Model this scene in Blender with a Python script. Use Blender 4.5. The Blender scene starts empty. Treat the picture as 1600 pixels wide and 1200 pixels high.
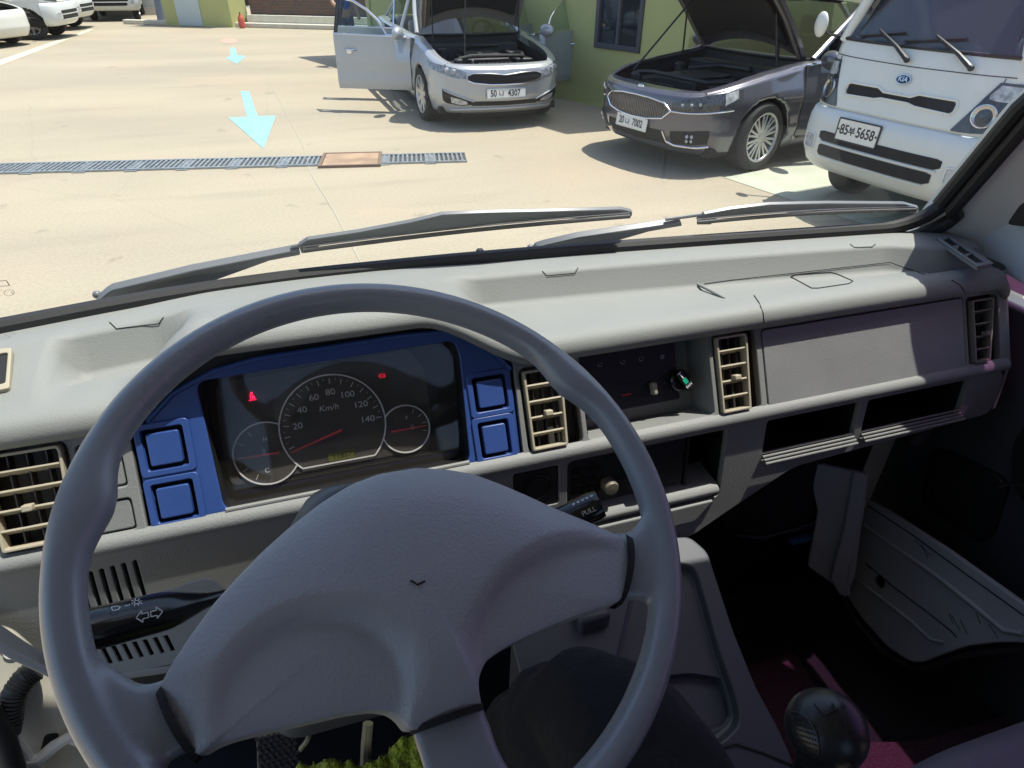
import bpy, bmesh, math, random
from mathutils import Vector, Matrix, noise
R = math.radians
random.seed(7)
scene = bpy.context.scene
col = scene.collection

# ------------------------------------------------------------------ camera
FPX = 1010.0
vx, vy = 3700.0, 620.0
_b = -(158.6 * vx + FPX * FPX) / (.114 * vx + vy)
_a = 158.6 + .114 * _b
AX = Vector((vx, vy, -FPX)).normalized()
AZ = Vector((-_a, -_b, FPX)).normalized()
AZ = (AZ - AX * AX.dot(AZ)).normalized()
AY = AZ.cross(AX)
RC = Matrix((AX, AY, AZ))            # world <- camera
CAM = Vector((0, 0, 1.85))
cd = bpy.data.cameras.new("camera")
cam = bpy.data.objects.new("camera", cd)
col.objects.link(cam)
cam.matrix_world = Matrix.Translation(CAM) @ RC.to_4x4()
cd.sensor_fit = 'HORIZONTAL'; cd.sensor_width = 36.0
cd.lens = 36.0 * FPX / 1600.0
cd.clip_start = 0.02; cd.clip_end = 600
scene.camera = cam

# ------------------------------------------------------------------ light
SUN = Vector((.315, .022, .93)).normalized()
elev = math.asin(SUN.z)
azim = math.atan2(SUN.x, SUN.y)
w = bpy.data.worlds.new("World"); scene.world = w; w.use_nodes = True
nt = w.node_tree; nt.nodes.clear()
sk = nt.nodes.new('ShaderNodeTexSky'); sk.sky_type = 'NISHITA'; sk.sun_disc = False
sk.sun_elevation = elev; sk.sun_rotation = azim; sk.air_density = 1.0; sk.dust_density = 1.6; sk.ozone_density = 1.2
bg = nt.nodes.new('ShaderNodeBackground'); bg.inputs[1].default_value = 0.15
wo = nt.nodes.new('ShaderNodeOutputWorld')
nt.links.new(sk.outputs[0], bg.inputs[0]); nt.links.new(bg.outputs[0], wo.inputs[0])
sd = bpy.data.lights.new("sun", 'SUN'); sd.energy = 4.2; sd.angle = R(.55); sd.color = (1, .955, .87)
so = bpy.data.objects.new("sun", sd); col.objects.link(so)
so.rotation_euler = (-SUN).to_track_quat('-Z', 'Y').to_euler()
so.location = SUN * 40
scene.view_settings.view_transform = 'Standard'
scene.view_settings.look = 'None'
scene.view_settings.exposure = 0.78
scene.view_settings.gamma = 1
scene.cycles.max_bounces = 12; scene.cycles.diffuse_bounces = 8
scene.cycles.transparent_max_bounces = 16
scene.cycles.use_denoising = True
scene.cycles.caustics_reflective = False

# ------------------------------------------------------------------ pixel <-> world
def ray(u, v):
    return (RC @ Vector((u - 800, 600 - v, -FPX))) / FPX
def on(u, v, p0, n):
    d = ray(u, v); p0 = Vector(p0); n = Vector(n)
    return CAM + d * ((p0 - CAM).dot(n) / d.dot(n))
def gz(u, v, z=0.0):
    return on(u, v, (0, 0, z), (0, 0, 1))
def at(u, v, dep):
    return CAM + ray(u, v) * dep
def pix(P):
    c = RC.transposed() @ (Vector(P) - CAM)
    return 800 + FPX * c.x / -c.z, 600 - FPX * c.y / -c.z

# ------------------------------------------------------------------ materials
def mat(name, c, rough=.6, metal=0, bump=None, var=None, spec=.5, coat=0, sheen=0, trans=0, emit=None, alpha=None, mottle=None):
    m = bpy.data.materials.new(name); m.use_nodes = True
    nt = m.node_tree; N = nt.nodes; L = nt.links
    b = N['Principled BSDF']
    b.inputs['Base Color'].default_value = (*c, 1)
    b.inputs['Roughness'].default_value = rough
    b.inputs['Metallic'].default_value = metal
    b.inputs['Specular IOR Level'].default_value = spec
    b.inputs['Coat Weight'].default_value = coat
    b.inputs['Coat Roughness'].default_value = .05
    b.inputs['Sheen Weight'].default_value = sheen
    b.inputs['Transmission Weight'].default_value = trans
    tc = N.new('ShaderNodeTexCoord')
    if var:      # (scale, amount, detail)
        n = N.new('ShaderNodeTexNoise'); n.inputs['Scale'].default_value = var[0]; n.inputs['Detail'].default_value = 6
        L.new(tc.outputs['Object'], n.inputs['Vector'])
        r = N.new('ShaderNodeMapRange'); r.inputs[1].default_value = .3; r.inputs[2].default_value = .7
        r.inputs[3].default_value = 1 - var[1]; r.inputs[4].default_value = 1 + var[1]
        L.new(n.outputs[0], r.inputs[0])
        mx = N.new('ShaderNodeVectorMath'); mx.operation = 'SCALE'
        mx.inputs[0].default_value = c
        L.new(r.outputs[0], mx.inputs['Scale']); L.new(mx.outputs[0], b.inputs['Base Color'])
        r2 = N.new('ShaderNodeMapRange'); r2.inputs[1].default_value = .3; r2.inputs[2].default_value = .7
        r2.inputs[3].default_value = max(0, rough - .08); r2.inputs[4].default_value = min(1, rough + .08)
        L.new(n.outputs[0], r2.inputs[0]); L.new(r2.outputs[0], b.inputs['Roughness'])
    if bump:     # list of (kind, scale, strength, distance)
        prev = None
        for (k, s, st, d) in bump:
            if k == 'noise':
                n = N.new('ShaderNodeTexNoise'); n.inputs['Scale'].default_value = s; n.inputs['Detail'].default_value = 3
            else:
                n = N.new('ShaderNodeTexVoronoi'); n.inputs['Scale'].default_value = s
            L.new(tc.outputs['Object'], n.inputs['Vector'])
            bp = N.new('ShaderNodeBump'); bp.inputs['Strength'].default_value = st; bp.inputs['Distance'].default_value = d
            L.new(n.outputs[0], bp.inputs['Height'])
            if prev: L.new(prev.outputs[0], bp.inputs['Normal'])
            prev = bp
        L.new(prev.outputs[0], b.inputs['Normal'])
    if emit:
        b.inputs['Emission Color'].default_value = (*emit[0], 1); b.inputs['Emission Strength'].default_value = emit[1]
    return m

def glass(name, tint, refl=1.0, rough=.0, dust=0.0, dustcol=(.85, .82, .75)):
    m = bpy.data.materials.new(name); m.use_nodes = True
    nt = m.node_tree; N = nt.nodes; L = nt.links; N.clear()
    out = N.new('ShaderNodeOutputMaterial')
    t = N.new('ShaderNodeBsdfTransparent'); t.inputs[0].default_value = (*tint, 1)
    g = N.new('ShaderNodeBsdfGlossy'); g.inputs['Roughness'].default_value = rough
    fr = N.new('ShaderNodeFresnel'); ge = N.new('ShaderNodeNewGeometry')
    io = N.new('ShaderNodeMapRange'); io.inputs[3].default_value = 1.5; io.inputs[4].default_value = 1 / 1.5   # thin pane: same both sides
    L.new(ge.outputs['Backfacing'], io.inputs[0]); L.new(io.outputs[0], fr.inputs[0])
    mu = N.new('ShaderNodeMath'); mu.operation = 'MULTIPLY'; mu.inputs[1].default_value = refl
    L.new(fr.outputs[0], mu.inputs[0])
    mx = N.new('ShaderNodeMixShader')
    L.new(mu.outputs[0], mx.inputs[0]); L.new(t.outputs[0], mx.inputs[1]); L.new(g.outputs[0], mx.inputs[2])
    last = mx
    if dust:
        tc = N.new('ShaderNodeTexCoord')
        a = N.new('ShaderNodeTexNoise'); a.inputs['Scale'].default_value = 3.2; a.inputs['Detail'].default_value = 5
        v = N.new('ShaderNodeTexNoise'); v.inputs['Scale'].default_value = 420; v.inputs['Detail'].default_value = 2
        L.new(tc.outputs['Object'], a.inputs[0]); L.new(tc.outputs['Object'], v.inputs[0])
        r1 = N.new('ShaderNodeMapRange'); r1.inputs[1].default_value = .42; r1.inputs[2].default_value = .75
        r2 = N.new('ShaderNodeMapRange'); r2.inputs[1].default_value = .62; r2.inputs[2].default_value = .75
        L.new(a.outputs[0], r1.inputs[0]); L.new(v.outputs[0], r2.inputs[0])
        m1 = N.new('ShaderNodeMath'); m1.operation = 'MULTIPLY'
        L.new(r1.outputs[0], m1.inputs[0]); L.new(r2.outputs[0], m1.inputs[1])
        m2 = N.new('ShaderNodeMath'); m2.operation = 'MULTIPLY_ADD'; m2.inputs[1].default_value = dust; m2.inputs[2].default_value = dust * .42
        L.new(m1.outputs[0], m2.inputs[0])
        d = N.new('ShaderNodeBsdfDiffuse'); d.inputs[0].default_value = (*dustcol, 1)
        mz = N.new('ShaderNodeMixShader')
        L.new(m2.outputs[0], mz.inputs[0]); L.new(mx.outputs[0], mz.inputs[1]); L.new(d.outputs[0], mz.inputs[2])
        last = mz
    L.new(last.outputs[0], out.inputs[0])
    return m

M = {}
M['dash'] = mat('dash_grey_plastic', (.20, .205, .20), .62, bump=[('noise', 520, .55, .0009)], var=(9, .05))
M['dashtop'] = mat('dash_top_plastic', (.22, .23, .22), .66, bump=[('noise', 560, .42, .0009)], var=(6, .05))
M['lid'] = mat('glove_lid_plastic', (.20, .205, .205), .55, bump=[('noise', 620, .5, .0008)], var=(14, .07))
M['seam'] = mat('seam_black', (.012, .012, .013), .8)
M['black'] = mat('black_plastic', (.014, .014, .016), .42, bump=[('noise', 700, .2, .0004)])
M['gloss'] = mat('gloss_black', (.01, .01, .011), .18)
M['rubber'] = mat('rubber', (.018, .018, .019), .55, bump=[('noise', 300, .2, .0006)])
M['blue'] = mat('blue_plastic', (.029, .068, .235), .36, bump=[('noise', 1200, .12, .0003)], var=(10, .06))
M['wheel'] = mat('wheel_grey_vinyl', (.235, .26, .30), .32, spec=.8, bump=[('noise', 500, .12, .0004)], var=(12, .05))
M['pad'] = mat('wheel_pad_grain', (.36, .378, .42), .42, bump=[('voronoi', 480, .4, .0007), ('noise', 600, .3, .0005)], var=(10, .05))
M['vent'] = mat('vent_beige', (.38, .34, .25), .5, bump=[('noise', 900, .15, .0003)])
M['ventdark'] = mat('vent_dark', (.05, .045, .042), .5)
M['steelw'] = mat('painted_metal_white', (.62, .62, .58), .35, coat=.4, var=(5, .06))
M['headliner'] = mat('headliner_cloth', (.40, .40, .39), .9)
M['pillar'] = mat('pillar_trim', (.80, .81, .80), .55, bump=[('noise', 800, .2, .0005)])
M['console'] = mat('console_plastic', (.075, .082, .095), .45, bump=[('noise', 900, .25, .0005)], var=(8, .06))
M['kick'] = mat('kick_panel', (.42, .45, .475), .5, bump=[('noise', 500, .2, .0005)], var=(5, .1))
M['doordark'] = mat('door_trim_dark', (.05, .055, .065), .6, bump=[('noise', 500, .2, .0005)])
M['white'] = mat('marking_white', (.75, .75, .75), .5)
M['greymark'] = mat('marking_grey', (.33, .34, .36), .5)
M['red'] = mat('marking_red', (.5, .02, .03), .5)
M['chrome'] = mat('chrome', (.75, .75, .77), .12, metal=1)
M['silver'] = mat('bright_metal', (.55, .56, .58), .28, metal=1)

# ------------------------------------------------------------------ geometry helpers
def finish(me, smooth=35):
    if smooth:
        for p in me.polygons: p.use_smooth = True
        me.set_sharp_from_angle(angle=R(smooth))

def link(name, me, m=None, parent=None, smooth=35):
    if m is not None and not me.materials: me.materials.append(m)
    finish(me, smooth)
    o = bpy.data.objects.new(name, me); col.objects.link(o)
    if parent is not None:
        o.parent = parent
    return o

def world(o):
    """o's mesh was given in world coordinates: keep it there under its parent"""
    p = o.parent; Mx = Matrix.Identity(4); chain = []
    while p is not None: chain.append(p.matrix_basis.copy()); p = p.parent
    for b in reversed(chain): Mx = Mx @ b
    o.matrix_parent_inverse = Mx.inverted()
    return o

def tag(o, label=None, cat=None, group=None, kind=None):
    if label: o['label'] = label
    if cat: o['category'] = cat
    if group: o['group'] = group
    if kind: o['kind'] = kind
    return o

def thing(name, label, cat, loc=(0, 0, 0), rz=0, group=None, kind=None):
    o = bpy.data.objects.new(name, None); col.objects.link(o)
    o.location = loc; o.rotation_euler = (0, 0, rz); o.empty_display_size = .1
    return tag(o, label, cat, group, kind)

class MB:
    def __init__(s, T=None): s.v = []; s.f = []; s.T = T or Matrix.Identity(4)
    def add(s, vs, fs, T=None):
        T = s.T @ T if T is not None else s.T
        b = len(s.v)
        s.v += [T @ Vector(p) for p in vs]
        s.f += [tuple(i + b for i in f) for f in fs]
    def box(s, a, b, T=None):
        (x0, y0, z0), (x1, y1, z1) = a, b
        s.add([(x0, y0, z0), (x1, y0, z0), (x1, y1, z0), (x0, y1, z0), (x0, y0, z1), (x1, y0, z1), (x1, y1, z1), (x0, y1, z1)],
              [(0, 3, 2, 1), (4, 5, 6, 7), (0, 1, 5, 4), (1, 2, 6, 5), (2, 3, 7, 6), (3, 0, 4, 7)], T)
    def prism(s, poly, h0, h1, T=None):
        n = len(poly)
        s.add([(x, y, h0) for x, y in poly] + [(x, y, h1) for x, y in poly],
              [tuple(reversed(range(n))), tuple(range(n, 2 * n))] + [(i, (i + 1) % n, (i + 1) % n + n, i + n) for i in range(n)], T)
    def grid(s, rows, T=None, close=False, flip=False):
        n = len(rows[0]); vs = [p for r in rows for p in r]; fs = []
        for i in range(len(rows) - 1):
            for j in range(n - 1 + (1 if close else 0)):
                k = (j + 1) % n
                q = (i * n + j, i * n + k, (i + 1) * n + k, (i + 1) * n + j)
                fs.append(q[::-1] if flip else q)
        s.add(vs, fs, T)
    def tube(s, pts, rad, n=10, cap=True, T=None, flat=None):
        pts = [Vector(p) for p in pts]; rows = []
        rads = rad if isinstance(rad, (list, tuple)) else [rad] * len(pts)
        t0 = (pts[1] - pts[0]).normalized()
        up = Vector((0, 0, 1)) if abs(t0.z) < .9 else Vector((1, 0, 0))
        a = t0.cross(up).normalized()
        for i, p in enumerate(pts):
            t = (pts[min(i + 1, len(pts) - 1)] - pts[max(i - 1, 0)]).normalized()
            a = (a - t * a.dot(t)).normalized(); b = t.cross(a)
            rows.append([p + (a * math.cos(2 * math.pi * k / n) + b * math.sin(2 * math.pi * k / n) * (flat or 1)) * rads[i] for k in range(n)])
        s.grid(rows, T, close=True)
        if cap:
            base = len(s.v) - len(rows) * n
            s.f.append(tuple(base + k for k in reversed(range(n)))); s.f.append(tuple(base + (len(rows) - 1) * n + k for k in range(n)))
    def lathe(s, prof, n=24, T=None, cap=True):
        rows = [[(r * math.cos(2 * math.pi * k / n), r * math.sin(2 * math.pi * k / n), z) for k in range(n)] for r, z in prof]
        b0 = len(s.v); s.grid(rows, T, close=True)
        if cap:
            s.f.append(tuple(b0 + k for k in reversed(range(n)))); s.f.append(tuple(b0 + (len(rows) - 1) * n + k for k in range(n)))
    def ball(s, c, r, T=None, nu=20, nv=12):
        r = r if isinstance(r, (list, tuple)) else (r, r, r)
        rows = []
        for i in range(nv + 1):
            th = math.pi * i / nv
            rows.append([(c[0] + r[0] * math.sin(th) * math.cos(2 * math.pi * k / nu), c[1] + r[1] * math.sin(th) * math.sin(2 * math.pi * k / nu), c[2] + r[2] * math.cos(th)) for k in range(nu)])
        s.grid(rows, T, close=True)
    def build(s, name, m, parent=None, smooth=35, bevel=0, seg=2, w=False, weld=False):
        me = bpy.data.meshes.new(name); me.from_pydata([tuple(v) for v in s.v], [], s.f)
        bm = bmesh.new(); bm.from_mesh(me)
        if weld: bmesh.ops.remove_doubles(bm, verts=bm.verts, dist=1e-5)
        bmesh.ops.recalc_face_normals(bm, faces=bm.faces)
        bm.to_mesh(me); bm.free()
        o = link(name, me, m, parent, smooth)
        if bevel:
            b = o.modifiers.new('bevel', 'BEVEL'); b.width = bevel; b.segments = seg; b.limit_method = 'ANGLE'; b.angle_limit = R(40)
            b.harden_normals = False
        if w: world(o)
        return o

def rr(x0, y0, x1, y1, r=.004, n=4):
    if x0 > x1: x0, x1 = x1, x0
    if y0 > y1: y0, y1 = y1, y0
    r = min(r, (x1 - x0) * .49, (y1 - y0) * .49); out = []
    for cx, cy, a0 in ((x1 - r, y0 + r, -90), (x1 - r, y1 - r, 0), (x0 + r, y1 - r, 90), (x0 + r, y0 + r, 180)):
        for k in range(n + 1):
            a = R(a0 + 90 * k / n); out.append((cx + r * math.cos(a), cy + r * math.sin(a)))
    return out

def rpoly(pts, r=.006, n=4):
    """round the corners of a polygon"""
    out = []; k = len(pts)
    for i in range(k):
        a, b, c = Vector(pts[i - 1]), Vector(pts[i]), Vector(pts[(i + 1) % k])
        d1, d2 = (a - b), (c - b); q = min(r, d1.length * .45, d2.length * .45)
        p1, p2 = b + d1.normalized() * q, b + d2.normalized() * q
        for j in range(n + 1):
            t = j / n; out.append(tuple((p1 * (1 - t) + b * t) * (1 - t) + (b * (1 - t) + p2 * t) * t))
    return out

_dg = None
def from_curve(cu):
    o = bpy.data.objects.new('tmp', cu); col.objects.link(o)
    dg = bpy.context.evaluated_depsgraph_get()
    me = bpy.data.meshes.new_from_object(o.evaluated_get(dg))
    bpy.data.objects.remove(o)
    return me

def plate(name, loops, th, Mx, m, parent=None, bevel=0, top=0.0, w=True, smooth=40, brs=2):
    """flat filled outline with holes in the plane of Mx, its front face at local z = top, th thick behind"""
    cu = bpy.data.curves.new(name, 'CURVE'); cu.dimensions = '2D'; cu.fill_mode = 'BOTH'
    cu.extrude = max(th / 2 - bevel, 0); cu.bevel_depth = bevel; cu.bevel_resolution = brs; cu.offset = -bevel
    for lp in loops:
        sp = cu.splines.new('POLY'); sp.points.add(len(lp) - 1); sp.use_cyclic_u = True
        for p, q in zip(sp.points, lp): p.co = (q[0], q[1], 0, 1)
    me = from_curve(cu); me.name = name
    me.materials.clear()
    me.transform(Mx @ Matrix.Translation((0, 0, top - th / 2)))
    o = link(name, me, m, parent, smooth)
    if w: world(o)
    return o

def text(name, s, size, Mx, m, parent=None, th=.0004, align='CENTER', w=True, sx=1.0, bold=0, shear=0):
    cu = bpy.data.curves.new(name, 'FONT'); cu.body = s; cu.size = size; cu.extrude = th; cu.align_x = align; cu.align_y = 'CENTER'
    cu.offset = bold; cu.shear = shear
    me = from_curve(cu); me.name = name; me.materials.clear()
    me.transform(Mx @ Matrix.Diagonal((sx, 1, 1, 1)))
    o = link(name, me, m, parent, 0)
    if w: world(o)
    return o

def frame(p0, e1, e3):
    e3 = Vector(e3).normalized(); e1 = Vector(e1); e1 = (e1 - e3 * e1.dot(e3)).normalized(); e2 = e3.cross(e1)
    m = Matrix((e1, e2, e3)).transposed().to_4x4(); m.translation = Vector(p0); return m
def loc(Mx, u, v, off=0.0):
    """pixel -> local (x, y) in the plane local z = off of Mx"""
    n = Mx.to_3x3() @ Vector((0, 0, 1)); p = on(u, v, Mx @ Vector((0, 0, off)), n)
    q = Mx.inverted() @ p; return (q.x, q.y)
def L(Mx, pts, off=0.0): return [loc(Mx, u, v, off) for u, v in pts]
def sm(a, b, x):
    t = min(1, max(0, (x - a) / (b - a))); return t * t * (3 - 2 * t)
def lerp_tab(tab, x):
    if x <= tab[0][0]: return tab[0][1]
    for (a, p), (b, q) in zip(tab, tab[1:]):
        if x <= b:
            t = (x - a) / (b - a); return p + (q - p) * t
    return tab[-1][1]
def openbox(mb, x0, y0, x1, y1, z0, z1, T=None):
    """five-sided pocket: open at z1, floor at z0 (local), walls double sided by thickness 0"""
    mb.add([(x0, y0, z0), (x1, y0, z0), (x1, y1, z0), (x0, y1, z0), (x0, y0, z1), (x1, y0, z1), (x1, y1, z1), (x0, y1, z1)],
           [(0, 1, 2, 3), (0, 4, 5, 1), (1, 5, 6, 2), (2, 6, 7, 3), (3, 7, 4, 0)], T)

# ================================================================== THE TRUCK CAB WE SIT IN
# ---- windscreen surface
YG = [(-.60, .77), (-.366, .825), (-.2, .862), (-.04, .877), (.184, .872), (.38, .858), (.687, .826), (.995, .79), (1.2, .755)]
def yg(x):
    h = .06; return (lerp_tab(YG, x - h) + 2 * lerp_tab(YG, x) + lerp_tab(YG, x + h)) / 4
ZB, ZT = 1.478, 2.04
def G(x, h, off=0.0):
    """point of the windscreen: x across, h 0 (base) .. 1 (top)"""
    y = (yg(x) + .012) * (1 - h) + (.535 - .035 * ((x - .25) / .8) ** 2) * h; z = ZB + (ZT - ZB) * h
    return Vector((x, y, z)) + Vector((0, .84, .54)) * off
def gpix(u, v, off=0.0):
    """pixel -> (x, h) on the windscreen"""
    x = .3; d = ray(u, v)
    for _ in range(12):
        a_, b_ = G(x, 0, off), G(x, 1, off); p = on(u, v, a_, (0, b_.z - a_.z, a_.y - b_.y)); x = p.x
    return x, (p.z - G(x, 0, off).z) / (ZT - ZB)

cab = thing('truck_cab', 'grey and white truck cab seen from the driver seat, with windscreen, pillar and footwell', 'truck cab', (.35, 0, .8))

M['screen'] = glass('windscreen_glass', (.95, .97, .955), .75, 0, dust=.075)
pR = [gpix(1600, 150), gpix(1520, 246), gpix(1470, 308), gpix(1442, 338)]
slope = (pR[0][0] - pR[2][0]) / (pR[0][1] - pR[2][1])
def xR(h): return pR[2][0] + slope * (min(h, .45) - pR[2][1]) + .15 * sm(.38, .75, h)  # upper edge bowed outward out of view to let sun onto the dash
def xL(h): return -.60 + .04 * h
rows = []
for i in range(15):
    h = -.02 + 1.04 * i / 14
    rows.append([G(xL(h) - .02 + (xR(h) - xL(h) + .04) * k / 40, h) for k in range(41)])
mb = MB(); mb.grid(rows); mb.build('windscreen', M['screen'], cab, w=True)

# black rubber seal round the glass (inner lip + outer lip)
def seal_path(off, inset=0.0):
    P = []
    n = 60
    r = .075
    hb = .012 + inset
    xs0, xs1 = xL(hb) + inset, xR(hb) - inset
    # left side down, bottom, right side up
    for k in range(14):
        h = 1 - (1 - .1) * k / 13; P.append(G(xL(h) + inset * .6, h, off))
    for k in range(1, 7):
        a = R(90 * k / 6); P.append(G(xs0 + r * (1 - math.cos(R(90) - a) * 1) * 0 + r * (1 - math.cos(a)), hb + .088 * (1 - math.sin(a)), off))
    for k in range(n + 1):
        x = xs0 + r + (xs1 - xs0 - 2 * r) * k / n; P.append(G(x, hb, off))
    for k in range(5, -1, -1):
        a = R(90 * k / 6); P.append(G(xs1 - r * (1 - math.cos(a)), hb + .088 * (1 - math.sin(a)), off))
    for k in range(13, -1, -1):
        h = 1 - (1 - .1) * k / 13; P.append(G(xR(h) - inset * .6, h, off))
    return P
mb = MB(); mb.tube(seal_path(-.006, .0), .0115, 10)
mb.tube([p + Vector((0, -.006, -.004)) for p in seal_path(-.012, -.024)], .012, 10)
mb.build('windscreen_seal', M['rubber'], cab, w=True)

# A pillar trims (inside) + outer painted pillar
def pillar(xf, sgn, name):
    mb = MB(); rows = []
    for k in range(24):
        h = -.10 + 1.15 * k / 23
        p = G(xf(max(h, 0)), h, -.012)
        sec = [(.006, .012, 0), (.03, -.008, 0), (.075, -.04, 0), (.098, -.075, 0), (.108, -.105, 0), (.112, -.075, 0), (.105, .0, 0), (.06, .03, 0), (.006, .03, 0)]
        rows.append([p + Vector((sgn * a, b, c)) for a, b, c in sec])
    mb.grid(rows, close=True); return mb.build(name, M['pillar'], cab, smooth=50, w=True)
pillar(xR, 1, 'pillar_trim'); pillar(xL, -1, 'pillar_trim')

# roof, rear wall with window, front panel, header
mb = MB()
xs_ = [-.70 + 1.92 * k / 24 for k in range(25)]
fr_ = [(x, .565 - .035 * ((x - .25) / .8) ** 2) for x in xs_]
mb.prism([(-.70, -.62), *[] , (1.22, -.62)] + fr_[::-1], 2.07, 2.13)
mb.prism([(x, y - .12) for x, y in fr_] + fr_[::-1], 2.02, 2.07)
mb.box((-.66, -.62, 1.98), (-.60, .50, 2.07))
mb.build('roof', M['steelw'], cab, bevel=.01, w=True)
mb = MB(); mb.prism([(x, y - .16) for x, y in fr_] + [(x, y - .02) for x, y in fr_[::-1]], 2.012, 2.0195); mb.box((-.6, -.6, 2.052), (1.14, .4, 2.066))
mb.build('headliner', M['headliner'], cab, w=True)
mb = MB()
mb.box((-.55, -.68, .8), (1.27, -.62, 1.45)); mb.box((-.55, -.68, 1.45), (-.35, -.62, 2.1)); mb.box((1.07, -.68, 1.45), (1.27, -.62, 2.1)); mb.box((-.35, -.68, 1.9), (1.07, -.62, 2.1))
mb.box((-.56, -.62, .8), (-.48, -.35, 2.07)); mb.box((1.14, -.62, 1.3), (1.22, -.35, 2.07))
mb.build('rear_wall', M['doordark'], cab, w=True)
mb = MB(); mb.box((-.36, -.66, 1.44), (1.08, -.65, 1.91)); mb.build('rear_window', glass('rear_glass', (.8, .82, .86), .8), cab, w=True)
# front body panel below the glass
mb = MB(); rows = []
for k in range(41):
    x = -.68 + 1.93 * k / 40; y = yg(x)
    rows.append([(x, y + .014, 1.462), (x, y + .035, 1.455), (x, y + .05, 1.44), (x, y + .06, 1.2), (x, y + .07, .75), (x, y + .03, .45), (x, y - .0, .45), (x, y + .0, 1.2), (x, y - .002, 1.45)])
mb.grid(rows, close=True); mb.build('front_panel', M['steelw'], cab, w=True)
mb = MB()
mb.box((-.50, -.62, .60), (1.22, .84, .64)); mb.box((-.5, .78, .60), (1.2, .86, 1.42))
mb.build('floor_pan', M['black'], cab, w=True)

# ================================================================== DASHBOARD
TI = R(28)
S28, C28 = math.sin(TI), math.cos(TI)
dash = thing('dashboard', 'grey plastic dashboard running the full width below the windscreen', 'dashboard', (.35, .72, 1.3))
MU = frame((0, .7, 1.5), (1, 0, 0), (0, -C28, S28))           # local (s, -t)
p205 = MU @ Vector((0, -.213, 0))
TL = R(7)
ML = frame(p205, (1, 0, 0), (0, -math.cos(TL), math.sin(TL)))

def bump_(x): return sm(-.235, -.13, x) * (1 - sm(.10, .245, x))
def tray_(x): return sm(-.305, -.282, x) * (1 - sm(-.205, -.150, x)) + sm(.17, .215, x)
def yfas(z): return .7 - (1.5 - z) * math.tan(TI)
rows = []
NX = 190
XE = 1.035
for k in range(NX + 1):
    x = -.47 + (XE + .47) * k / NX
    b = bump_(x); t = tray_(x)
    zl = 1.4255 + .062 * b; yf = yfas(zl)
    endt = 1 - sm(.86, .985, x)
    yw_full = yg(x) - .055
    zt = 1.4555 * (1 - b) + 1.515 * b
    zled = 1.479 + .004 * b
    q_ = 1 - .010 / .02 * (1 - b) * 1.0
    base = [(yf + .012, zl - .004), (yf - .020 * q_, zl), (yf - .0275 * q_, zl + .0035), (yf - .0305 * q_, zl + .0095), (yf - .0285 * q_, zl + .016), (yf - .022 * q_, zl + .0225), (yf - .012 * q_, zl + .0275), (yf + .004, zt + (.0008)), (yf + .02, zt - .0005)]
    # tray floor line and wall
    yfl = yw_full - .016; ywt = yw_full
    if x > .86:
        q = sm(.86, .995, x) ** .8
        yfl = yfl * (1 - q) + (yf + .03) * q; ywt = yfl + .016
    if x < -.2:
        pass
    zno = lambda y: zt + (zled + .0 - zt) * min(1, max(0, (y - yf) / (yw_full - yf)))
    zfl = 1.4395 - .009 * (x < -.1)
    y1 = yf + .05 if yfl > yf + .06 else yf + .022
    for (y, zf) in ((y1, 1.4475 if x > 0 else 1.455), (yfl - .012, zfl), (yfl - .004, zfl + .0014), (yfl + .001, zfl + .006)):
        y = max(y, yf + .021)
        base.append((y, zno(y) * (1 - t) + zf * t))
    for (y, zf) in ((ywt - .004, zled - .006), (ywt, zled - .0015), (ywt + .006, zled)):
        base.append((y, (zno(y) + .003) * (1 - t) + zf * t))
    base += [(yg(x) - .028, zled + .001), (yg(x) - .004, zled - .001), (yg(x) - .002, 1.44)]
    # right end rounds down
    dz = -.02 * sm(1.005, 1.036, x) ** 2
    rows.append([(x, y, z + dz) for y, z in base])
mb = MB(); mb.grid(rows)
mb.build('dash_top', M['dashtop'], dash, smooth=60, w=True, weld=True)

# seams and small lids on the top
def ribbon(mb, pts, wd, nrm=(0, 0, 1), h=.0006):
    pts = [Vector(p) for p in pts]; n = Vector(nrm)
    r0, r1 = [], []
    for i, p in enumerate(pts):
        t = (pts[min(i + 1, len(pts) - 1)] - pts[max(0, i - 1)]).normalized(); s = t.cross(n).normalized() * wd / 2
        r0.append(p + s + n * h); r1.append(p - s + n * h)
    mb.grid([r0, r1])
from mathutils.bvhtree import BVHTree
dtop = [o for o in dash.children if o.name == 'dash_top'][0]
_bv = BVHTree.FromPolygons([tuple(v.co) for v in dtop.data.vertices], [tuple(p.vertices) for p in dtop.data.polygons])
def hit(u, v, off=.0008):
    d = ray(u, v).normalized(); p, n, i, _ = _bv.ray_cast(CAM, d)
    if p is None: return None
    if n.dot(d) > 0: n = -n
    return p + n * off
def drape(mb, pts, wd, dens=6, off=.0008):
    P = []
    for (a, b) in zip(pts, pts[1:]):
        n = max(2, int(math.dist(a, b) / dens))
        for k in range(n): P.append((a[0] + (b[0] - a[0]) * k / n, a[1] + (b[1] - a[1]) * k / n))
    P.append(pts[-1]); H = [h for h in (hit(*p, off) for p in P) if h is not None]
    if len(H) < 2: return
    r0, r1 = [], []
    for i, p in enumerate(H):
        t = (H[min(i + 1, len(H) - 1)] - H[max(0, i - 1)]).normalized(); vdir = (p - CAM).normalized()
        s = t.cross(vdir).normalized() * wd / 2
        r0.append(p + s); r1.append(p - s)
    mb.grid([r0, r1])
mb = MB()
drape(mb, [(1178, 462), (1186, 474), (1192, 490), (1194, 512)], .0014)
drape(mb, [(1486, 438), (1500, 446), (1508, 458), (1510, 466)], .0013)
drape(mb, [(1100, 444), (1150, 437), (1390, 410), (1445, 430)], .0012)
mb.build('top_seam', M['seam'], dash, smooth=0, w=True)
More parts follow.
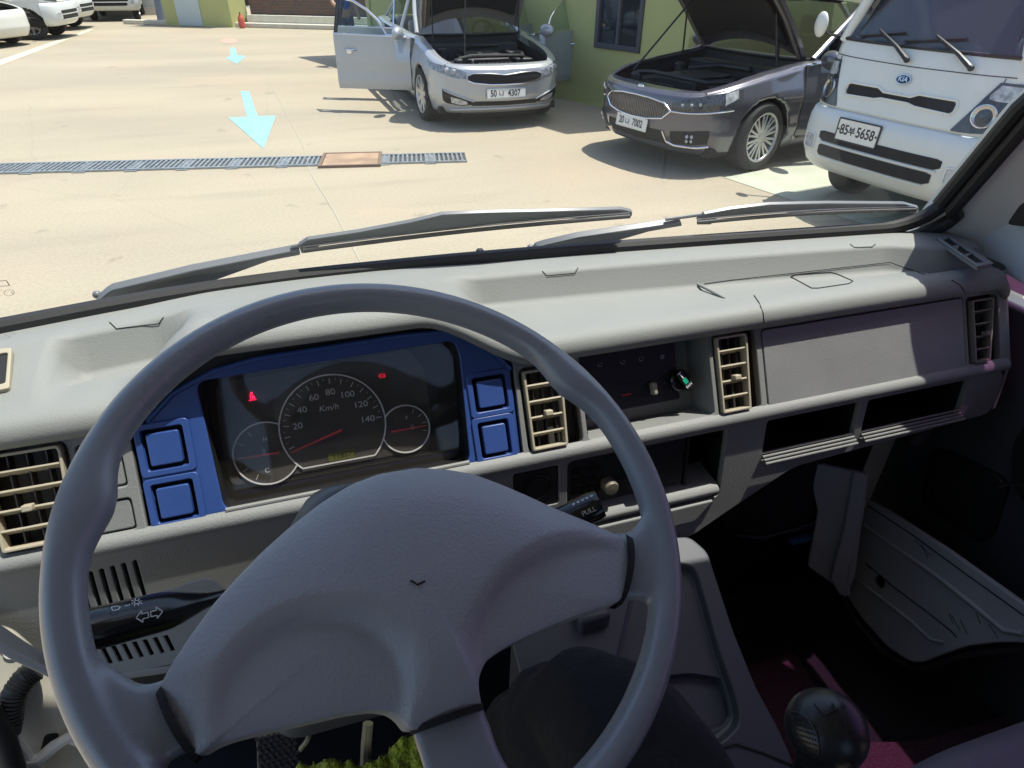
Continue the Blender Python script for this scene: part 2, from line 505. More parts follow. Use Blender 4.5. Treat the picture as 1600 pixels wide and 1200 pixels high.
for pts in ([(171, 504), (182, 514), (248, 506), (256, 496)], [(847, 424), (854, 431), (898, 427), (903, 419)], [(1328, 382), (1334, 387), (1362, 386), (1368, 382)]):
    mb = MB(); drape(mb, pts, .0013, 3); mb.build('defroster_clip', M['seam'], dash, smooth=0, w=True)
mb = MB(); q = [(1235, 433), (1243, 429), (1297, 426), (1306, 428), (1333, 440), (1326, 444), (1279, 451), (1268, 451), (1235, 433)]
drape(mb, q, .0016, 4); o = mb.build('coin_lid_gap', M['seam'], dash, smooth=0, w=True)
# divider rib on the shelf
p0, p1 = gz(1070, 435, 1.4400), gz(1132, 467, 1.4475)
mb = MB(); mb.tube([p0 + (p1 - p0) * k / 8 + Vector((0, 0, .0012)) for k in range(9)], [.0012] + [.0022] * 7 + [.0012], 8); mb.build('shelf_divider', M['dashtop'], dash, w=True)
# right demister outlet
ME = frame(gz(1500, 395, 1.4800), (1, 0, 0), (0, 0, 1))
fr = L(ME, [(1462, 374), (1482, 370), (1552, 414), (1528, 419)]); ho = L(ME, [(1472, 377), (1483, 374), (1538, 412), (1524, 414)])
plate('demister_outlet', [rpoly(fr, .004), rpoly(ho, .002)], .008, ME, M['dash'], dash, bevel=.001, top=.0035)
plate('demister_well', [fr], .001, ME, M['seam'], dash, top=.0012)
mb = MB()
for f in (.3, .66):
    a, b = Vector(ho[0]).lerp(Vector(ho[3]), f), Vector(ho[1]).lerp(Vector(ho[2]), f)
    c = a.lerp(Vector(ho[3]), .22)
    mb.prism([tuple(a), tuple(b), tuple(c)], 0, .0035, ME)
mb.build('demister_fin', M['dash'], dash, w=True, smooth=0)
# left side window demister: dark slot at the picture's left edge
MEl = frame(gz(8, 585, 1.470), (1, 0, 0), (0, -.3, 1))
plate('demister_outlet', [rpoly(L(MEl, [(-70, 560), (22, 548), (18, 612), (-70, 628)]), .004), rpoly(L(MEl, [(-60, 568), (16, 556), (12, 604), (-60, 616)]), .003)], .007, MEl, M['vent'], dash, bevel=.001, top=.006)
plate('demister_well', [L(MEl, [(-66, 564), (19, 552), (15, 608), (-66, 622)])], .001, MEl, M['seam'], dash, top=.0035)

# ---- upper fascia with its openings
def T(s0, t0, s1, t1, r=.004): return rr(s0, -t1, s1, -t0, r)
LV = (-.362, .088, -.282, .2); V1 = (.222, .092, .298, .203); V2 = (.503, .088, .572, .203); VR = (.957, .094, 1.022, .204)
HV = (.305, .086, .496, .2); GB = (.582, .0915, .951, .2045); BL = (-.2235, .012, .2145, .2095)
B1 = (-.275, .163, -.233, .199); B0 = (-.275, .098, -.233, .150)
cl_out = [(-.2235, -.2095), (.2145, -.2095), (.2165, -.083), (.205, -.062), (.185, -.038), (.162, -.022), (.135, -.0125), (.09, -.010), (-.08, -.012), (-.13, -.02), (-.175, -.04), (-.205, -.07), (-.222, -.10)]
cl_hole = cl_out
cl_out = [(-.2235, -.2095), (.2145, -.2095), (.2165, -.088), (.205, -.072), (.185, -.052), (.160, -.037), (.135, -.030), (.09, -.0275), (-.08, -.030), (-.13, -.037), (-.175, -.055), (-.205, -.080), (-.222, -.105)]
outl = [(-.47, -.213), (XE, -.213), (XE + .004, -.20), (XE + .004, -.082), (.27, -.082), (.235, -.076), (.19, -.03), (.15, -.008), (-.14, -.008), (-.2, -.04), (-.24, -.078), (-.47, -.082)]
plate('upper_fascia', [outl, T(*LV, .012), T(*V1, .01), T(*V2, .008), T(*VR, .008), T(*HV, .008), T(*GB, .006), cl_hole, T(*B1), T(*B0)], .012, MU, M['dash'], dash, bevel=.0016)
plate('cluster_gap_shade', [[(x * 1.01, y) for x, y in cl_hole], [(x * .97, y - .004) for x, y in cl_out]], .002, MU, M['black'], dash, top=-.0135)  # black plate stands in for the shade under the cluster hood
# right end cheek wraps round to the side
mb = MB(); rows = []
for k in range(12):
    a = R(90 * k / 11); ex = XE + .026 * math.sin(a); dy = .03 * (1 - math.cos(a))
    rows.append([Vector((ex, p.y + dy, p.z)) for p in (MU @ Vector((0, -t, -.0005)) for t in (.060, .075, .09, .12, .16, .20, .213))] + [Vector((ex, (ML @ Vector((0, -t, 0))).y + dy, (ML @ Vector((0, -t, 0))).z)) for t in (.02, .05, .08)])
rows.append([Vector((XE + .026, .80, p.z)) for p in (Vector(q) for q in rows[-1])])
mb.grid(rows); mb.build('end_cheek', M['dash'], dash, smooth=60, w=True)
# glove box lid
plate('glove_box_lid', [T(GB[0] + .0016, GB[1] + .0016, GB[2] - .0016, GB[3] - .0016, .005)], .010, MU, M['lid'], dash, bevel=.0012, top=.0006)
plate('glove_box_well', [T(GB[0] - .002, GB[1] - .002, GB[2] + .002, GB[3] + .002)], .002, MU, M['seam'], dash, top=-.0105)
# rolled beam under the upper fascia (catches the sun)
mb = MB(); rows = []
for k in range(61):
    s = -.47 + (XE + .47) * k / 60
    d = 0 if s < XE else .006
    pr = [(-.199, -.001), (-.2035, .0042), (-.209, .0062), (-.215, .0055), (-.2195, .0015), (-.221, -.006)]
    rows.append([MU @ Vector((s, v, z)) for v, z in pr])
mb.grid(rows); mb.build('fascia_beam', M['dash'], dash, smooth=60, w=True)

def vent(box, right_slant=0.0, m=None, knob=(.5, .45), nh=5, nv=3, skew=0.0, inset=.006):
    """louvred outlet standing in the recess box = s0,t0,s1,t1"""
    s0, t0, s1, t1 = box; m = m or M['vent']
    v = thing_part('air_vent')
    fw = .0032
    q = [(s0, -t1), (s1 - right_slant, -t1), (s1, -t0 - .006), (s1 - .002, -t0), (s0 - skew, -t0)]
    qi = [(s0 + fw, -t1 + fw), (s1 - right_slant - fw, -t1 + fw), (s1 - fw, -t0 - .007), (s1 - fw - .001, -t0 - fw), (s0 + fw - skew, -t0 - fw)]
    plate_into(v, 'vent_frame', [rpoly(q, .003), rpoly(qi, .002)], .016, m, bevel=.0008, top=inset)
    W = s1 - s0; H = t1 - t0
    mb = MB()
    for k in range(1, nh):
        t = t0 + H * k / nh; xr = s1 - right_slant * (k / nh) - fw * .5
        Tm = MU @ Matrix.Translation((0, -t, inset - .006)) @ Matrix.Rotation(R(-22), 4, 'X')
        mb.box((s0 + fw * .4, -.0013, -.011), (xr, .0013, .0045), Tm)
    o = mb.build('vent_slat', m, v, bevel=.0005); world(o)
    mb = MB()
    for k in range(1, nv + 1):
        s = s0 + W * k / (nv + 1); mb.box((s - .0007, -t1 + .002, -.024), (s + .0007, -t0 - .002, -.011), MU @ Matrix.Translation((0, 0, inset)))
    world(mb.build('vent_fin', M['ventdark'], v))
    mb = MB(); kx, ky = s0 + W * knob[0], -(t0 + H * (1 - knob[1]))
    mb.box((kx - .005, ky - .0035, -.004), (kx + .005, ky + .0035, .0065), MU @ Matrix.Translation((0, 0, inset)))
    world(mb.build('vent_knob', m, v, bevel=.0012))
    return v
def thing_part(name, parent=None):
    o = bpy.data.objects.new(name, None); col.objects.link(o); o.parent = parent or dash; o.empty_display_size = .02
    o.matrix_parent_inverse = Matrix.Identity(4); o.location = (0, 0, 0); return o
def plate_into(par, name, loops, th, m, bevel=0, top=0.0, Mx=None):
    return plate(name, loops, th, Mx or MU, m, par, bevel, top)
def recess(box, depth=.04, m='ventdark', name='recess', Mx=None, top=-.010, par=None):
    s0, t0, s1, t1 = box; mb = MB(); openbox(mb, s0 - .001, -t1 - .001, s1 + .001, -t0 + .001, -depth, top, Mx or MU)
    return mb.build(name, M[m], par or dash, smooth=0, w=True)
for b in (LV, V1, V2, VR): recess(b, .03, 'ventdark', 'vent_duct')
M['ventshade'] = mat('vent_beige_shaded', (.16, .14, .12), .5)  # darker copy of the vent beige, shade painted in for the right vent
vent((-.358, .093, -.286, .196), .004, skew=.004, knob=(.45, .42))
vent((.2265, .096, .2785, .199), .004)
vent((.506, .0925, .5555, .199), .004)
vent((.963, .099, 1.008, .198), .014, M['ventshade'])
# blank switch covers left of the cluster
for b in (B0, B1):
    plate('blank_cover', [T(b[0] + .002, b[1] + .002, b[2] - .002, b[3] - .002, .003)], .012, MU, M['dash'], dash, bevel=.0015, top=-.002)

# ---- heater control pocket
mb = MB(); s0, t0, s1, t1 = HV; D = -.052
mb.add([(s0, -t1, 0), (s1, -t1, 0), (s1 - .004, -t1 + .006, D), (s0 + .002, -t1 + .006, D)], [(0, 1, 2, 3)], MU)     # floor
mb.add([(s1, -t1, 0), (s1, -t0, 0), (s1 - .004, -t0, D), (s1 - .004, -t1 + .006, D)], [(0, 1, 2, 3)], MU)
mb.add([(s0, -t1, 0), (s0, -t0, 0), (s0 + .002, -t0, D), (s0 + .002, -t1 + .006, D)], [(0, 3, 2, 1)], MU)
mb.add([(s0, -t0, 0), (s1, -t0, 0), (s1 - .004, -t0, D), (s0 + .002, -t0, D)], [(0, 3, 2, 1)], MU)
mb.add([(s0, -t1, D), (s1, -t1, D), (s1, -t0, D), (s0, -t0, D)], [(0, 1, 2, 3)], MU)
mb.build('control_pocket', M['dash'], dash, smooth=0, w=True)
hc = thing_part('heater_control')
plate_into(hc, 'control_panel', [rr(s0 + .003, -t1 + .026, s1 - .034, -t0 - .002, .004)], .014, mat('control_black', (.006, .006, .007), .5), .001, top=D + .022)
MH = MU @ Matrix.Translation((0, 0, D + .0228))
def hl(u, v): return loc(MH, u, v)
ln = lambda mb, a, b, wd: mb.add(*_line(a, b, wd), MH)
def _line(a, b, wd, h=.0004):
    a, b = Vector(a), Vector(b); t = (b - a).normalized(); n = Vector((-t.y, t.x)) * wd / 2
    return [(a + n).to_tuple() + (h,), (b + n).to_tuple() + (h,), (b - n).to_tuple() + (h,), (a - n).to_tuple() + (h,)], [(0, 1, 2, 3)]
mb = MB()
for u, v in ((938, 570), (973, 566), (1002, 561), (1035, 558)):
    if mb.v: mb.build('control_icon', M['greymark'], hc, smooth=0, w=True); mb = MB()
    x, y = hl(u, v)
    ln(mb, (x - .003, y + .002), (x - .003, y - .002), .0007); ln(mb, (x - .003, y - .002), (x + .002, y - .002), .0007); ln(mb, (x + .001, y + .003), (x + .003, y), .0007)
x, y = hl(1035, 557)
for a in range(0, 180, 45):
    dx, dy = math.cos(R(a)) * .0035, math.sin(R(a)) * .0035; ln(mb, (x - dx, y - dy), (x + dx, y + dy), .0006)
for a in range(-60, 241, 50):
    x, y = hl(1056, 591); ln(mb, (x + .018 * math.cos(R(a)), y + .018 * math.sin(R(a))), (x + .0195 * math.cos(R(a)), y + .0195 * math.sin(R(a))), .0008)
mb.build('control_icon', M['greymark'], hc, smooth=0, w=True)
mb = MB(); 
for a, b in (((960, 601), (1000, 597)), ((965, 622), (1012, 616))): ln(mb, hl(*a), hl(*b), .0028)
mb.build('control_slot', M['seam'], hc, smooth=0, w=True)
mb = MB(); ln(mb, hl(972, 618), hl(986, 615), .002); mb.build('hot_mark', M['red'], hc, smooth=0, w=True)
mb = MB(); x, y = hl(1018, 606); mb.box((x - .0035, y - .009, 0), (x + .0035, y + .008, .012), MH); mb.build('slide_knob', mat('knob_beige', (.30, .28, .23), .5), hc, bevel=.002, w=True)
x, y = hl(1060, 594)
Tk = MH @ Matrix.Translation((x, y, 0))
mb = MB(); mb.lathe([(.0155, 0), (.0155, .006), (.013, .009), (.0, .009)], 28, Tk, cap=False); mb.box((-.0045, -.016, .006), (.0045, .016, .019), Tk @ Matrix.Rotation(R(35), 4, 'Z')); mb.build('fan_knob', M['gloss'], hc, bevel=.0012, w=True)
Tk2 = Tk @ Matrix.Rotation(R(35), 4, 'Z')
mb = MB(); mb.box((-.003, -.004, .019), (.003, .004, .0196), Tk2); mb.build('green_mark', mat('green_mark', (.01, .35, .2), .3), hc, smooth=0, w=True)
mb = MB(); mb.box((-.0007, .005, .019), (.0007, .015, .0196), Tk2); mb.box((-.003, .0145, .019), (.003, .0155, .0196), Tk2); mb.build('pointer_mark', M['white'], hc, smooth=0, w=True)
text('knob_word', 'FAN', .0055, Tk2 @ Matrix.Translation((0, -.0085, .0193)), M['white'], hc, .0003)
mb = MB(); x, y = hl(918, 640); mb.box((x - .008, y - .012, 0), (x + .006, y + .01, .012), MH); mb.build('slide_lever', M['black'], hc, bevel=.002, w=True)

# ---- instrument cluster
clu = thing_part('instrument_cluster')
CLH = (-.1475, .045, .1515, .1985)
def sq(pts): return L(MU, pts)
sw = {'a': (224, 668, 290, 732), 'b': (240, 753, 306, 813), 'c': (741, 588, 792, 641), 'd': (750, 658, 797, 713)}
sboxes = {}
for k, (u0, v0, u1, v1) in sw.items():
    um, vm = (u0 + u1) / 2, (v0 + v1) / 2
    a = loc(MU, um, v0); b = loc(MU, um, v1); c = loc(MU, u0, vm); d = loc(MU, u1, vm)
    sboxes[k] = (c[0], b[1], d[0], a[1])
cl_in = [(p[0] * .985, p[1] * .985 - .0012) for p in cl_out]
chole = rpoly([(CLH[0] + .004, -CLH[3]), (CLH[2] - .006, -CLH[3]), (CLH[2], -CLH[1] - .02), (CLH[2] - .004, -CLH[1]), (CLH[0], -CLH[1] - .004)], .012)
plate('cluster_surround', [cl_in, chole] + [rr(*b, .003) for b in sboxes.values()], .012, MU, M['blue'], clu, bevel=.0015, top=-.003)
# raised blue lip along the top of the surround
mb = MB(); tp = [p for p in cl_out if p[1] > -.1]; tp = tp[0:]
tp = sorted(tp, key=lambda p: p[0]); mb.tube([MU @ Vector((p[0] * .985, p[1] - .003, -.0015)) for p in tp], .0032, 8)
mb.build('surround_lip', M['blue'], clu, w=True)
# each side block is a framed pair of switches
for k, b in sboxes.items():
    s = thing_part('switch', dash)
    e = .0075
    plate_into(s, 'switch_frame', [rr(b[0] - e, b[1] - e, b[2] + e, b[3] + e, .005), rr(b[0] - .0005, b[1] - .0005, b[2] + .0005, b[3] + .0005, .003)], .006, M['blue'], .0012, top=.0)
    plate_into(s, 'switch_well', [rr(b[0] - .001, b[1] - .001, b[2] + .001, b[3] + .001)], .001, M['seam'], 0, top=-.012)
    i = .0042
    plate_into(s, 'switch_button', [rr(b[0] + i, b[1] + i, b[2] - i, b[3] - i, .0025)], .011, M['blue'], .0014, top=.0015)
# black bezel walls
DC = -.045
mb = MB(); ring = chole; n = len(ring)
cx, cy = sum(p[0] for p in ring) / n, sum(p[1] for p in ring) / n
mb.grid([[(p[0], p[1], z) for p in ring] for z in (-.006, DC)], MU, close=True)
mb.build('bezel_wall', M['black'], clu, smooth=40, w=True)
M['face'] = mat('gauge_face', (.075, .068, .062), .6, var=(14, .25))
M['facedark'] = mat('gauge_face_dark', (.014, .013, .013), .5)
plate('gauge_face', [[(cx + (p[0] - cx) * 1.01, cy + (p[1] - cy) * 1.01) for p in ring]], .002, MU, M['facedark'], clu, top=DC)
MC = MU @ Matrix.Translation((0, 0, DC + .0003))
plate('gauge_sheen_panel', [rpoly(L(MC, [(336, 600), (640, 545), (664, 580), (672, 640), (672, 700), (362, 760), (345, 690)]), .01)], .001, MC, M['face'], clu, top=.0006)  # paler area paints in the grey reflection on the lens
MC = MC @ Matrix.Translation((0, 0, .001))
M['ringm'] = mat('gauge_ring', (.88, .89, .93), .4, metal=0)
M['needle'] = mat('needle_red', (.9, .10, .12), .4)
M['mark'] = mat('gauge_print', (.75, .76, .80), .5)
def cl(u, v): return Vector(loc(MC, u, v))
def circ_from(u, v, ru):
    c = cl(u, v); r = (cl(u + ru, v) - cl(u - ru, v)).length / 2; return c, r
def ringmesh(mb, c, r, wd, a0=0, a1=360, n=64, h=.0022):
    rows = []
    for k in range(n + 1):
        a = R(a0 + (a1 - a0) * k / n); d = Vector((math.cos(a), math.sin(a)))
        rows.append([(*(c + d * (r - wd / 2)), 0), (*(c + d * (r - wd / 2)), h), (*(c + d * (r + wd / 2)), h), (*(c + d * (r + wd / 2)), 0)])
    mb.grid(rows, MC)
def disk(name, c, r, m, a0=0, a1=360, par=None, top=.0006):
    pts = [(c.x + r * math.cos(R(a0 + (a1 - a0) * k / 60)), c.y + r * math.sin(R(a0 + (a1 - a0) * k / 60))) for k in range(60 + (a1 - a0 < 360))]
    return plate(name, [pts], .0008, MC, m, par or clu, top=top)
spd = cl(521, 665); rs = (cl(604, 665) - cl(438, 668)).length / 2
tmpc = cl(417, 708); rt = (cl(469, 705) - cl(365, 712)).length / 2
flc = cl(634, 670); rf = (cl(671, 668) - cl(598, 672)).length / 2 * 1.02
def outside(c, r, mid_):
    inn = [a for a in range(-90, 91) if (c + r * Vector((math.cos(R(mid_ + a)), math.sin(R(mid_ + a)))) - spd).length < rs]
    return (mid_ + max(inn), mid_ + min(inn) + 360) if inn else (0, 360)
mb = MB()
for c, r, a0, a1 in ((spd, rs, -46, 226), (tmpc, rt, *outside(tmpc, rt, 0)), (flc, rf, *outside(flc, rf, 180))): ringmesh(mb, c, r, .0016, a0, a1)
pa = spd + Vector((math.cos(R(-46)), math.sin(R(-46)))) * rs; pb = spd + Vector((math.cos(R(226)), math.sin(R(226)))) * rs
v_, f_ = _line(pa, pb, .0018, .0022); mb.add(v_, f_, MC)
mb.build('gauge_ring', M['ringm'], clu, smooth=30, w=True)
disk('gauge_disc', spd, rs * .985, M['face'], -46, 226, top=.0010)
for c, r in ((tmpc, rt), (flc, rf)): disk('gauge_disc', c, r * .97, M['face'], top=.0008)
# the face around the painted-in grey sheen stays darker
mb = MB()
a140, a0s = -1, 181 + 22
def spd_ang(v): return R(199 - (v / 140) * 198)
for k in range(0, 29):
    v = k * 5; a = spd_ang(v); d = Vector((math.cos(a), math.sin(a))); long_ = k % 2 == 0
    v_, f_ = _line(spd + d * (rs * .93), spd + d * (rs * (.82 if long_ else .89)), .0009 if long_ else .0005, .0014); mb.add(v_, f_, MC)
mb.build('gauge_tick', M['mark'], clu, smooth=0, w=True); mb = MB()
for c, r, angs in ((tmpc, rt, (120, 150, 180, 210, 240)), (flc, rf, (60, 35, 10, -15))):
    if mb.v: mb.build('gauge_tick', M['mark'], clu, smooth=0, w=True); mb = MB()
    for a in angs:
        d = Vector((math.cos(R(a)), math.sin(R(a)))); v_, f_ = _line(c + d * r * .9, c + d * r * .72, .0007, .0014); mb.add(v_, f_, MC)
# pump icon, temperature icon
def rectline(mb, c, w_, h_, t=.0005):
    pts = [Vector((c.x - w_, c.y - h_)), Vector((c.x + w_, c.y - h_)), Vector((c.x + w_, c.y + h_)), Vector((c.x - w_, c.y + h_))]
    for a, b in zip(pts, pts[1:] + pts[:1]): v_, f_ = _line(a, b, t, .0014); mb.add(v_, f_, MC)
mb.build('gauge_tick', M['mark'], clu, smooth=0, w=True); mb = MB()
rectline(mb, flc + Vector((.0085, .001)), .0018, .0024); mb.build('fuel_icon', M['mark'], clu, smooth=0, w=True); mb = MB(); rectline(mb, tmpc + Vector((-.003, .003)), .0012, .0024)
mb.build('temperature_icon', M['mark'], clu, smooth=0, w=True)
for v in (20, 40, 60, 80, 100, 120, 140):
    a = spd_ang(v); d = Vector((math.cos(a), math.sin(a))); p = spd + d * rs * .66
    text('dial_number', str(v), .0105, MC @ Matrix.Translation((p.x, p.y, .0014)), M['mark'], clu, .0001, sx=1.15)
p = spd + Vector((-.002, rs * .36)); text('dial_unit', 'Km/h', .010, MC @ Matrix.Translation((p.x, p.y, .0014)), M['mark'], clu, .0001, sx=1.1, shear=.2)
text('dial_letter', 'H', .007, MC @ Matrix.Translation((tmpc.x + .001, tmpc.y + rt * .45, .0014)), M['mark'], clu, .0001)
text('dial_letter', 'C', .008, MC @ Matrix.Translation((tmpc.x - .003, tmpc.y - rt * .55, .0014)), M['mark'], clu, .0001)
text('dial_letter', 'F', .007, MC @ Matrix.Translation((flc.x + .003, flc.y + rf * .45, .0014)), M['mark'], clu, .0001)
text('dial_letter', 'E', .006, MC @ Matrix.Translation((flc.x + .003, flc.y - rf * .5, .0014)), mat('dark_red', (.22, .03, .03), .5), clu, .0001)
# needles
def needle(a, b, w0, w1):
    a, b = cl(*a), cl(*b); t = (b - a).normalized(); n = Vector((-t.y, t.x)); mb = MB()
    mb.prism([tuple(a + n * w0), tuple(a - n * w0), tuple(b - n * w1), tuple(b + n * w1)], .004, .0055, MC); mb.build('needle', M['needle'], clu, smooth=0, w=True)
needle((534, 671), (455, 706), .0014, .0006); needle((437, 706), (372, 716), .0011, .0004); needle((611, 674), (665, 664), .0011, .0004)
# odometer
od = cl(534, 711); ux = Vector((1, 0)); 
plate('odometer_window', [rr(od.x - .0165, od.y - .0055, od.x + .0165, od.y + .0055, .001)], .0008, MC, mat('lcd_green', (.14, .15, .04), .3), clu, top=.0018)
text('odometer_digits', '118573', .0088, MC @ Matrix.Translation((od.x + .003, od.y, .002)), mat('lcd_digit', (.012, .012, .006), .5), clu, .0001, sx=1.1)
# warning lamps (lit)
lampr = mat('warning_lamp', (.4, .0, .02), .5, emit=((1, .01, .08), 1.3)); lamp2 = mat('warning_lamp_dim', (.4, .0, .02), .5, emit=((1, .02, .06), .45))
mb = MB(); c = cl(394, 619)
mb.prism([(c.x + .0016 * math.cos(R(a)), c.y + .0036 + .0016 * math.sin(R(a))) for a in range(0, 360, 30)], .001, .0016, MC)
mb.prism([(c.x - .003, c.y - .0035), (c.x + .003, c.y - .0035), (c.x + .0022, c.y + .0012), (c.x - .0022, c.y + .0012)], .001, .0016, MC)
for a, b in (((-.0045, -.0045), (.0045, -.0045)), ((-.003, .002), (.0035, -.002))):
    v_, f_ = _line(c + Vector(a), c + Vector(b), .0008, .0018); mb.add(v_, f_, MC)
mb.build('seat_belt_lamp', lampr, clu, smooth=0, w=True)
mb = MB(); c = cl(597, 587); ringmesh(mb, c, .0022, .0007, n=16, h=.001)
for s in (-1, 1): ringmesh(mb, c, .0037, .0006, 130 if s < 0 else -50, 230 if s < 0 else 50, 12, .001)
mb.build('brake_lamp', lamp2, clu, smooth=0, w=True)
# clear lens
M['lens'] = glass('cluster_lens', (.93, .92, .90), .7, .04, dust=.03, dustcol=(.3, .26, .22))
plate('cluster_lens', [[(cx + (p[0] - cx) * .995, cy + (p[1] - cy) * .995) for p in ring]], .001, MU @ Matrix.Translation((0, 0, -.022)) @ Matrix.Rotation(R(4), 4, 'X'), M['lens'], clu)
# silver sill under the cluster opening
mb = MB(); mb.tube([MU @ Vector((CLH[0] + .006 + (CLH[2] - CLH[0] - .014) * k / 10, -CLH[3] + .0005, -.001)) for k in range(11)], .0028, 8); mb.build('bezel_sill', M['dash'], clu, w=True)

# ---- lower fascia
def lpx(pts): return L(ML, pts)
def lp(u, v): return loc(ML, u, v)
LX0, LX1 = -.47, XE
def bx(u0v0, u1v1):     # box from two opposite picked corners -> s0,v0,s1,v1
    a, b = lp(*u0v0), lp(*u1v1); return (min(a[0], b[0]), min(a[1], b[1]), max(a[0], b[0]), max(a[1], b[1]))
aud = (lp(886, 800)[0], -.128, lp(1141, 672)[0] - .004, -.012)
slA = (lp(1194, 690)[0], lp(1270, 702)[1], lp(1343, 640)[0], -.012)
slB = (lp(1354, 640)[0], slA[1], lp(1507, 620)[0], -.012)
sqr = (lp(803, 770)[0], -.075, lp(873, 770)[0], -.014)
dl = lambda *p: lp(*p)
e1 = lp(1505, 657); e2 = lp(1240, 730); e3 = lp(1150, 788); e4 = lp(1075, 842)
outl = [(LX0, -.006), (LX0, -.15), (-.355, -.165), (-.325, -.19), (-.02, -.19), (.03, -.17), (.18, -.17), (.20, -.165), (e4[0], e4[1]), (e3[0] - .01, e3[1] - .008), (e2[0], e2[1]), (e1[0], e1[1]), (XE, e1[1] + .002), (XE, -.006)]
gr = []     # ventilation slots of the speaker grille
for k in range(9):
    u0 = 140 + (k - 3) * 17.2
    if k in (0, 1, 2): pass
    tp = (210 - 17.3 * (8 - k), 876 + 4.4 * (8 - k)); bt = (tp[0] + 17, tp[1] + 62)
    a, b = lp(*tp), lp(*bt); w_ = .0021
    gr.append(rpoly([(a[0] - w_, a[1]), (b[0] - w_, b[1]), (b[0] + w_, b[1]), (a[0] + w_, a[1])], .002, 2))
lows = rpoly(outl, .02)
plate('lower_fascia', [lows, rr(*aud, .008), rr(*slA, .004), rr(*slB, .004), rr(*sqr, .004)] + gr, .010, ML, M['dash'], dash, bevel=.0014)
plate('grille_backing', [rr(lp(60, 900)[0], lp(225, 960)[1] - .02, lp(240, 900)[0], -.012)], .001, ML, M['seam'], dash, top=-.012)
def pocket(b, depth, m='black', name='pocket'):
    mb = MB(); openbox(mb, b[0] - .001, b[1] - .001, b[2] + .001, b[3] + .001, -depth, -.0085, ML); return mb.build(name, M[m], dash, smooth=0, w=True)
pocket(slA, .12); pocket(slB, .12); pocket(aud, .10)
pocket(sqr, .012)
# ribbed lips at the mouths of the two slots
for b in (slA, slB):
    mb = MB()
    for k in range(4):
        v = b[1] + .0018 + .0032 * k; z = .011 - .0045 * k
        mb.tube([ML @ Vector((b[0] + (b[2] - b[0]) * i / 6, v, z)) for i in range(7)], .0018, 6)
    mb.build('slot_lip', M['dash'], dash, w=True)
# round ventilator / socket cover
mb = MB(); c = ((sqr[0] + sqr[2]) / 2, (sqr[1] + sqr[3]) / 2)
sk_ = thing_part('socket_cover')
plate_into(sk_, 'socket_plate', [rr(sqr[0] + .002, sqr[1] + .002, sqr[2] - .002, sqr[3] - .002, .003)], .006, M['black'], .001, top=-.001, Mx=ML)
for r in (.021, .0165):
    mb.lathe([(r - .0012, -.001), (r - .001, .0012), (r + .001, .0012), (r + .0012, -.001)], 40, ML @ Matrix.Translation((c[0], c[1], -.0005)))
mb.build('socket_ring', M['gloss'], sk_, w=True)
# radio in the wide opening
rad = thing_part('car_radio')
ra = (aud[0] + .004, aud[1] + .030, aud[0] + .186, aud[3] - .004)
plate_into(rad, 'radio_face', [rr(*ra, .003)], .02, M['black'], .001, top=-.014, Mx=ML)
plate_into(rad, 'radio_display', [rr(ra[0] + .055, ra[1] + .03, ra[2] - .045, ra[3] - .010, .002)], .002, mat('radio_display', (.02, .028, .024), .12), 0, top=-.0125, Mx=ML)
for k in range(4):
    for j in range(3):
        x, y = ra[0] + .008 + .011 * k, ra[1] + .02 + .016 * j
        plate_into(rad, 'radio_button', [rr(x, y, x + .009, y + .011, .001)], .003, M['gloss'], .0004, top=-.012, Mx=ML)
Mkb = mat('radio_knob', (.16, .145, .11), .45)
for u, v in ((955, 762), (1003, 751)):
    x, y = lp(u, v); y = min(max(y, ra[1] + .012), ra[3])
    mb = MB(); mb.lathe([(.0105, -.014), (.0105, .001), (.009, .004), (0, .0045)], 24, ML @ Matrix.Translation((x, y, 0)), cap=False); mb.build('radio_knob', Mkb, rad, w=True)
plate_into(rad, 'pocket_divider', [rr(ra[2] + .002, aud[1] + .02, ra[2] + .006, aud[3])], .08, M['black'], 0, top=-.012, Mx=ML)
# bright lip and ash tray below the radio
mb = MB(); yl = aud[1] + .018
mb.grid([[ML @ Vector((x, yl + dy, z)) for x in (aud[0] + .004, aud[2] - .004)] for dy, z in ((.014, -.05), (.006, -.006), (0, .0045), (-.004, .006), (-.010, .003), (-.011, -.01))])
mb.build('shelf_lip', M['dash'], dash, smooth=50, w=True)
ash = rpoly([(aud[0] + .03, yl - .016), (aud[0] + .036, yl - .048), (aud[2] - .04, yl - .048), (aud[2] - .012, yl - .016)], .006)
plate('ash_tray', [ash], .016, ML, M['dash'], dash, bevel=.0025, top=.008)

# ================================================================== STEERING COLUMN, STALKS, WHEEL
WC = Vector((.0297, .3236, 1.5312)); th_, yw_ = 1.1175, .1546
WN = Vector((math.sin(yw_), -math.cos(th_), math.sin(th_))).normalized()
MW = frame(WC, Vector((1, 0, 0)), WN)                   # local z towards the driver
Rw = .195
def wl(u, v, off=0.0): return Vector(loc(MW, u, v, off))
wheel = thing('steering_wheel', 'large grey three spoke steering wheel in front of the driver seat', 'steering wheel', tuple(WC))
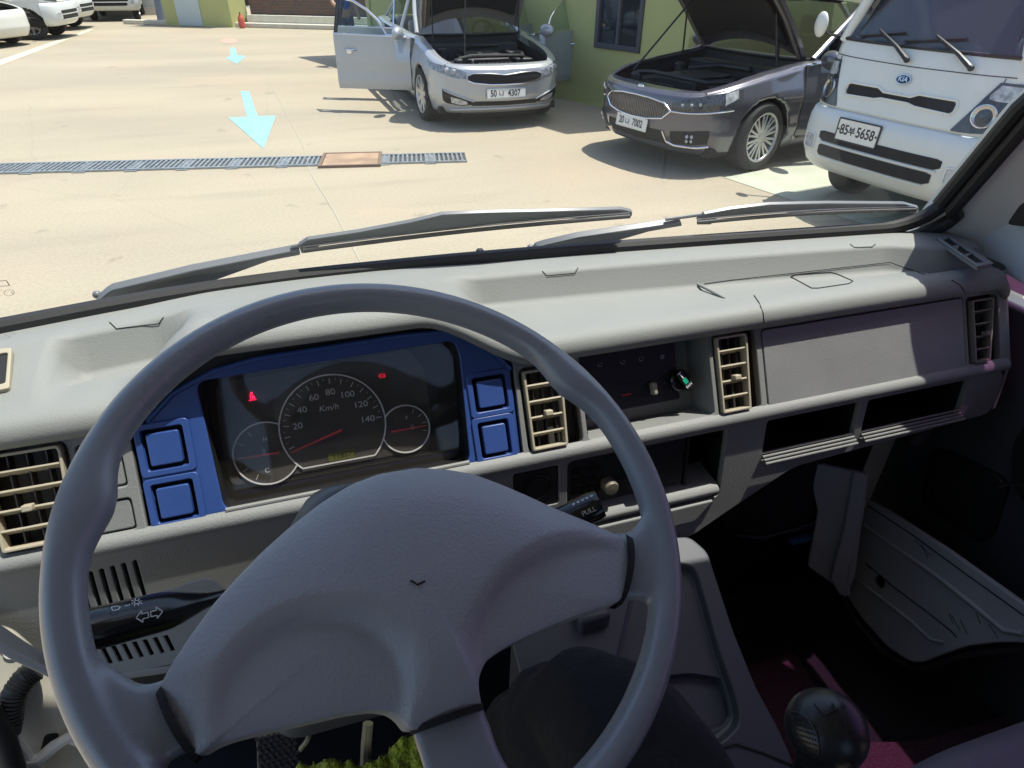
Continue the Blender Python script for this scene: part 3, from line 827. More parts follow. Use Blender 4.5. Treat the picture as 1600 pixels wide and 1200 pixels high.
# rim + spokes fused into one skin
mb = MB(); pts = []
NS = 96
ang = lambda p: math.atan2(p.y, p.x)
a1 = ang(wl(893, 590)); a2 = ang(wl(172, 790))
rows = []
for k in range(NS):
    a = 2 * math.pi * k / NS
    rr_ = .0116
    def bmp(c, wd): 
        d = (a - c + math.pi) % (2 * math.pi) - math.pi; return math.exp(-(d / wd) ** 2)
    g = bmp(a1, .13) + bmp(a2, .12)
    rad_ = Rw - .0045 * g; ra_ = rr_ + .0052 * g
    ra_ += 0
    rows.append([((rad_ + ra_ * math.cos(t)) * math.cos(a), (rad_ + ra_ * math.cos(t)) * math.sin(a), (rr_ + .0016 + .001 * g) * math.sin(t)) for t in (2 * math.pi * j / 20 for j in range(20))])
rows.append(rows[0]); mb.grid(rows, MW, close=True)
def spoke(a, b, wa, wb, tk=.0085, za=-.004, zb=0, n=12):
    """a -> b in wheel plane, widths wa -> wb with flare"""
    t = (b - a).normalized(); nn = Vector((-t.y, t.x)); rs_ = []
    for i in range(n + 1):
        f = i / n; p = a.lerp(b, f); fl = sm(.45, 1, f); wd = (wa + (wb - wa) * fl) / 2; z = za + (zb - za) * f
        rs_.append([(*(p + nn * wd * math.cos(q) * (1 + .12 * abs(math.sin(2 * q)))), z + tk * math.sin(q)) for q in (2 * math.pi * j / 20 for j in range(20))])
    b0 = len(mb.v); mb.grid(rs_, MW, close=True)
    mb.f.append(tuple(b0 + k for k in reversed(range(20)))); mb.f.append(tuple(b0 + n * 20 + k for k in range(20)))
Lj = (wl(250, 1072), wl(310, 1185)); Rj = (wl(978, 836), wl(966, 944)); Bj = (wl(640, 1142), wl(754, 1102))
mid = lambda q: (q[0] + q[1]) / 2
lr = wl(128, 1090); lr = lr.normalized() * Rw; rrp = wl(1035, 880); rrp = rrp.normalized() * Rw; br = wl(752, 1262).normalized() * Rw
lr = mid(Lj).normalized() * Rw; lr = (mid(Lj) + (mid(Lj) - wl(520, 1000)).normalized() * .06).normalized() * Rw
spoke(mid(Lj) * .93, lr, (Lj[0] - Lj[1]).length * .93, .092)
spoke(mid(Rj) * .93, rrp, (Rj[0] - Rj[1]).length * .93, .085)
spoke(mid(Bj) * .92, br, (Bj[0] - Bj[1]).length * .98, .066)
o = mb.build('wheel_rim', M['wheel'], wheel, smooth=0, w=True)
for p in o.data.polygons: p.use_smooth = True
rm = o.modifiers.new('fuse', 'REMESH'); rm.mode = 'VOXEL'; rm.voxel_size = .0018; rm.use_smooth_shade = True
s_ = o.modifiers.new('soft', 'SMOOTH'); s_.factor = .5; s_.iterations = 34

# centre pad
PADPX = [(250, 1072), (268, 1038), (300, 990), (335, 942), (370, 903), (410, 862), (450, 826), (500, 787), (545, 759), (590, 741), (650, 731), (700, 734), (740, 741), (785, 758), (820, 773), (870, 796), (925, 818), (972, 840), (981, 862), (985, 890), (980, 920), (966, 941), (935, 950), (900, 962), (860, 978), (820, 996), (785, 1014), (758, 1034), (748, 1058), (748, 1080), (753, 1101), (715, 1119), (675, 1134), (640, 1142), (628, 1124), (612, 1112), (585, 1108), (540, 1114), (480, 1128), (420, 1141), (360, 1156), (330, 1167), (308, 1182), (287, 1150), (266, 1110)]
OFF0 = .006
pc = wl(640, 905, OFF0)
outp = [wl(u, v, OFF0) for u, v in PADPX]
# smooth resample
def resample(P, n):
    P = P + [P[0]]; d = [0]
    for a, b in zip(P, P[1:]): d.append(d[-1] + (b - a).length)
    out = []; j = 0
    for k in range(n):
        t = d[-1] * k / n
        while d[j + 1] < t: j += 1
        out.append(P[j].lerp(P[j + 1], (t - d[j]) / max(1e-9, d[j + 1] - d[j])))
    return out
outp = resample(outp, 360)
for _ in range(2): outp = [(outp[i - 1] + outp[i] * 2 + outp[(i + 1) % 360]) / 4 for i in range(360)]
MWI = MW.inverted()
def ell(u, v, cu_, cv, ru, rv, rot):
    du, dv = u - cu_, v - cv; c, s = math.cos(R(rot)), math.sin(R(rot)); a, b = (du * c + dv * s) / ru, (-du * s + dv * c) / rv
    return math.sqrt(a * a + b * b)
def padh(p, f):
    u, v = pix(MW @ Vector((p.x, p.y, OFF0)))
    h = .019 * (1 - f ** 3.2) ** .8
    # Y-shaped ridge with two dished lobes
    e1_ = ell(u, v, 488, 1098, 168, 138, -28); e2_ = ell(u, v, 888, 975, 168, 122, -28)
    d = .011 * (1 - sm(.82, 1.03, e1_)) + .012 * (1 - sm(.85, 1.02, e2_))
    # crease line where the lobes begin (upper sides)
    k1 = math.exp(-((e1_ - 1.0) / .07) ** 2) * .0016 * sm(1160, 1000, v) ; k2 = math.exp(-((e2_ - 1.0) / .06) ** 2) * .0016
    return h - d * (1 - f ** 4) - (k1 + k2) * (1 - f ** 6) * 1.5
rows = []
NR = 70
for i in range(NR + 1):
    f = i / NR; f_ = math.sin(f * math.pi / 2) ** .9 if i else 0.0
    row = []
    for q in outp:
        p = pc.lerp(q, f_); row.append((p.x, p.y, OFF0 + padh(p, f_) - (.0 if i < NR else .001)))
    rows.append(row)
for k, (sc, z) in enumerate(((1.0, -.006), (.985, -.02), (.8, -.034))):
    rows.append([(pc.x + (q.x - pc.x) * sc, pc.y + (q.y - pc.y) * sc, z) for q in outp])
mb = MB(); mb.grid(rows, MW, close=True)
pad = mb.build('horn_pad', M['pad'], wheel, smooth=0, w=True, weld=True)
for p in pad.data.polygons: p.use_smooth = True
# black gaps at the three joints
mb = MB()
for (a, b), bow in ((Lj, -.004), (Rj, .004), (Bj, 0)):
    c_ = (a + b) / 2; t = (b - a).normalized(); n_ = Vector((-t.y, t.x)); o_ = c_.normalized()
    rs_ = []
    ext = .004
    for k in range(13):
        f = k / 12; p = a.lerp(b, f) + o_ * (.0015 + abs(bow) * 4 * f * (1 - f) * .5)
        zz = .0105 * math.sqrt(max(0, 1 - (2 * f - 1) ** 2)) 
        rs_.append([(*(p - o_ * .0028), -.012), (*(p - o_ * .0028), .0015 + zz), (*(p + o_ * .001), .0005 + zz), (*(p + o_ * .001), -.012)])
    mb.grid(rs_, MW, close=True)
    mb.build('pad_gap', M['seam'], wheel, smooth=30, w=True); mb = MB()
# small embossed horn mark: an open bowl line
bvp = BVHTree.FromPolygons([tuple(v.co) for v in pad.data.vertices], [tuple(p.vertices) for p in pad.data.polygons])
mb = MB(); Q = []
for (u, v) in ((641, 907), (647, 910), (652, 914), (658, 911), (664, 908)):
    p, n_, i_, d_ = bvp.ray_cast(CAM, ray(u, v).normalized()); Q.append(p + WN * .0002)
mb.tube(Q, .0007, 6)
mb.build('horn_mark', M['seam'], wheel, w=True)
Q = []
mb = MB()
for (u, v) in ((648, 914), (653, 918), (660, 915)):
    p, n_, i_, d_ = bvp.ray_cast(CAM, ray(u, v).normalized()); Q.append(p + WN * .0002)
mb.tube(Q, .0005, 6)
mb.build('horn_mark', M['greymark'], wheel, w=True)

# column shroud behind the wheel
colm = thing('steering_column', 'dark grey steering column shroud behind the wheel with two stalks', 'steering column', tuple(WC - WN * .15))
mb = MB(); rs_ = []
for z, w_, h_, cy_ in ((-.035, .050, .052, -.005), (-.05, .066, .062, -.008), (-.12, .078, .066, -.008), (-.19, .085, .070, -.008), (-.34, .095, .072, -.012)):
    rs_.append([(x, y + cy_, z) for x, y in rr(-w_, -h_, w_, h_, .03, 6)])
mb.grid(rs_, MW, close=True); mb.f.append(tuple(range(len(rs_[0]))))
mb.build('column_shroud', M['console'], colm, smooth=50, w=True)
# left stalk: from behind the hub out to the picture's left
def stalk(name, A, B, r0, r1, r2):
    d = (B - A); n = 14; pts_ = [A + d * k / n for k in range(n + 1)]
    rad_ = [r0 if k < 2 else r0 + (r1 - r0) * sm(2, n * .55, k) for k in range(n + 1)]
    rad_[-1] = r2
    m_ = MB(); m_.tube(pts_, rad_, 18, flat=.8); return m_.build(name, M['gloss'], colm, smooth=60, w=True)
A = at(372, 925, .60); B = at(128, 987, .50)
stalk('indicator_stalk', A, B, .006, .0185, .0165)
# icons printed on the stalk, facing the driver
def stalk_frame(u, v, A, B, r, roll=0):
    p = at(u, v, .5); d = (B - A).normalized(); t = (p - A).dot(d)
    # nearest point on axis to the viewing ray
    rd = ray(u, v).normalized(); w0 = CAM - A; a, b_, c_ = 1, rd.dot(d), 1; dd, ee = rd.dot(w0), d.dot(w0)
    t = (1 * ee - b_ * dd) / (1 - b_ * b_); q = A + d * t
    nn = (CAM - q); nn = (nn - d * nn.dot(d)).normalized()
    nn = Matrix.Rotation(R(roll), 3, d) @ nn
    return frame(q + nn * (r + .0006), -d, nn)
MS = stalk_frame(219, 967, A, B, .0178)
def arrow_outline(mb, cx, cy, s, sgn, wd):
    P = [(-.5, 0), (0, .5), (0, .22), (.5, .22), (.5, -.22), (0, -.22), (0, -.5)]
    P = [Vector((cx + sgn * x * s, cy + y * s)) for x, y in P]
    for a, b in zip(P, P[1:] + P[:1]): v_, f_ = _line(a, b, wd); mb.add(v_, f_, MS)
mb = MB(); arrow_outline(mb, -.0055, 0, .0092, 1, .0008); arrow_outline(mb, .0055, 0, .0092, -1, .0008)
mb.build('indicator_mark', M['white'], colm, smooth=0, w=True)
MS = stalk_frame(206, 962, A, B, .0165, 40)
mb = MB()
c = Vector((.000, .001))
for k in range(8):
    d = Vector((math.cos(R(45 * k)), math.sin(R(45 * k)))); v_, f_ = _line(c + d * .0026, c + d * .0042, .0006); mb.add(v_, f_, MS)
for k in range(12):
    d = Vector((math.cos(R(30 * k)), math.sin(R(30 * k)))); d2 = Vector((math.cos(R(30 * k + 30)), math.sin(R(30 * k + 30)))); v_, f_ = _line(c + d * .0019, c + d2 * .0019, .0005); mb.add(v_, f_, MS)
for x0 in (-.0095,):
    v_, f_ = _line(Vector((x0, 0)), Vector((x0 + .004, 0)), .0006); mb.add(v_, f_, MS)
c = Vector((-.0155, 0))
for a, b in (((-.003, -.002), (-.003, .002)), ((-.003, .002), (.001, .002)), ((.001, .002), (.003, 0)), ((.003, 0), (.001, -.002)), ((.001, -.002), (-.003, -.002))):
    v_, f_ = _line(c + Vector(a), c + Vector(b), .0006); mb.add(v_, f_, MS)
mb.build('light_mark', M['white'], colm, smooth=0, w=True)
A2 = at(800, 850, .60); B2 = at(938, 787, .60)
stalk('wiper_stalk', A2, B2, .008, .0150, .0135)
MS = stalk_frame(918, 796, A2, B2, .0148)
MS = MS @ Matrix.Rotation(R(180), 4, 'Z')
text('stalk_word', 'PULL', .0062, MS @ Matrix.Translation((0, -.002, 0)), M['white'], colm, .0001)
MS2 = stalk_frame(915, 786, A2, B2, .0145, -38) @ Matrix.Rotation(R(180), 4, 'Z')
mb = MB()
for k in range(5):
    v_, f_ = _line(Vector((-.012 + .0045 * k, 0)), Vector((-.0095 + .0045 * k, .0)), .0014); mb.add(v_, f_, MS2)
mb.build('wiper_mark', M['white'], colm, smooth=0, w=True)
# lower steering cover with ribbed vent
MLc = frame(at(200, 1010, .62), (1, 0, 0), (0, -.75, .66))
q = L(MLc, [(60, 985), (330, 900), (420, 1000), (262, 1040), (150, 1066), (110, 1060)])
gl = []
for k in range(7):
    t0 = (160 + 16.3 * k, 1013 - 3.3 * k); b0_ = (t0[0] + 12, t0[1] + 24)
    a, b = Vector(loc(MLc, *t0)), Vector(loc(MLc, *b0_)); gl.append([(a.x - .0016, a.y), (b.x - .0016, b.y), (b.x + .0022, b.y), (a.x + .0022, a.y)])
plate('knee_cover', [rpoly(q, .012)] + gl, .004, MLc, M['dash'], dash, bevel=.001)
plate('grille_backing', [L(MLc, [(140, 1010), (265, 980), (275, 1020), (165, 1050)])], .001, MLc, M['seam'], dash, top=-.006)
plate('knee_cover_edge', [rpoly(L(MLc, [(-60, 960), (20, 1015), (110, 1062), (262, 1041), (420, 1003), (420, 1012), (262, 1052), (108, 1074), (15, 1030), (-60, 980)]), .004)], .03, MLc, M['dash'], dash, bevel=.002, top=.001)

# ================================================================== CENTRE CONSOLE
cons = thing('centre_console', 'grey plastic centre console with a square tray beside the gear lever', 'console', (.42, .45, .8))
nC = Vector((0, -.52, 1)).normalized()
MCn = frame((.45, .48, 1.10), (1, 0, 0), nC)
q = L(MCn, [(860, 850), (1078, 838), (1106, 862), (1120, 905), (1146, 985), (1180, 1070), (1218, 1140), (1240, 1190), (1250, 1400), (900, 1400), (800, 1000)])
q = rpoly(q, .01)
rec = rpoly(L(MCn, [(1000, 870), (1086, 885), (1100, 930), (1122, 1010), (1150, 1090), (1158, 1130), (1130, 1158), (1108, 1164), (1000, 1186), (960, 1050)]), .014)
plate('console_top', [q, rec], .014, MCn, M['console'], cons, bevel=.003)
# stepped tray
def shrink(P, s, dy=0):
    cxx = sum(p[0] for p in P) / len(P); cyy = sum(p[1] for p in P) / len(P); return [(cxx + (p[0] - cxx) * s, cyy + (p[1] - cyy) * s + dy) for p in P]
rows_ = [[(x, y, z) for x, y in P] for P, z in ((rec, -.002), (shrink(rec, .97), -.014), (shrink(rec, .93), -.0155), (shrink(rec, .90), -.0165))]
mb = MB(); mb.grid(rows_, MCn, close=True); mb.build('tray_wall', M['console'], cons, smooth=30, w=True)
tr = rpoly(L(MCn, [(1080, 1052), (1128, 1060), (1150, 1108), (1140, 1134), (1075, 1150), (1000, 1160), (1000, 1060)], -.016), .008)
plate('tray_floor', [shrink(rec, .92), tr], .006, MCn, M['console'], cons, top=-.0155, bevel=.001)
plate('cup_tray', [shrink(tr, 1.02)], .002, MCn, M['console'], cons, top=-.028)
mb = MB(); mb.grid([[(x, y, z) for x, y in P] for P, z in ((tr, -.016), (shrink(tr, .93), -.0278))], MCn, close=True); mb.build('cup_tray_wall', M['console'], cons, smooth=30, w=True)
mb = MB(); p_ = [Vector((*loc(MCn, u, v), .001)) for u, v in ((1104, 1176), (1150, 1163), (1195, 1178), (1238, 1196))]
mb.tube([MCn @ p for p in p_], .0016, 6); mb.build('console_seam', M['seam'], cons, w=True)
# console sides
mb = MB()
side = [Vector((*loc(MCn, u, v), -.006)) for u, v in ((1078, 838), (1106, 862), (1120, 905), (1146, 985), (1180, 1070), (1218, 1140), (1240, 1190), (1250, 1400))]
mb.grid([[MCn @ p for p in side], [Vector(((MCn @ p).x + .01, (MCn @ p).y, .65)) for p in side]]); mb.build('console_side', M['console'], cons, smooth=50, w=True)
mb = MB(); side = [Vector((*loc(MCn, u, v), -.006)) for u, v in ((860, 850), (800, 1000), (900, 1400))]
mb.grid([[MCn @ p for p in side], [Vector(((MCn @ p).x - .01, (MCn @ p).y, .65)) for p in side]]); mb.build('console_side', M['console'], cons, smooth=50, w=True)
# vertical pedestal between dash and console, left face seen below the pad
mb = MB(); mb.box((.255, .48, .65), (.30, .70, 1.13)); mb.build('console_pedestal', M['console'], cons, bevel=.006, w=True)
# gear lever
gk = at(1291, 1140, .455)
gear = thing('gear_lever', 'black ball topped gear lever standing beside the console', 'gear lever', (gk.x, gk.y - .02, .8))
mb = MB(); mb.ball((0, 0, 0), (.0275, .0275, .0265), Matrix.Translation(gk), 36, 24)
kn = mb.build('gear_knob', mat('knob_black', (.012, .013, .015), .33, bump=[('noise', 500, .15, .0003)]), gear, smooth=180, w=True)
gd = (CAM - gk).normalized(); gtop = Vector((-.02, .08, 1)).normalized()
MG = frame(gk + (gtop * .75 + gd * .25).normalized() * .0262, (1, 0, 0), (gtop * .75 + gd * .25))
def onball(u, v):
    d = ray(u, v).normalized(); oc = CAM - gk; b_ = oc.dot(d); c_ = oc.length_squared - .0277 ** 2; di = b_ * b_ - c_
    return None if di < 0 else CAM + d * (-b_ - math.sqrt(di))
mb = MB()
for seg in (((1280, 1110), (1289, 1117), (1310, 1107)), ((1272, 1100), (1280, 1109)), ((1300, 1098), (1306, 1108)), ((1289, 1117), (1293, 1126)), ((1296, 1133), (1300, 1137)), ((1316, 1124), (1321, 1133)), ((1315, 1098), (1322, 1106))):
    Q = [onball(a_[0] + (b_[0] - a_[0]) * k / 6, a_[1] + (b_[1] - a_[1]) * k / 6) for a_, b_ in zip(seg, seg[1:]) for k in range(7)]
    Q = [q for i, q in enumerate(Q) if i == 0 or q is None or (Q[i - 1] is not None and (q - Q[i - 1]).length > 1e-6)]
    if None not in Q: mb.tube(Q, .0006, 5)
mb.build('shift_pattern', M['seam'], gear, w=True)
mb = MB(); Q = [onball(1234 + 12 * math.sin(t), 0) for t in ()]; 
Q = [p for p in (onball(u, v) for u, v in ((1236, 1112), (1248, 1114), (1260, 1121), (1270, 1133), (1277, 1148), (1280, 1165), (1279, 1180))) if p]
mb.tube(Q, .0007, 6)
for i in range(9):
    for j in range(7):
        u, v = 1238 + i * 4.6 + j * 1.0, 1121 + j * 8.2 + i * 1.6
        if (u - 1240) ** 2 / 1600 + (v - 1190) ** 2 / 5600 > 1.9: continue
        p = onball(u, v)
        if p: mb.ball((0, 0, 0), .0007, Matrix.Translation(p), 6, 4)
mb.build('knob_texture', M['black'], gear, smooth=60, w=True)
mb = MB(); mb.lathe([(.017, -.024), (.013, -.034), (.009, -.05), (.008, -.42)], 20, Matrix.Translation(gk)); mb.lathe([(.011, -.12), (.03, -.19), (.05, -.26), (.06, -.44)], 24, Matrix.Translation(gk)); mb.build('gear_shaft', M['rubber'], gear, w=True)

# ================================================================== PASSENGER SIDE
M['carpet'] = mat('black_carpet', (.018, .018, .020), .95, bump=[('noise', 420, .9, .004)], var=(260, .6))
M['matred'] = mat('burgundy_carpet', (.075, .033, .048), .95, bump=[('noise', 380, 1, .004)], var=(330, .55))
fm = thing('floor_mat', 'black carpet covering the passenger footwell floor', 'carpet', (.8, .4, .8))
mb = MB(); rows_ = []
for i in range(60):
    rows_.append([(.42 + .68 * i / 59, -.3 + 1.06 * j / 79, .652 + .006 * noise.noise((i * .3, j * .3, 0))) for j in range(80)])
mb.grid(rows_); o = mb.build('carpet_pile', M['carpet'], fm, smooth=180, w=True)
fm2 = thing('floor_rug', 'burgundy carpet mat lying on the black footwell carpet', 'floor mat', (.75, .35, .8))
Mf = frame((0, 0, .668), (1, 0, 0), (0, 0, 1))
mb = MB(); qd = L(Mf, [(1150, 1046), (1241, 1018), (1275, 1075), (1330, 1160), (1430, 1160), (1600, 1110), (1700, 1200), (1180, 1400), (1120, 1190)])
plate('rug_pile', [rpoly(qd, .02)], .01, Mf, M['matred'], fm2, bevel=.003, top=.004)
# kick panel at the front of the door opening
kp = thing('kick_panel', 'grey plastic kick panel at the front edge of the passenger door opening', 'kick panel', (.95, .6, .8))
MK = frame((.93, .62, 1.05), (1, 0, 0), (-.55, -.8, .1))
q1 = L(MK, [(1262, 722), (1290, 728), (1322, 735), (1357, 742), (1352, 790), (1345, 830), (1336, 900), (1322, 935), (1300, 912), (1262, 885), (1278, 800)])
plate('panel_face', [rpoly(q1, .006)], .01, MK, M['kick'], kp, bevel=.002)
q2 = L(MK, [(1334, 738), (1357, 743), (1350, 790), (1322, 905), (1330, 932), (1312, 930), (1297, 905), (1318, 830)], .012)
plate('panel_flange', [rpoly(q2, .005)], .012, MK, M['kick'], kp, bevel=.003, top=.012)
# under dash clutter
ub = thing('heater_box', 'black heater housing hanging under the passenger side dashboard', 'heater', (.75, .72, 1.1))
MB_ = frame((.7, .70, 1.1), (1, 0, 0), (0, -1, .12))
plate('housing_front', [rpoly(L(MB_, [(1120, 690), (1300, 700), (1290, 800), (1270, 830), (1160, 840), (1130, 820)]), .012)], .06, MB_, M['black'], ub, bevel=.004)
mb = MB(); mb.tube([MB_ @ Vector((*loc(MB_, u, v), .004)) for u, v in ((1150, 835), (1190, 838), (1230, 828), (1280, 812))], .003, 8); mb.build('housing_edge', M['doordark'], ub, w=True)
plate('blue_connector', [rr(*[*loc(MB_, 1234, 850), *loc(MB_, 1267, 835)], .001)], .012, MB_, mat('connector_blue', (.03, .12, .28), .4), ub, bevel=.001, top=.006)
mb = MB(); mb.tube([Vector(p) for p in ((1.0, .66, 1.2), (.97, .64, 1.16), (.95, .64, 1.14))], .018, 12); mb.build('vent_hose', M['rubber'], ub, w=True)
# passenger door
door = thing('passenger_door', 'dark trimmed passenger door with a round speaker and pale painted top', 'door', (1.12, .2, .8))
MD = frame((1.10, .3, 1.2), (0, 1, 0), (-1, 0, 0))       # local x = +Y? picked below
def DL(pts, off=0): return L(MD, pts, off)
mb = MB()
mb.box((1.10, -.40, .62), (1.15, .80, 1.375)); mb.build('door_trim', M['doordark'], door, bevel=.006, w=True)
topq = DL([(1512, 382), (1545, 350), (1568, 345), (1640, 362), (1800, 420), (1800, 560), (1600, 447), (1548, 416)], .035)
plate('door_top_rail', [rpoly(topq, .012)], .03, MD, mat('white_metal_sky_tint', (.72, .77, .82), .35, coat=.3), door, bevel=.006, top=.035)  # white metal; the blue of the reflected sky is put into its colour
# window frame posts and glass tinted purple
mb = MB(); mb.box((1.105, -.40, 1.40), (1.135, -.33, 2.0)); mb.box((1.09, -.4, 1.965), (1.13, .42, 2.03)); mb.build('window_frame', M['steelw'], door, bevel=.004, w=True)
mb = MB(); mb.add([(1.118, -.36, 1.39), (1.118, .79, 1.39), (1.09, .44, 2.0), (1.10, -.36, 2.0)], [(0, 1, 2, 3)]); mb.build('window_glass', glass('purple_film_glass', (.34, .15, .32), .9), door, w=True)
tri = DL([(1578, 350), (1600, 318), (1640, 300), (1700, 330), (1700, 365)], .045)
plate('mirror_sail', [rpoly(tri, .008)], .004, MD, M['black'], door, top=.052)
sp = DL([(1452, 706), (1470, 700), (1560, 745), (1572, 762), (1548, 838), (1532, 850), (1450, 800), (1438, 780)], .012)
plate('speaker_frame', [rpoly(sp, .015), shrink(rpoly(sp, .015), .84)], .014, MD, M['black'], door, bevel=.002, top=.012)
plate('speaker_mesh', [shrink(rpoly(sp, .015), .86)], .002, MD, mat('speaker_mesh', (.012, .012, .013), .7, bump=[('voronoi', 260, .9, .002)]), door, top=.006)
sp2 = DL([(1600, 665), (1582, 690), (1578, 720), (1582, 760), (1600, 790), (1680, 840), (1680, 640)], .02)
plate('door_pocket', [rpoly(sp2, .01)], .02, MD, M['black'], door, bevel=.003, top=.02)
mb = MB(); mb.tube([MD @ Vector((*loc(MD, u, v, .02), .02)) for u, v in ((1562, 760), (1575, 756), (1592, 756), (1605, 758))], .0035, 8); mb.build('door_strap', M['silver'], door, w=True)
# door sill cover: big grey scuffed panel
MSl = frame((.985, .3, .95), (0, 1, 0), (-1, 0, .22))
sc = thing('step_cover', 'scuffed grey plastic step cover along the passenger door sill', 'step cover', (1.04, .3, .8))
q = [(1356, 780), (1400, 806), (1480, 858), (1600, 944), (1600, 985), (1600, 1004), (1560, 1004), (1510, 1010), (1470, 1024), (1440, 1036), (1420, 1034), (1385, 1010), (1345, 965), (1322, 930), (1315, 900), (1320, 872), (1335, 830)]
sl = L(MSl, q)
sl = [p for p in sl]
ext = [loc(MSl, 1700, 1016), loc(MSl, 1700, 1004)]
sl2 = sl[:3] + [loc(MSl, 1720, 1030), loc(MSl, 1720, 1060)] + sl[5:]
hole_c = loc(MSl, 1373, 909)
hc_ = [(hole_c[0] + .0125 * math.cos(R(a)), hole_c[1] + .0125 * math.sin(R(a))) for a in range(0, 360, 20)]
plate('cover_panel', [rpoly(sl2, .01), hc_], .012, MSl, M['kick'], sc, bevel=.003)
mb = MB()
def sline(pts, r=.0028, off=.0012):
    mb.tube([MSl @ Vector((*loc(MSl, u, v, off), off)) for u, v in pts], r, 8)
sline([(1350, 822), (1400, 856), (1460, 897), (1520, 945), (1568, 985), (1600, 990)], .0045)
sline([(1335, 902), (1365, 925), (1420, 968), (1455, 1000), (1475, 1004)], .0035)
mb.build('cover_rib', M['kick'], sc, smooth=60, w=True)
mb = MB()
sline([(1352, 880), (1400, 920), (1450, 957), (1485, 985), (1495, 996)], .0012, .0002)
sline([(1356, 790), (1420, 832), (1500, 890), (1600, 962)], .0012, .0002)
for a, b in (((1430, 845), (1455, 868)), ((1440, 850), (1450, 872)), ((1487, 962), (1500, 985)), ((1500, 968), (1512, 992)), ((1525, 958), (1532, 975)), ((1545, 975), (1560, 998)), ((1483, 958), (1489, 975))): sline([a, b], .0006, .0002)
mb.build('cover_groove', M['seam'], sc, w=True)
mb = MB(); mb.tube([MSl @ Vector((*loc(MSl, u, v, -.004), -.004)) for u, v in ((1342, 800), (1322, 850), (1310, 892), (1312, 925), (1340, 975), (1382, 1020), (1420, 1044), (1445, 1046), (1480, 1034), (1520, 1022), (1600, 1016))], .006, 8); mb.build('door_weatherstrip', M['rubber'], sc, w=True)
plate('cover_well', [[(hole_c[0] + .02 * math.cos(R(a)), hole_c[1] + .02 * math.sin(R(a))) for a in range(0, 360, 20)]], .001, MSl, M['seam'], sc, top=-.012)
# ================================================================== SEAT
M['seat'] = mat('seat_vinyl', (.13, .125, .155), .5, bump=[('voronoi', 160, .25, .0008)], var=(8, .08), sheen=.1)
seat = thing('passenger_seat', 'grey vinyl passenger seat cushion at the lower right corner', 'seat', (.8, -.1, .8))
Ms = frame((0, 0, 1.10), (1, 0, 0), (0, 0, 1))
a_, b_, c_ = gz(1385, 1210, 1.10), gz(1470, 1160, 1.10), gz(1605, 1112, 1.10)
d2 = (c_ - b_).normalized()
qs = [(a_.x, a_.y), (b_.x, b_.y), (c_.x, c_.y), (c_.x + d2.x * .25, c_.y + d2.y * .25), (1.0, -.45), (a_.x - .03, -.45)]
plate('seat_cushion', [rpoly(qs, .05, 6)], .16, Ms, M['seat'], seat, bevel=.03, brs=5)
mb = MB(); mb.box((a_.x - .02, -.50, 1.08), (1.0, -.38, 1.75)); mb.build('seat_backrest', M['seat'], seat, bevel=.04, seg=5, w=True)
mb = MB(); mb.box((a_.x + .02, -.45, .65), (.98, -.02, .96)); mb.build('seat_base', M['black'], seat, bevel=.01, w=True)
ds = thing('driver_seat', 'grey vinyl driver seat under the person', 'seat', (.03, -.3, .8))
mb = MB(); mb.box((-.22, -.48, 1.0), (.28, -.05, 1.13)); mb.build('seat_cushion', M['seat'], ds, bevel=.03, seg=4, w=True)
mb = MB(); mb.box((-.22, -.60, 1.05), (.28, -.49, 1.75)); mb.build('seat_backrest', M['seat'], ds, bevel=.04, seg=4, w=True)
mb = MB(); mb.box((-.20, -.48, .65), (.26, -.10, 1.0)); mb.build('seat_base', M['black'], ds, bevel=.01, w=True)

# ================================================================== PERSON (legs in black ribbed trousers)
M['cloth'] = mat('black_knit', (.010, .010, .012), .95, bump=[('noise', 240, .7, .0012), ('noise', 26, .5, .012)])
nt = M['cloth'].node_tree; wv = nt.nodes.new('ShaderNodeTexWave'); wv.inputs['Scale'].default_value = 120; wv.inputs['Distortion'].default_value = .5
person = thing('person', 'driver in black ribbed trousers, right knee raised beside the steering wheel', 'person', (.1, -.2, 1.1))
def limb(name, joints, m):
    me = bpy.data.meshes.new(name); me.from_pydata([tuple(j[0]) for j in joints['v']], joints['e'], [])
    o = link(name, me, m, person, 0); world(o)
    sk_ = o.modifiers.new('skin', 'SKIN'); sk_.use_smooth_shade = True
    for i, j in enumerate(joints['v']):
        sv = me.skin_vertices[0].data[i]; sv.radius = (j[1], j[2] if len(j) > 2 else j[1])
    me.skin_vertices[0].data[0].use_root = True
    ss = o.modifiers.new('sub', 'SUBSURF'); ss.levels = 2; ss.render_levels = 3
    return o
kn_ = at(968, 1088, .545)
kx = Vector((kn_.x, kn_.y, kn_.z))
hipR = Vector((.13, -.24, 1.20)); 
jv = [((.03, -.28, 1.21), .12), (hipR, .095), (hipR.lerp(kx, .5) + Vector((.01, 0, .01)), .083), (kx + Vector((0, -.02, 0)), .066), (kx + Vector((-.03, .035, -.06)), .058), (kx + Vector((-.05, .09, -.20)), .052), (kx + Vector((-.06, .13, -.33)), .044),
      ((-.08, -.24, 1.20), .095), ((-.20, .0, 1.19), .08), ((-.30, .12, 1.15), .064), ((-.31, .18, 1.03), .055), ((-.30, .22, .90), .046)]
tro = limb('trousers', {'v': jv, 'e': [(0, 1), (1, 2), (2, 3), (3, 4), (4, 5), (5, 6), (0, 7), (7, 8), (8, 9), (9, 10), (10, 11)]}, M['cloth'])
tx_ = bpy.data.textures.new('fold_noise', 'CLOUDS'); tx_.noise_scale = .055; tx_.noise_depth = 3
dm = tro.modifiers.new('folds', 'DISPLACE'); dm.texture = tx_; dm.strength = .022; dm.mid_level = .5
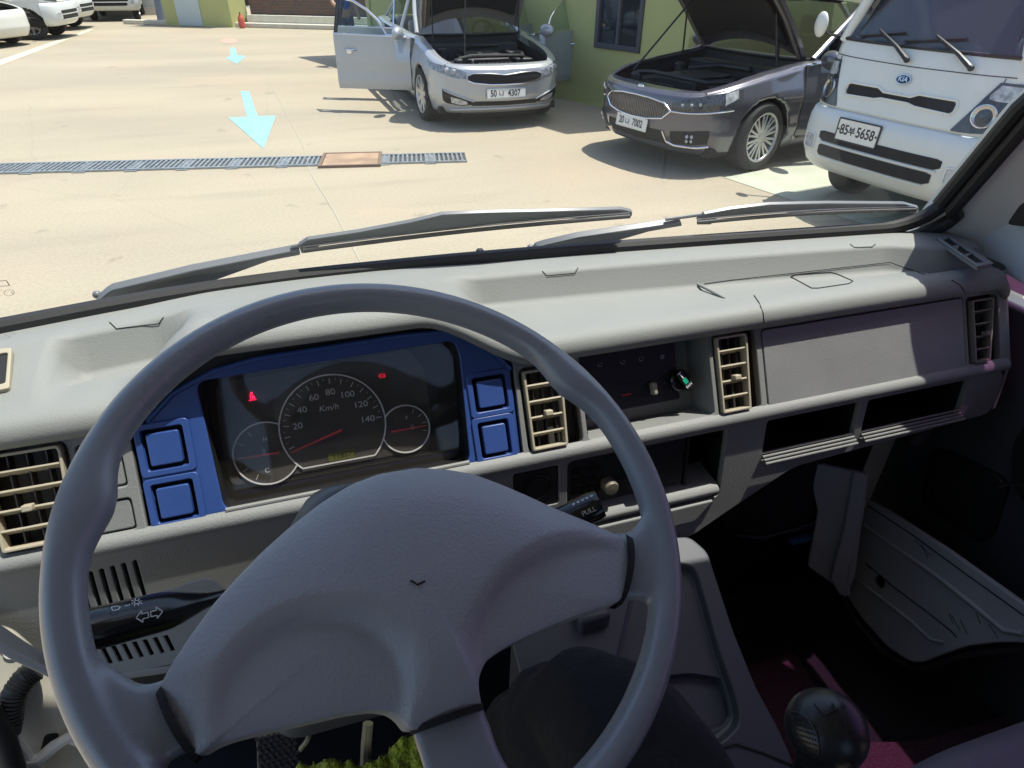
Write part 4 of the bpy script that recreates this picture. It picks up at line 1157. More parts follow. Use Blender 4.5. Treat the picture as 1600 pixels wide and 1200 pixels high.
for fx, p in (('r', kx + Vector((-.06, .15, -.38))), ('l', Vector((-.30, .24, .86)))):
    mb = MB(); z0 = .66
    rs_ = []
    for t, w_, h_ in ((-.09, .028, .05), (-.06, .036, .085), (0, .04, .095), (.06, .043, .065), (.12, .047, .05), (.16, .043, .04), (.185, .025, .025)):
        rs_.append([(p.x + w_ * math.cos(a), p.y + t, z0 + max(0, h_ * (.5 + .5 * math.sin(a)))) for a in (2 * math.pi * k / 16 for k in range(16))])
    mb.grid(rs_, close=True); b0 = 0; mb.f.append(tuple(range(16))); mb.f.append(tuple(96 + k for k in range(16)))
    mb.build('shoe', M['rubber'], person, smooth=60, w=True)

# ================================================================== FOOTWELL: pedals, towel
ped = thing('brake_pedal', 'black rubber brake pedal with a diamond tread under the wheel', 'pedal', (-.05, .5, .9))
MP = frame(at(432, 1165, .86), (1, 0, 0), (0, -.75, .66))
c = L(MP, [(400, 1150), (463, 1140), (468, 1205), (402, 1215)])
plate('pedal_pad', [rpoly(c, .008)], .012, MP, M['rubber'], ped, bevel=.003)
mb = MB()
cx0, cx1 = min(p[0] for p in c) + .006, max(p[0] for p in c) - .006; cy0, cy1 = min(p[1] for p in c) + .006, max(p[1] for p in c) - .004
for i in range(7):
    for j in range(9):
        x = cx0 + (cx1 - cx0) * i / 6 + (.003 if j % 2 else 0); y = cy0 + (cy1 - cy0) * j / 8
        mb.prism([(x + .0026, y), (x, y + .0034), (x - .0026, y), (x, y - .0034)], 0, .0022, MP)
mb.build('pedal_tread', M['rubber'], ped, smooth=0, w=True)
mb = MB(); mb.tube([MP @ Vector(p) for p in ((0, .01, -.01), (0, .06, -.03), (.0, .16, -.10), (0, .26, -.14))], .006, 8); mb.build('pedal_arm', M['black'], ped, w=True)
ac = thing('accelerator_pedal', 'thin black accelerator arm with a small curved linkage beside the brake pedal', 'pedal', (.15, .55, .9))
mb = MB(); mb.tube([at(u, v, .95) for u, v in ((486, 1128), (485, 1145), (478, 1160), (468, 1172))], .004, 8); mb.build('pedal_link', mat('dull_metal_rod', (.09, .09, .07), .5, metal=.6), ac, w=True); mb = MB(); mb.tube([at(u, v, .95) for u, v in ((575, 1130), (572, 1160), (570, 1200), (572, 1240))], .008, 8); mb.build('pedal_arm', mat('dull_metal', (.09, .09, .07), .5, metal=.6), ac, w=True)
tw = thing('towel', 'bright lime green fleecy towel lying under the steering wheel', 'towel', (.1, .2, 1.1))
rows_ = []
TP = [(455, 1205), (475, 1194), (500, 1188), (520, 1187), (545, 1192), (568, 1198), (590, 1190), (605, 1172), (622, 1158), (640, 1150), (660, 1146)]
random.seed(3)
M['towel'] = mat('lime_towel', (.42, .46, .03), .95, sheen=.3, bump=[('noise', 260, 1, .004)], var=(180, .4))
mb = MB()
for i in range(34):
    f = i / 33; row = []
    for j in range(40):
        g = j / 39 * (len(TP) - 1); k = min(int(g), len(TP) - 2); t = g - k
        u = TP[k][0] + (TP[k + 1][0] - TP[k][0]) * t; v = TP[k][1] + (TP[k + 1][1] - TP[k][1]) * t
        p = at(u, v, .62) + Vector((.01 * f, -.20 * f, -.02 * math.sin(f * 3) - .05 * f))
        p += Vector((0, 0, .010 * noise.noise((j * .35, i * .3, 1.3)) + .0035 * noise.noise((j * 2.1, i * 2.1, 5))))
        row.append(p)
    rows_.append(row)
mb.grid(rows_); o = mb.build('towel_cloth', M['towel'], tw, smooth=180, w=True)
so_ = o.modifiers.new('thick', 'SOLIDIFY'); so_.thickness = .008
# short pile standing off the towel edge
mb = MB()
for k in range(1500):
    i, j = random.randrange(0, 12), random.randrange(0, 39); p = rows_[i][j].lerp(rows_[min(i + 1, 33)][j + 1], random.random())
    d = Vector((random.uniform(-.5, .5), random.uniform(-.2, .6), 1)).normalized() * random.uniform(.003, .006); s_2 = Vector((random.uniform(-1, 1), random.uniform(-1, 1), 0)).normalized() * .0009
    mb.add([p - s_2, p + s_2, p + d], [(0, 1, 2)])
mb.build('towel_pile', M['towel'], tw, smooth=0, w=True)

# ================================================================== DRIVER DOOR SIDE: hinge post and cable boot
hp = thing('hinge_post', 'white painted door hinge post at the left edge of the dashboard', 'hinge post', (-.5, .4, .8))
MHp = frame(at(40, 1090, .70), (1, 0, 0), (.35, -.85, .4))
plate('post_panel', [rpoly(L(MHp, [(-80, 960), (20, 985), (60, 1020), (120, 1080), (160, 1220), (40, 1260), (-80, 1260)]), .01)], .01, MHp, mat('cream_paint', (.42, .40, .34), .45, var=(20, .15), coat=.2), hp, bevel=.003)
plate('hinge_hole', [rpoly(L(MHp, [(70, 1148), (92, 1145), (92, 1160), (76, 1184), (60, 1184)], .001), .004)], .001, MHp, M['seam'], hp, top=.0012)
mb = MB(); mb.lathe([(.008, 0), (.008, .004), (.005, .006), (.0, .006)], 18, MHp @ Matrix.Translation((*loc(MHp, 14, 1005), .0)), cap=False); mb.lathe([(.0085, 0), (.0085, .003), (.0, .003)], 18, MHp @ Matrix.Translation((*loc(MHp, 20, 1016), .0)), cap=False); mb.build('post_bolt', M['steelw'], hp, w=True)
mb = MB(); mb.tube([MHp @ Vector((*loc(MHp, u, v, .01), .012)) for u, v in ((30, 1190), (60, 1186), (85, 1165), (110, 1150), (135, 1160))], .007, 10); mb.tube([MHp @ Vector((*loc(MHp, u, v, .01), .012)) for u, v in ((20, 1150), (40, 1175), (50, 1200))], .006, 10); mb.build('hinge_arm', M['steelw'], hp, w=True)
cb = thing('cable_boot', 'black corrugated rubber cable boot on the white hinge post', 'cable boot', tuple(at(20, 1080, .66)))
pts_ = [(56, 1046), (40, 1058), (24, 1080), (17, 1105), (14, 1130), (10, 1148)]
P3 = [MHp @ Vector((*loc(MHp, u, v, .018), .018)) for u, v in pts_]
fine = []
for a, b in zip(P3, P3[1:]):
    for k in range(8): fine.append(a.lerp(b, k / 8))
mb = MB(); mb.tube(fine, [.0115 + (.0012 if (i % 2) else 0) for i in range(len(fine))], 14); mb.build('boot_tube', M['rubber'], cb, w=True)
ck = thing('door_check_arm', 'black rubber door seal running down the lower left corner', 'door seal', tuple(at(10, 1150, .6)))
mb = MB(); mb.tube([MHp @ Vector((*loc(MHp, u, v, .03), .03)) for u, v in ((-20, 1110), (2, 1150), (18, 1200), (30, 1260))], .012, 12); mb.build('seal_tube', M['rubber'], ck, w=True)

# ================================================================== WIPERS (outside, lying on the windscreen)
M['wiper'] = mat('wiper_grey', (.13, .14, .15), .35)
M['wiperlit'] = mat('wiper_dark', (.04, .042, .045), .4)
def GP(u, v, off): x, h = gpix(u, v, off); return G(x, h, off)
GN = Vector((0, ZT - ZB, .34)).normalized()
def wiper(label, arm, rod, blade, cat='wiper'):
    wp = thing('windscreen_wiper', label, cat, tuple(GP(*arm[0][:2], .02)), group='wipers resting on the windscreen')
    # pressed steel arm: polygon swept with depth
    n = len(arm) // 2
    mb = MB(); top_ = [GP(u, v, .030) for u, v in arm]; bot = [GP(u, v, .018) for u, v in arm]
    bot = [b - (t - b) * 0 for t, b in zip(top_, bot)]
    k = len(arm); mb.add([*top_, *[t - GN * .012 for t in top_]], [tuple(range(k)), tuple(reversed(range(k, 2 * k)))] + [(i, (i + 1) % k, (i + 1) % k + k, i + k) for i in range(k)])
    world(mb.build('wiper_arm', M['wiper'], wp, bevel=.0015, smooth=30))
    mb = MB(); mb.tube([GP(u, v, .024) for u, v in rod], .0028, 8); world(mb.build('wiper_rod', M['wiper'], wp))
    mb = MB(); c0 = GP(*arm[0], .03)
    mb.ball((0, 0, 0), .0055, Matrix.Translation(GP(*arm[0], .031) + (GP(*arm[1], .031) - GP(*arm[0], .031)) * .1), 14, 8); world(mb.build('wiper_pivot_nut', M['wiper'], wp))
    # blade: upper frame, lower rubber with bright spline
    mb = MB(); k = len(blade['frame']); top_ = [GP(u, v, .026) for u, v in blade['frame']]
    mb.add([*top_, *[t - GN * .007 for t in top_]], [tuple(range(k)), tuple(reversed(range(k, 2 * k)))] + [(i, (i + 1) % k, (i + 1) % k + k, i + k) for i in range(k)])
    world(mb.build('blade_frame', M['wiper'], wp, smooth=30, bevel=.0012))
    mb = MB(); a, b = blade['line']; Q = [GP(a[0] + (b[0] - a[0]) * t / 20, a[1] + (b[1] - a[1]) * t / 20 - 4 * math.sin(math.pi * t / 20), .012) for t in range(21)]
    mb.tube(Q, .0032, 8); world(mb.build('blade_rubber', M['rubber'], wp))
    mb = MB(); mb.tube([q + GN * .0035 + Vector((0, 0, .0025)) for q in Q], .0012, 6); mb.tube([q + GN * .003 - Vector((0, 0, .002)) for q in Q], .0009, 6); world(mb.build('blade_spline', M['silver'], wp))
    return wp
wiper('long windscreen wiper on the driver side, its arm starting at the lower left', [(150, 462), (166, 448), (175, 442), (300, 412), (440, 385), (466, 380), (468, 388), (420, 397), (300, 440), (200, 462)], [(455, 386), (475, 382), (560, 362)],
      {'frame': [(466, 378), (480, 369), (560, 357), (640, 342), (690, 330), (760, 327), (860, 325), (970, 322), (986, 326), (985, 333), (968, 335), (860, 337), (760, 346), (660, 358), (560, 370), (500, 376), (488, 388), (470, 390)], 'line': ((474, 392), (984, 338))})
wiper('windscreen wiper on the passenger side, its arm starting at the middle', [(828, 388), (836, 378), (848, 374), (900, 362), (1010, 346), (1060, 338), (1062, 344), (1010, 353), (930, 376), (870, 386)], [(1040, 343), (1090, 336), (1150, 328)],
      {'frame': [(1087, 340), (1098, 330), (1140, 322), (1200, 315), (1290, 313), (1410, 314), (1432, 320), (1432, 328), (1410, 326), (1300, 325), (1200, 327), (1120, 334), (1108, 346), (1090, 346)], 'line': ((1090, 348), (1430, 328))})
wj = thing('washer_nozzle', 'small round washer nozzle standing just outside the windscreen base', 'washer nozzle', tuple(GP(750, 398, .03)))
mb = MB(); q = GP(750, 397, .03); mb.lathe([(.006, -.02), (.006, 0), (.0075, .003), (.005, .008), (0, .009)], 16, Matrix.Translation(q), cap=False); world(mb.build('nozzle_body', M['rubber'], wj))
# etched marks in the glass at the left edge
mb = MB()
Mg = frame(GP(6, 452, -.002), G(-.4, .2) - G(-.5, .2), -GN)
Mg = frame(GP(6, 452, -.0015), G(-.3, .2) - G(-.4, .2), Vector((0, -(ZT - ZB), -.36)))
def lineP(P, wd, cl_=True):
    P = [Vector(loc(Mg, *p)) for p in P]
    for a, b in zip(P, P[1:] + (P[:1] if cl_ else [])): v_, f_ = _line(a, b, wd, .0003); mb.add(v_, f_, Mg)
lineP([(-20, 440), (10, 438), (15, 446), (-20, 448)], .0009)
lineP([(6, 456), (9, 453), (19, 452.5), (22.5, 456), (21, 460), (13, 462), (7, 460)], .0005)
lineP([(9, 457), (12, 457)], .0005, False); lineP([(17, 455), (20, 459)], .0006, False); lineP([(-2, 453), (4, 453)], .0004, False); lineP([(-2, 462), (3, 462)], .0004, False)
mb.build('glass_mark', M['seam'], cab, smooth=0, w=True)

# ================================================================== GROUND AND MARKINGS
def ground_mat():
    m = bpy.data.materials.new('concrete_yard'); m.use_nodes = True; nt = m.node_tree; N = nt.nodes; LK = nt.links; b = N['Principled BSDF']
    tc = N.new('ShaderNodeTexCoord')
    def no(scale, det, st=(1, 1, 1)):
        mp = N.new('ShaderNodeMapping'); mp.inputs['Scale'].default_value = st; LK.new(tc.outputs['Object'], mp.inputs[0])
        n = N.new('ShaderNodeTexNoise'); n.inputs['Scale'].default_value = scale; n.inputs['Detail'].default_value = det; LK.new(mp.outputs[0], n.inputs['Vector']); return n
    base = N.new('ShaderNodeValToRGB'); n1 = no(.35, 8, (.5, 1.6, 1)); LK.new(n1.outputs[0], base.inputs[0])
    e = base.color_ramp.elements; e[0].position = .3; e[0].color = (.285, .25, .185, 1); e[1].position = .72; e[1].color = (.365, .315, .225, 1)
    n2 = no(1.6, 7, (.28, 1.5, 1)); r2 = N.new('ShaderNodeMapRange'); r2.inputs[1].default_value = .56; r2.inputs[2].default_value = .74; r2.inputs[3].default_value = 0; r2.inputs[4].default_value = .34; LK.new(n2.outputs[0], r2.inputs[0])
    m1 = N.new('ShaderNodeMixRGB'); m1.inputs[2].default_value = (.21, .185, .145, 1); LK.new(r2.outputs[0], m1.inputs[0]); LK.new(base.outputs[0], m1.inputs[1])
    n3 = no(.5, 4); r3 = N.new('ShaderNodeMapRange'); r3.inputs[1].default_value = .52; r3.inputs[2].default_value = .72; r3.inputs[4].default_value = .35; LK.new(n3.outputs[0], r3.inputs[0])
    m2 = N.new('ShaderNodeMixRGB'); m2.inputs[2].default_value = (.38, .28, .20, 1); LK.new(r3.outputs[0], m2.inputs[0]); LK.new(m1.outputs[0], m2.inputs[1])
    n4 = no(38, 3); r4 = N.new('ShaderNodeMapRange'); r4.inputs[1].default_value = .35; r4.inputs[2].default_value = .65; r4.inputs[3].default_value = .94; r4.inputs[4].default_value = 1.06; LK.new(n4.outputs[0], r4.inputs[0])
    vm = N.new('ShaderNodeVectorMath'); vm.operation = 'SCALE'; LK.new(m2.outputs[0], vm.inputs[0]); LK.new(r4.outputs[0], vm.inputs['Scale'])
    vo = N.new('ShaderNodeTexVoronoi'); vo.feature = 'DISTANCE_TO_EDGE'; vo.inputs['Scale'].default_value = .23
    wn = no(1.3, 4); wm = N.new('ShaderNodeMixRGB'); wm.inputs[0].default_value = .12; LK.new(tc.outputs['Object'], wm.inputs[1]); LK.new(wn.outputs['Color'], wm.inputs[2]); LK.new(wm.outputs[0], vo.inputs['Vector'])
    rc = N.new('ShaderNodeMapRange'); rc.inputs[1].default_value = .0; rc.inputs[2].default_value = .0022; rc.inputs[3].default_value = .91; rc.inputs[4].default_value = 1; LK.new(vo.outputs['Distance'], rc.inputs[0])
    sp_ = no(2.6, 5); rs = N.new('ShaderNodeMapRange'); rs.inputs[1].default_value = .66; rs.inputs[2].default_value = .74; rs.inputs[3].default_value = 1; rs.inputs[4].default_value = .72; LK.new(sp_.outputs[0], rs.inputs[0])
    mm = N.new('ShaderNodeMath'); mm.operation = 'MULTIPLY'; LK.new(rc.outputs[0], mm.inputs[0]); LK.new(rs.outputs[0], mm.inputs[1])
    vm2 = N.new('ShaderNodeVectorMath'); vm2.operation = 'SCALE'; LK.new(vm.outputs[0], vm2.inputs[0]); LK.new(mm.outputs[0], vm2.inputs['Scale'])
    LK.new(vm2.outputs[0], b.inputs['Base Color']); b.inputs['Roughness'].default_value = .85
    bp = N.new('ShaderNodeBump'); bp.inputs['Strength'].default_value = .3; bp.inputs['Distance'].default_value = .01; LK.new(n4.outputs[0], bp.inputs['Height']); LK.new(bp.outputs[0], b.inputs['Normal'])
    return m
MG_ = ground_mat()
mb = MB(); 
ys = [-60, -20, 0, 5, 10, 20, 24.9, 40, 90, 250]; mb.grid([[(x, y, 0) for x in (-200, -60, -20, 0, 20, 60, 200)] for y in ys])
g = mb.build('ground', MG_, smooth=0); g['kind'] = 'structure'
Mgd = Matrix.Translation((0, 0, .004))
def paint(name, polys, m, label, cat, z=.004):
    mb = MB()
    for P in polys: mb.add([(x, y, z) for x, y in P], [tuple(range(len(P)))])
    o = mb.build(name, m, smooth=0)
    for p in o.data.polygons:
        if p.normal.z < 0: p.flip()
    return tag(o, kind='structure')
M['cyan'] = mat('cyan_paint', (.22, .43, .50), .7, var=(6, .12))
def worn(m, amt=.5, scale=30):
    return m
def arrow(tail, tip, wd, hw, hl_):
    a, b = Vector(tail), Vector(tip); t = (b - a).normalized(); n = Vector((-t.y, t.x)); c = b - t * hl_
    return [tuple(a + n * wd), tuple(a - n * wd), tuple(c - n * wd), tuple(c - n * hw), tuple(b), tuple(c + n * hw), tuple(c + n * wd)]
g2 = lambda u, v: gz(u, v).to_2d()
A1 = [g2(u, v) for u, v in ((376, 143), (389, 143), (403, 182), (431, 181), (412, 233), (357, 184), (386, 183))]
paint('painted_arrow_marking', [[tuple(p) for p in A1]], M['cyan'], '', '')
A2_ = [g2(u, v) for u, v in ((360, 75), (367, 75), (371, 87), (384, 88), (370, 100), (352, 90), (360, 89))]
paint('painted_arrow_marking', [[tuple(p) for p in A2_]], M['cyan'], '', '')
M['yline'] = mat('cream_line_paint', (.50, .48, .36), .7, var=(8, .08))
paint('parking_line_marking', [[tuple(g2(u, v)) for u, v in ((-40, 108), (-40, 118), (140, 49), (148, 46), (139, 46))]], M['yline'], '', '')
paint('parking_line_marking', [[tuple(g2(u, v)) for u, v in ((218, 40), (224, 40), (240, 31), (236, 31))]], M['yline'], '', '')
paint('bay_paint_marking', [[(4.15, 5.75), (6.6, 6.3), (7.3, 3.6), (4.75, 3.0)]], mat('bay_paint', (.40, .42, .33), .7, var=(3, .08)), '', '')
# pinkish oil mark far away
paint('stain_marking', [[tuple(g2(358 + 13 * math.cos(R(a)), 64 + 4 * math.sin(R(a)))) for a in range(0, 360, 20)]], mat('red_stain', (.48, .29, .23), .8), '', '')
# concrete joints
mb = MB()
M['joint'] = mat('pale_joint', (.36, .33, .26), .8)
J = [g2(420, 125), g2(476, 232), g2(486, 272), g2(522, 330), g2(566, 415)]
for a, b in zip(J, J[1:]):
    t = (b - a).normalized(); n = Vector((-t.y, t.x)) * .005; mb.add([(*(a + n), .004), (*(b + n), .004), (*(b - n), .004), (*(a - n), .004)], [(0, 1, 2, 3)])
o = mb.build('ground_joint', M['joint'], smooth=0); o['kind'] = 'structure'

# drain channel
M['galv'] = mat('galvanised_steel', (.30, .33, .34), .45, metal=.6, var=(20, .2))
dr = thing('drain_channel', 'long galvanised drain grating crossing the concrete yard', 'drain', (-1, 7.8, 0))
da, db = g2(-120, 268), g2(728, 247); dirv = (db - da); Ld = dirv.length; dn = math.atan2(dirv.y, dirv.x)
MDr = Matrix.Translation((*da, 0)) @ Matrix.Rotation(dn, 4, 'Z')
s0_ = (g2(507, 250) - da).length; s1_ = (g2(592, 250) - da).length
W2 = .19
for nm, x0, x1 in (('grating_left', 0, s0_), ('grating_right', s1_, Ld)):
    mb = MB(); mb.box((x0, -W2, .001), (x1, W2, .003)); o = mb.build('channel_bed', mat('channel_dark', (.05, .055, .055), .8), dr, smooth=0); o.data.transform(MDr); world(o)
    mb = MB(); mb.box((x0, -W2, .003), (x1, -W2 + .03, .02)); mb.box((x0, W2 - .03, .003), (x1, W2, .02))
    x = x0
    while x < x1 - .02:
        mb.box((x, -W2 + .03, .003), (x + .022, W2 - .03, .018)); x += .05
    for k in range(int((x1 - x0) / .5) + 1): mb.box((x0 + .5 * k, -W2 - .035, .003), (min(x1, x0 + .5 * k + .12), W2 + .035, .010))
    o = mb.build('grating', M['galv'], dr, smooth=0); o.data.transform(MDr); world(o)
mh = thing('steel_cover_plate', 'rusty orange steel plate set in the drain line', 'cover plate', tuple(gz(549, 251)))
mb = MB(); mb.box((s0_ + .005, -W2 - .06, .002), (s1_ - .005, W2 + .06, .024)); o = mb.build('plate_sheet', mat('rust', (.31, .21, .135), .75, var=(3.5, .35)), mh, bevel=.004); o.data.transform(MDr); world(o)
mb = MB(); mb.box((s0_ - .03, -W2 - .09, .001), (s1_ + .03, -W2 - .06, .028)); mb.box((s0_ - .03, W2 + .06, .001), (s1_ + .03, W2 + .09, .028)); mb.box((s0_ - .03, -W2 - .06, .001), (s0_, W2 + .06, .028)); mb.box((s1_, -W2 - .06, .001), (s1_ + .03, W2 + .06, .028)); o = mb.build('plate_frame', mat('rust_dark', (.16, .11, .08), .8), mh); o.data.transform(MDr); world(o)

# ================================================================== BUILDINGS
M['ygreen'] = mat('yellow_green_render', (.46, .47, .20), .85, bump=[('noise', 60, .2, .002)], var=(1.2, .06))
M['wframe'] = mat('window_frame_dark', (.08, .085, .10), .4)
wa, wb = Vector((3.76, 11.75)), Vector((4.98, 8.15))       # shaded side wall, far -> corner
wd_ = (wb - wa).normalized(); ext0 = wa - wd_ * 5.5
bd = thing('green_building', 'yellow green rendered building with a dark framed window beside the parked cars', 'building', (6.5, 10, 0))
lit_dir = Vector((.985, .17)).normalized()
c0 = wb; c1 = wb + lit_dir * 9
back1 = c1 + Vector((-.3, 1)).normalized() * 9; back0 = ext0 + lit_dir * 9
H = 4.6
def wallface(name, a, b, m, par, holes=(), z0=0, z1=H, th=.25):
    d = Vector((b.x - a.x, b.y - a.y, 0)); ln_ = d.length; e = d.normalized(); Mx = frame((a.x, a.y, 0), e, Vector((e.y, -e.x, 0)))
    return plate(name, [[(0, z0), (ln_, z0), (ln_, z1), (0, z1)]] + list(holes), th, Mx, m, par), Mx
# orientation: outward normal = (e.y,-e.x)
win = L(frame((ext0.x, ext0.y, 0), Vector((wd_.x, wd_.y, 0)), Vector((wd_.y, -wd_.x, 0))), [(929, 74), (1000, 84)])
(wx0, wz0), (wx1, wz1) = win; wzb = (wz0 + wz1) / 2
hole_ = [(wx0, wzb), (wx1, wzb), (wx1, wzb + 1.25), (wx0, wzb + 1.25)]
o, MWl = wallface('wall', ext0, wb, M['ygreen'], bd, [hole_])
o, MW2 = wallface('wall', wb, c1, M['ygreen'], bd, [])
plate('window_frame', [[(wx0 + .004, wzb + .004), (wx1 - .004, wzb + .004), (wx1 - .004, wzb + 1.246), (wx0 + .004, wzb + 1.246)], [(wx0 + .07, wzb + .07), (wx0 + (wx1 - wx0) * .48, wzb + .07), (wx0 + (wx1 - wx0) * .48, wzb + 1.18), (wx0 + .07, wzb + 1.18)], [(wx0 + (wx1 - wx0) * .53, wzb + .07), (wx1 - .07, wzb + .07), (wx1 - .07, wzb + 1.18), (wx0 + (wx1 - wx0) * .53, wzb + 1.18)]], .10, MWl, M['wframe'], bd, bevel=.006, top=.03)
plate('window_pane', [[(wx0 + .02, wzb + .02), (wx1 - .02, wzb + .02), (wx1 - .02, wzb + 1.22), (wx0 + .02, wzb + 1.22)]], .01, MWl, mat('dark_pane', (.02, .03, .04), .05, spec=.8), bd, top=-.02)
plate('wall', [[(0, 0), (9, 0), (9, H), (0, H)]], .25, frame((back0.x, back0.y, 0), (-lit_dir.x, -lit_dir.y, 0), (-lit_dir.y, lit_dir.x, 0)), M['ygreen'], bd)
mb = MB(); q = [ext0, wb, c1, back0]; mb.add([(p.x, p.y, H) for p in q] + [(p.x, p.y, H + .3) for p in q], [(0, 1, 2, 3), (7, 6, 5, 4), (0, 4, 5, 1), (1, 5, 6, 2), (2, 6, 7, 3), (3, 7, 4, 0)]); mb.build('roof', M['wframe'], bd, w=True)
# plinth strip along the side wall
Mpl = mat('plinth_grey', (.40, .41, .39), .8)
mb = MB(); mb.box((0, 0, .125), ((wb - ext0).length, .05, .30), ) ; 
# dark door post / shutter seen right of the bonnet
pb = gz(1375, 60, 0)
plate('door_frame', [[(5.0, 0), (5.25, 0), (5.25, 2.4), (5.0, 2.4)]], .05, MW2, M['wframe'], bd, top=.06)

# small green block far away
fb = thing('gate_lodge', 'small yellow green block with a pale blue door at the far edge of the yard', 'building', (-2.1, 26, 0))
fa, fc = gz(261, 40), gz(364, 43); fe = gz(388, 43)
dirf = Vector((fc.x - fa.x, fc.y - fa.y, 0)).normalized(); L1 = (fc - fa).length
Mf1 = frame((fa.x, fa.y, 0), dirf, Vector((dirf.y, -dirf.x, 0)))
plate('wall', [[(0, 0), (L1, 0), (L1, 3), (0, 3)]], .2, Mf1, M['ygreen'], fb)
d2_ = Vector((.62, .55, 0)).normalized()
M['ylit'] = M['ygreen']
e2_ = Vector((fe.x - fc.x, .35, 0)).normalized(); Mf2 = frame((fc.x, fc.y, 0), e2_, Vector((e2_.y, -e2_.x, 0)))
plate('wall', [[(0, 0), (.62, 0), (.56, 3), (0, 3)]], .2, Mf2, M['ygreen'], fb)
dlx = [loc(Mf1, 279, 30)[0], loc(Mf1, 316, 30)[0]]
plate('door', [[(dlx[0], .02), (dlx[1], .02), (dlx[1], 2.1), (dlx[0], 2.1)]], .04, Mf1, mat('pale_blue_door', (.50, .58, .58), .5), fb, top=.03)
mb = MB(); mb.box((0, 0, .1), (L1, .2, 3), Mf1 @ Matrix.Translation((0, 0, 0)) ); 
plate('roof', [[(0, 0), (L1 + .4, 0), (L1 + .4, 2.5), (0, 2.5)]], .15, Matrix.Translation((fa.x, fa.y, 3.1)) @ Matrix.Rotation(math.atan2(dirf.y, dirf.x), 4, 'Z'), M['wframe'], fb)
# slate coloured drain pipe post left of it
pp = thing('corner_post', 'blue grey painted post leaning beside the small green block', 'post', (-3.6, 26, 0))
mb = MB(); a_ = gz(252, 32); mb.tube([(a_.x + .1, a_.y, 0), (a_.x + .15, a_.y, 1.6), (a_.x + .3, a_.y + .1, 3)], [.22, .17, .14], 10); mb.build('post_shaft', mat('slate_paint', (.20, .24, .32), .6), pp, w=True)
# white wall behind the vans
lw = thing('panel_wall', 'pale blue grey panel wall behind the parked vans', 'wall', (-6, 31, 0))
mb = MB(); 
for k in range(14): mb.box((-17 + k * 1.0, 31, .25), (-16.02 + k * 1.0, 31.1, 3.4))
mb.build('wall_panel', mat('pale_panel', (.50, .54, .53), .6), lw)
bpy.data.objects['panel_wall'].location = (0, 0, 0)
mb = MB(); mb.box((-17, 30.9, 0), (-3.0, 31.2, .25)); mb.build('wall_base', mat('concrete_pale', (.52, .50, .44), .85), lw)

# kerb, planter wall, hedge
kb = thing('yard_kerb', 'pale concrete kerb along the far edge of the yard', 'kerb', (0, 25, 0))
ka, kc = gz(236, 39), gz(560, 48); kd = (kc - ka); kd.z = 0; kl = kd.length; kd.normalize()
Mk_ = Matrix.Translation((ka.x, ka.y, 0)) @ Matrix.Rotation(math.atan2(kd.y, kd.x), 4, 'Z')
mb = MB(); mb.box((-1, 0, 0), (kl + 14, .25, .13)); o = mb.build('kerb_stone', mat('kerb_concrete', (.55, .52, .43), .85, var=(4, .1)), kb, bevel=.02); o.data.transform(Mk_); world(o)
pw = thing('planter_wall', 'low reddish brown brick planter wall with a pale footing in front of the hedge', 'wall', (1, 25.5, 0))
Mbr = bpy.data.materials.new('brick_courses'); Mbr.use_nodes = True
N = Mbr.node_tree.nodes; br_ = N.new('ShaderNodeTexBrick'); br_.inputs['Color1'].default_value = (.16, .085, .06, 1); br_.inputs['Color2'].default_value = (.10, .075, .065, 1); br_.inputs['Mortar'].default_value = (.14, .125, .11, 1); br_.inputs['Scale'].default_value = 3.0
tcb = N.new('ShaderNodeTexCoord'); mpb = N.new('ShaderNodeMapping'); mpb.inputs['Rotation'].default_value = (R(90), 0, 0)
Mbr.node_tree.links.new(tcb.outputs['Object'], mpb.inputs[0]); Mbr.node_tree.links.new(mpb.outputs[0], br_.inputs[0]); Mbr.node_tree.links.new(br_.outputs[0], N['Principled BSDF'].inputs['Base Color']); N['Principled BSDF'].inputs['Roughness'].default_value = .9
x_off = (gz(388, 42) - ka).length
mb = MB(); mb.box((x_off, .25, 0), (kl + 14, .75, .34)); o = mb.build('wall_footing', mat('footing_pale', (.60, .58, .48), .85, var=(5, .08)), pw, bevel=.01); o.data.transform(Mk_); world(o)
mb = MB(); mb.box((x_off + .05, .45, .34), (kl + 14, .7, .88)); o = mb.build('brick_wall', Mbr, pw, bevel=.01); o.data.transform(Mk_); world(o)
random.seed(11)
M['leaf'] = mat('hedge_leaf', (.075, .13, .025), .6, var=(3, .45))
M['leaf2'] = mat('hedge_leaf_pale', (.15, .21, .05), .6, var=(3, .3))
for nm, m_, cnt, seed in (('hedge', M['leaf'], 5200, 1),):
    random.seed(seed); mb = MB()
    for k in range(cnt):
        x = x_off + .1 + random.random() * (kl + 10 - x_off); y = .8 + random.random() ** 1.5 * 1.2; z = .6 + random.random() * (1.9 + .5 * math.sin(x * 1.7) * math.sin(x * .6 + 1))
        c = Vector((x, y, z)); a = Vector((random.uniform(-1, 1), random.uniform(-1, 1), random.uniform(-.6, .6))).normalized(); b = a.cross(Vector((random.uniform(-1, 1), random.uniform(-1, 1), random.uniform(-1, 1)))).normalized(); s_3 = random.uniform(.05, .11)
        mb.add([c - a * s_3, c + b * s_3 * .5, c + a * s_3, c - b * s_3 * .5], [(0, 1, 2, 3)])
    o = mb.build('hedge_leaves', m_, None, smooth=0); o.data.transform(Mk_)
    tag(o, kind='stuff', label='leafy green hedge growing above the brown brick planter wall', cat='hedge')
    o.data.materials.append(M['leaf2'])
    for i, p in enumerate(o.data.polygons): p.material_index = 1 if (i * 7919) % 10 < 4 else 0
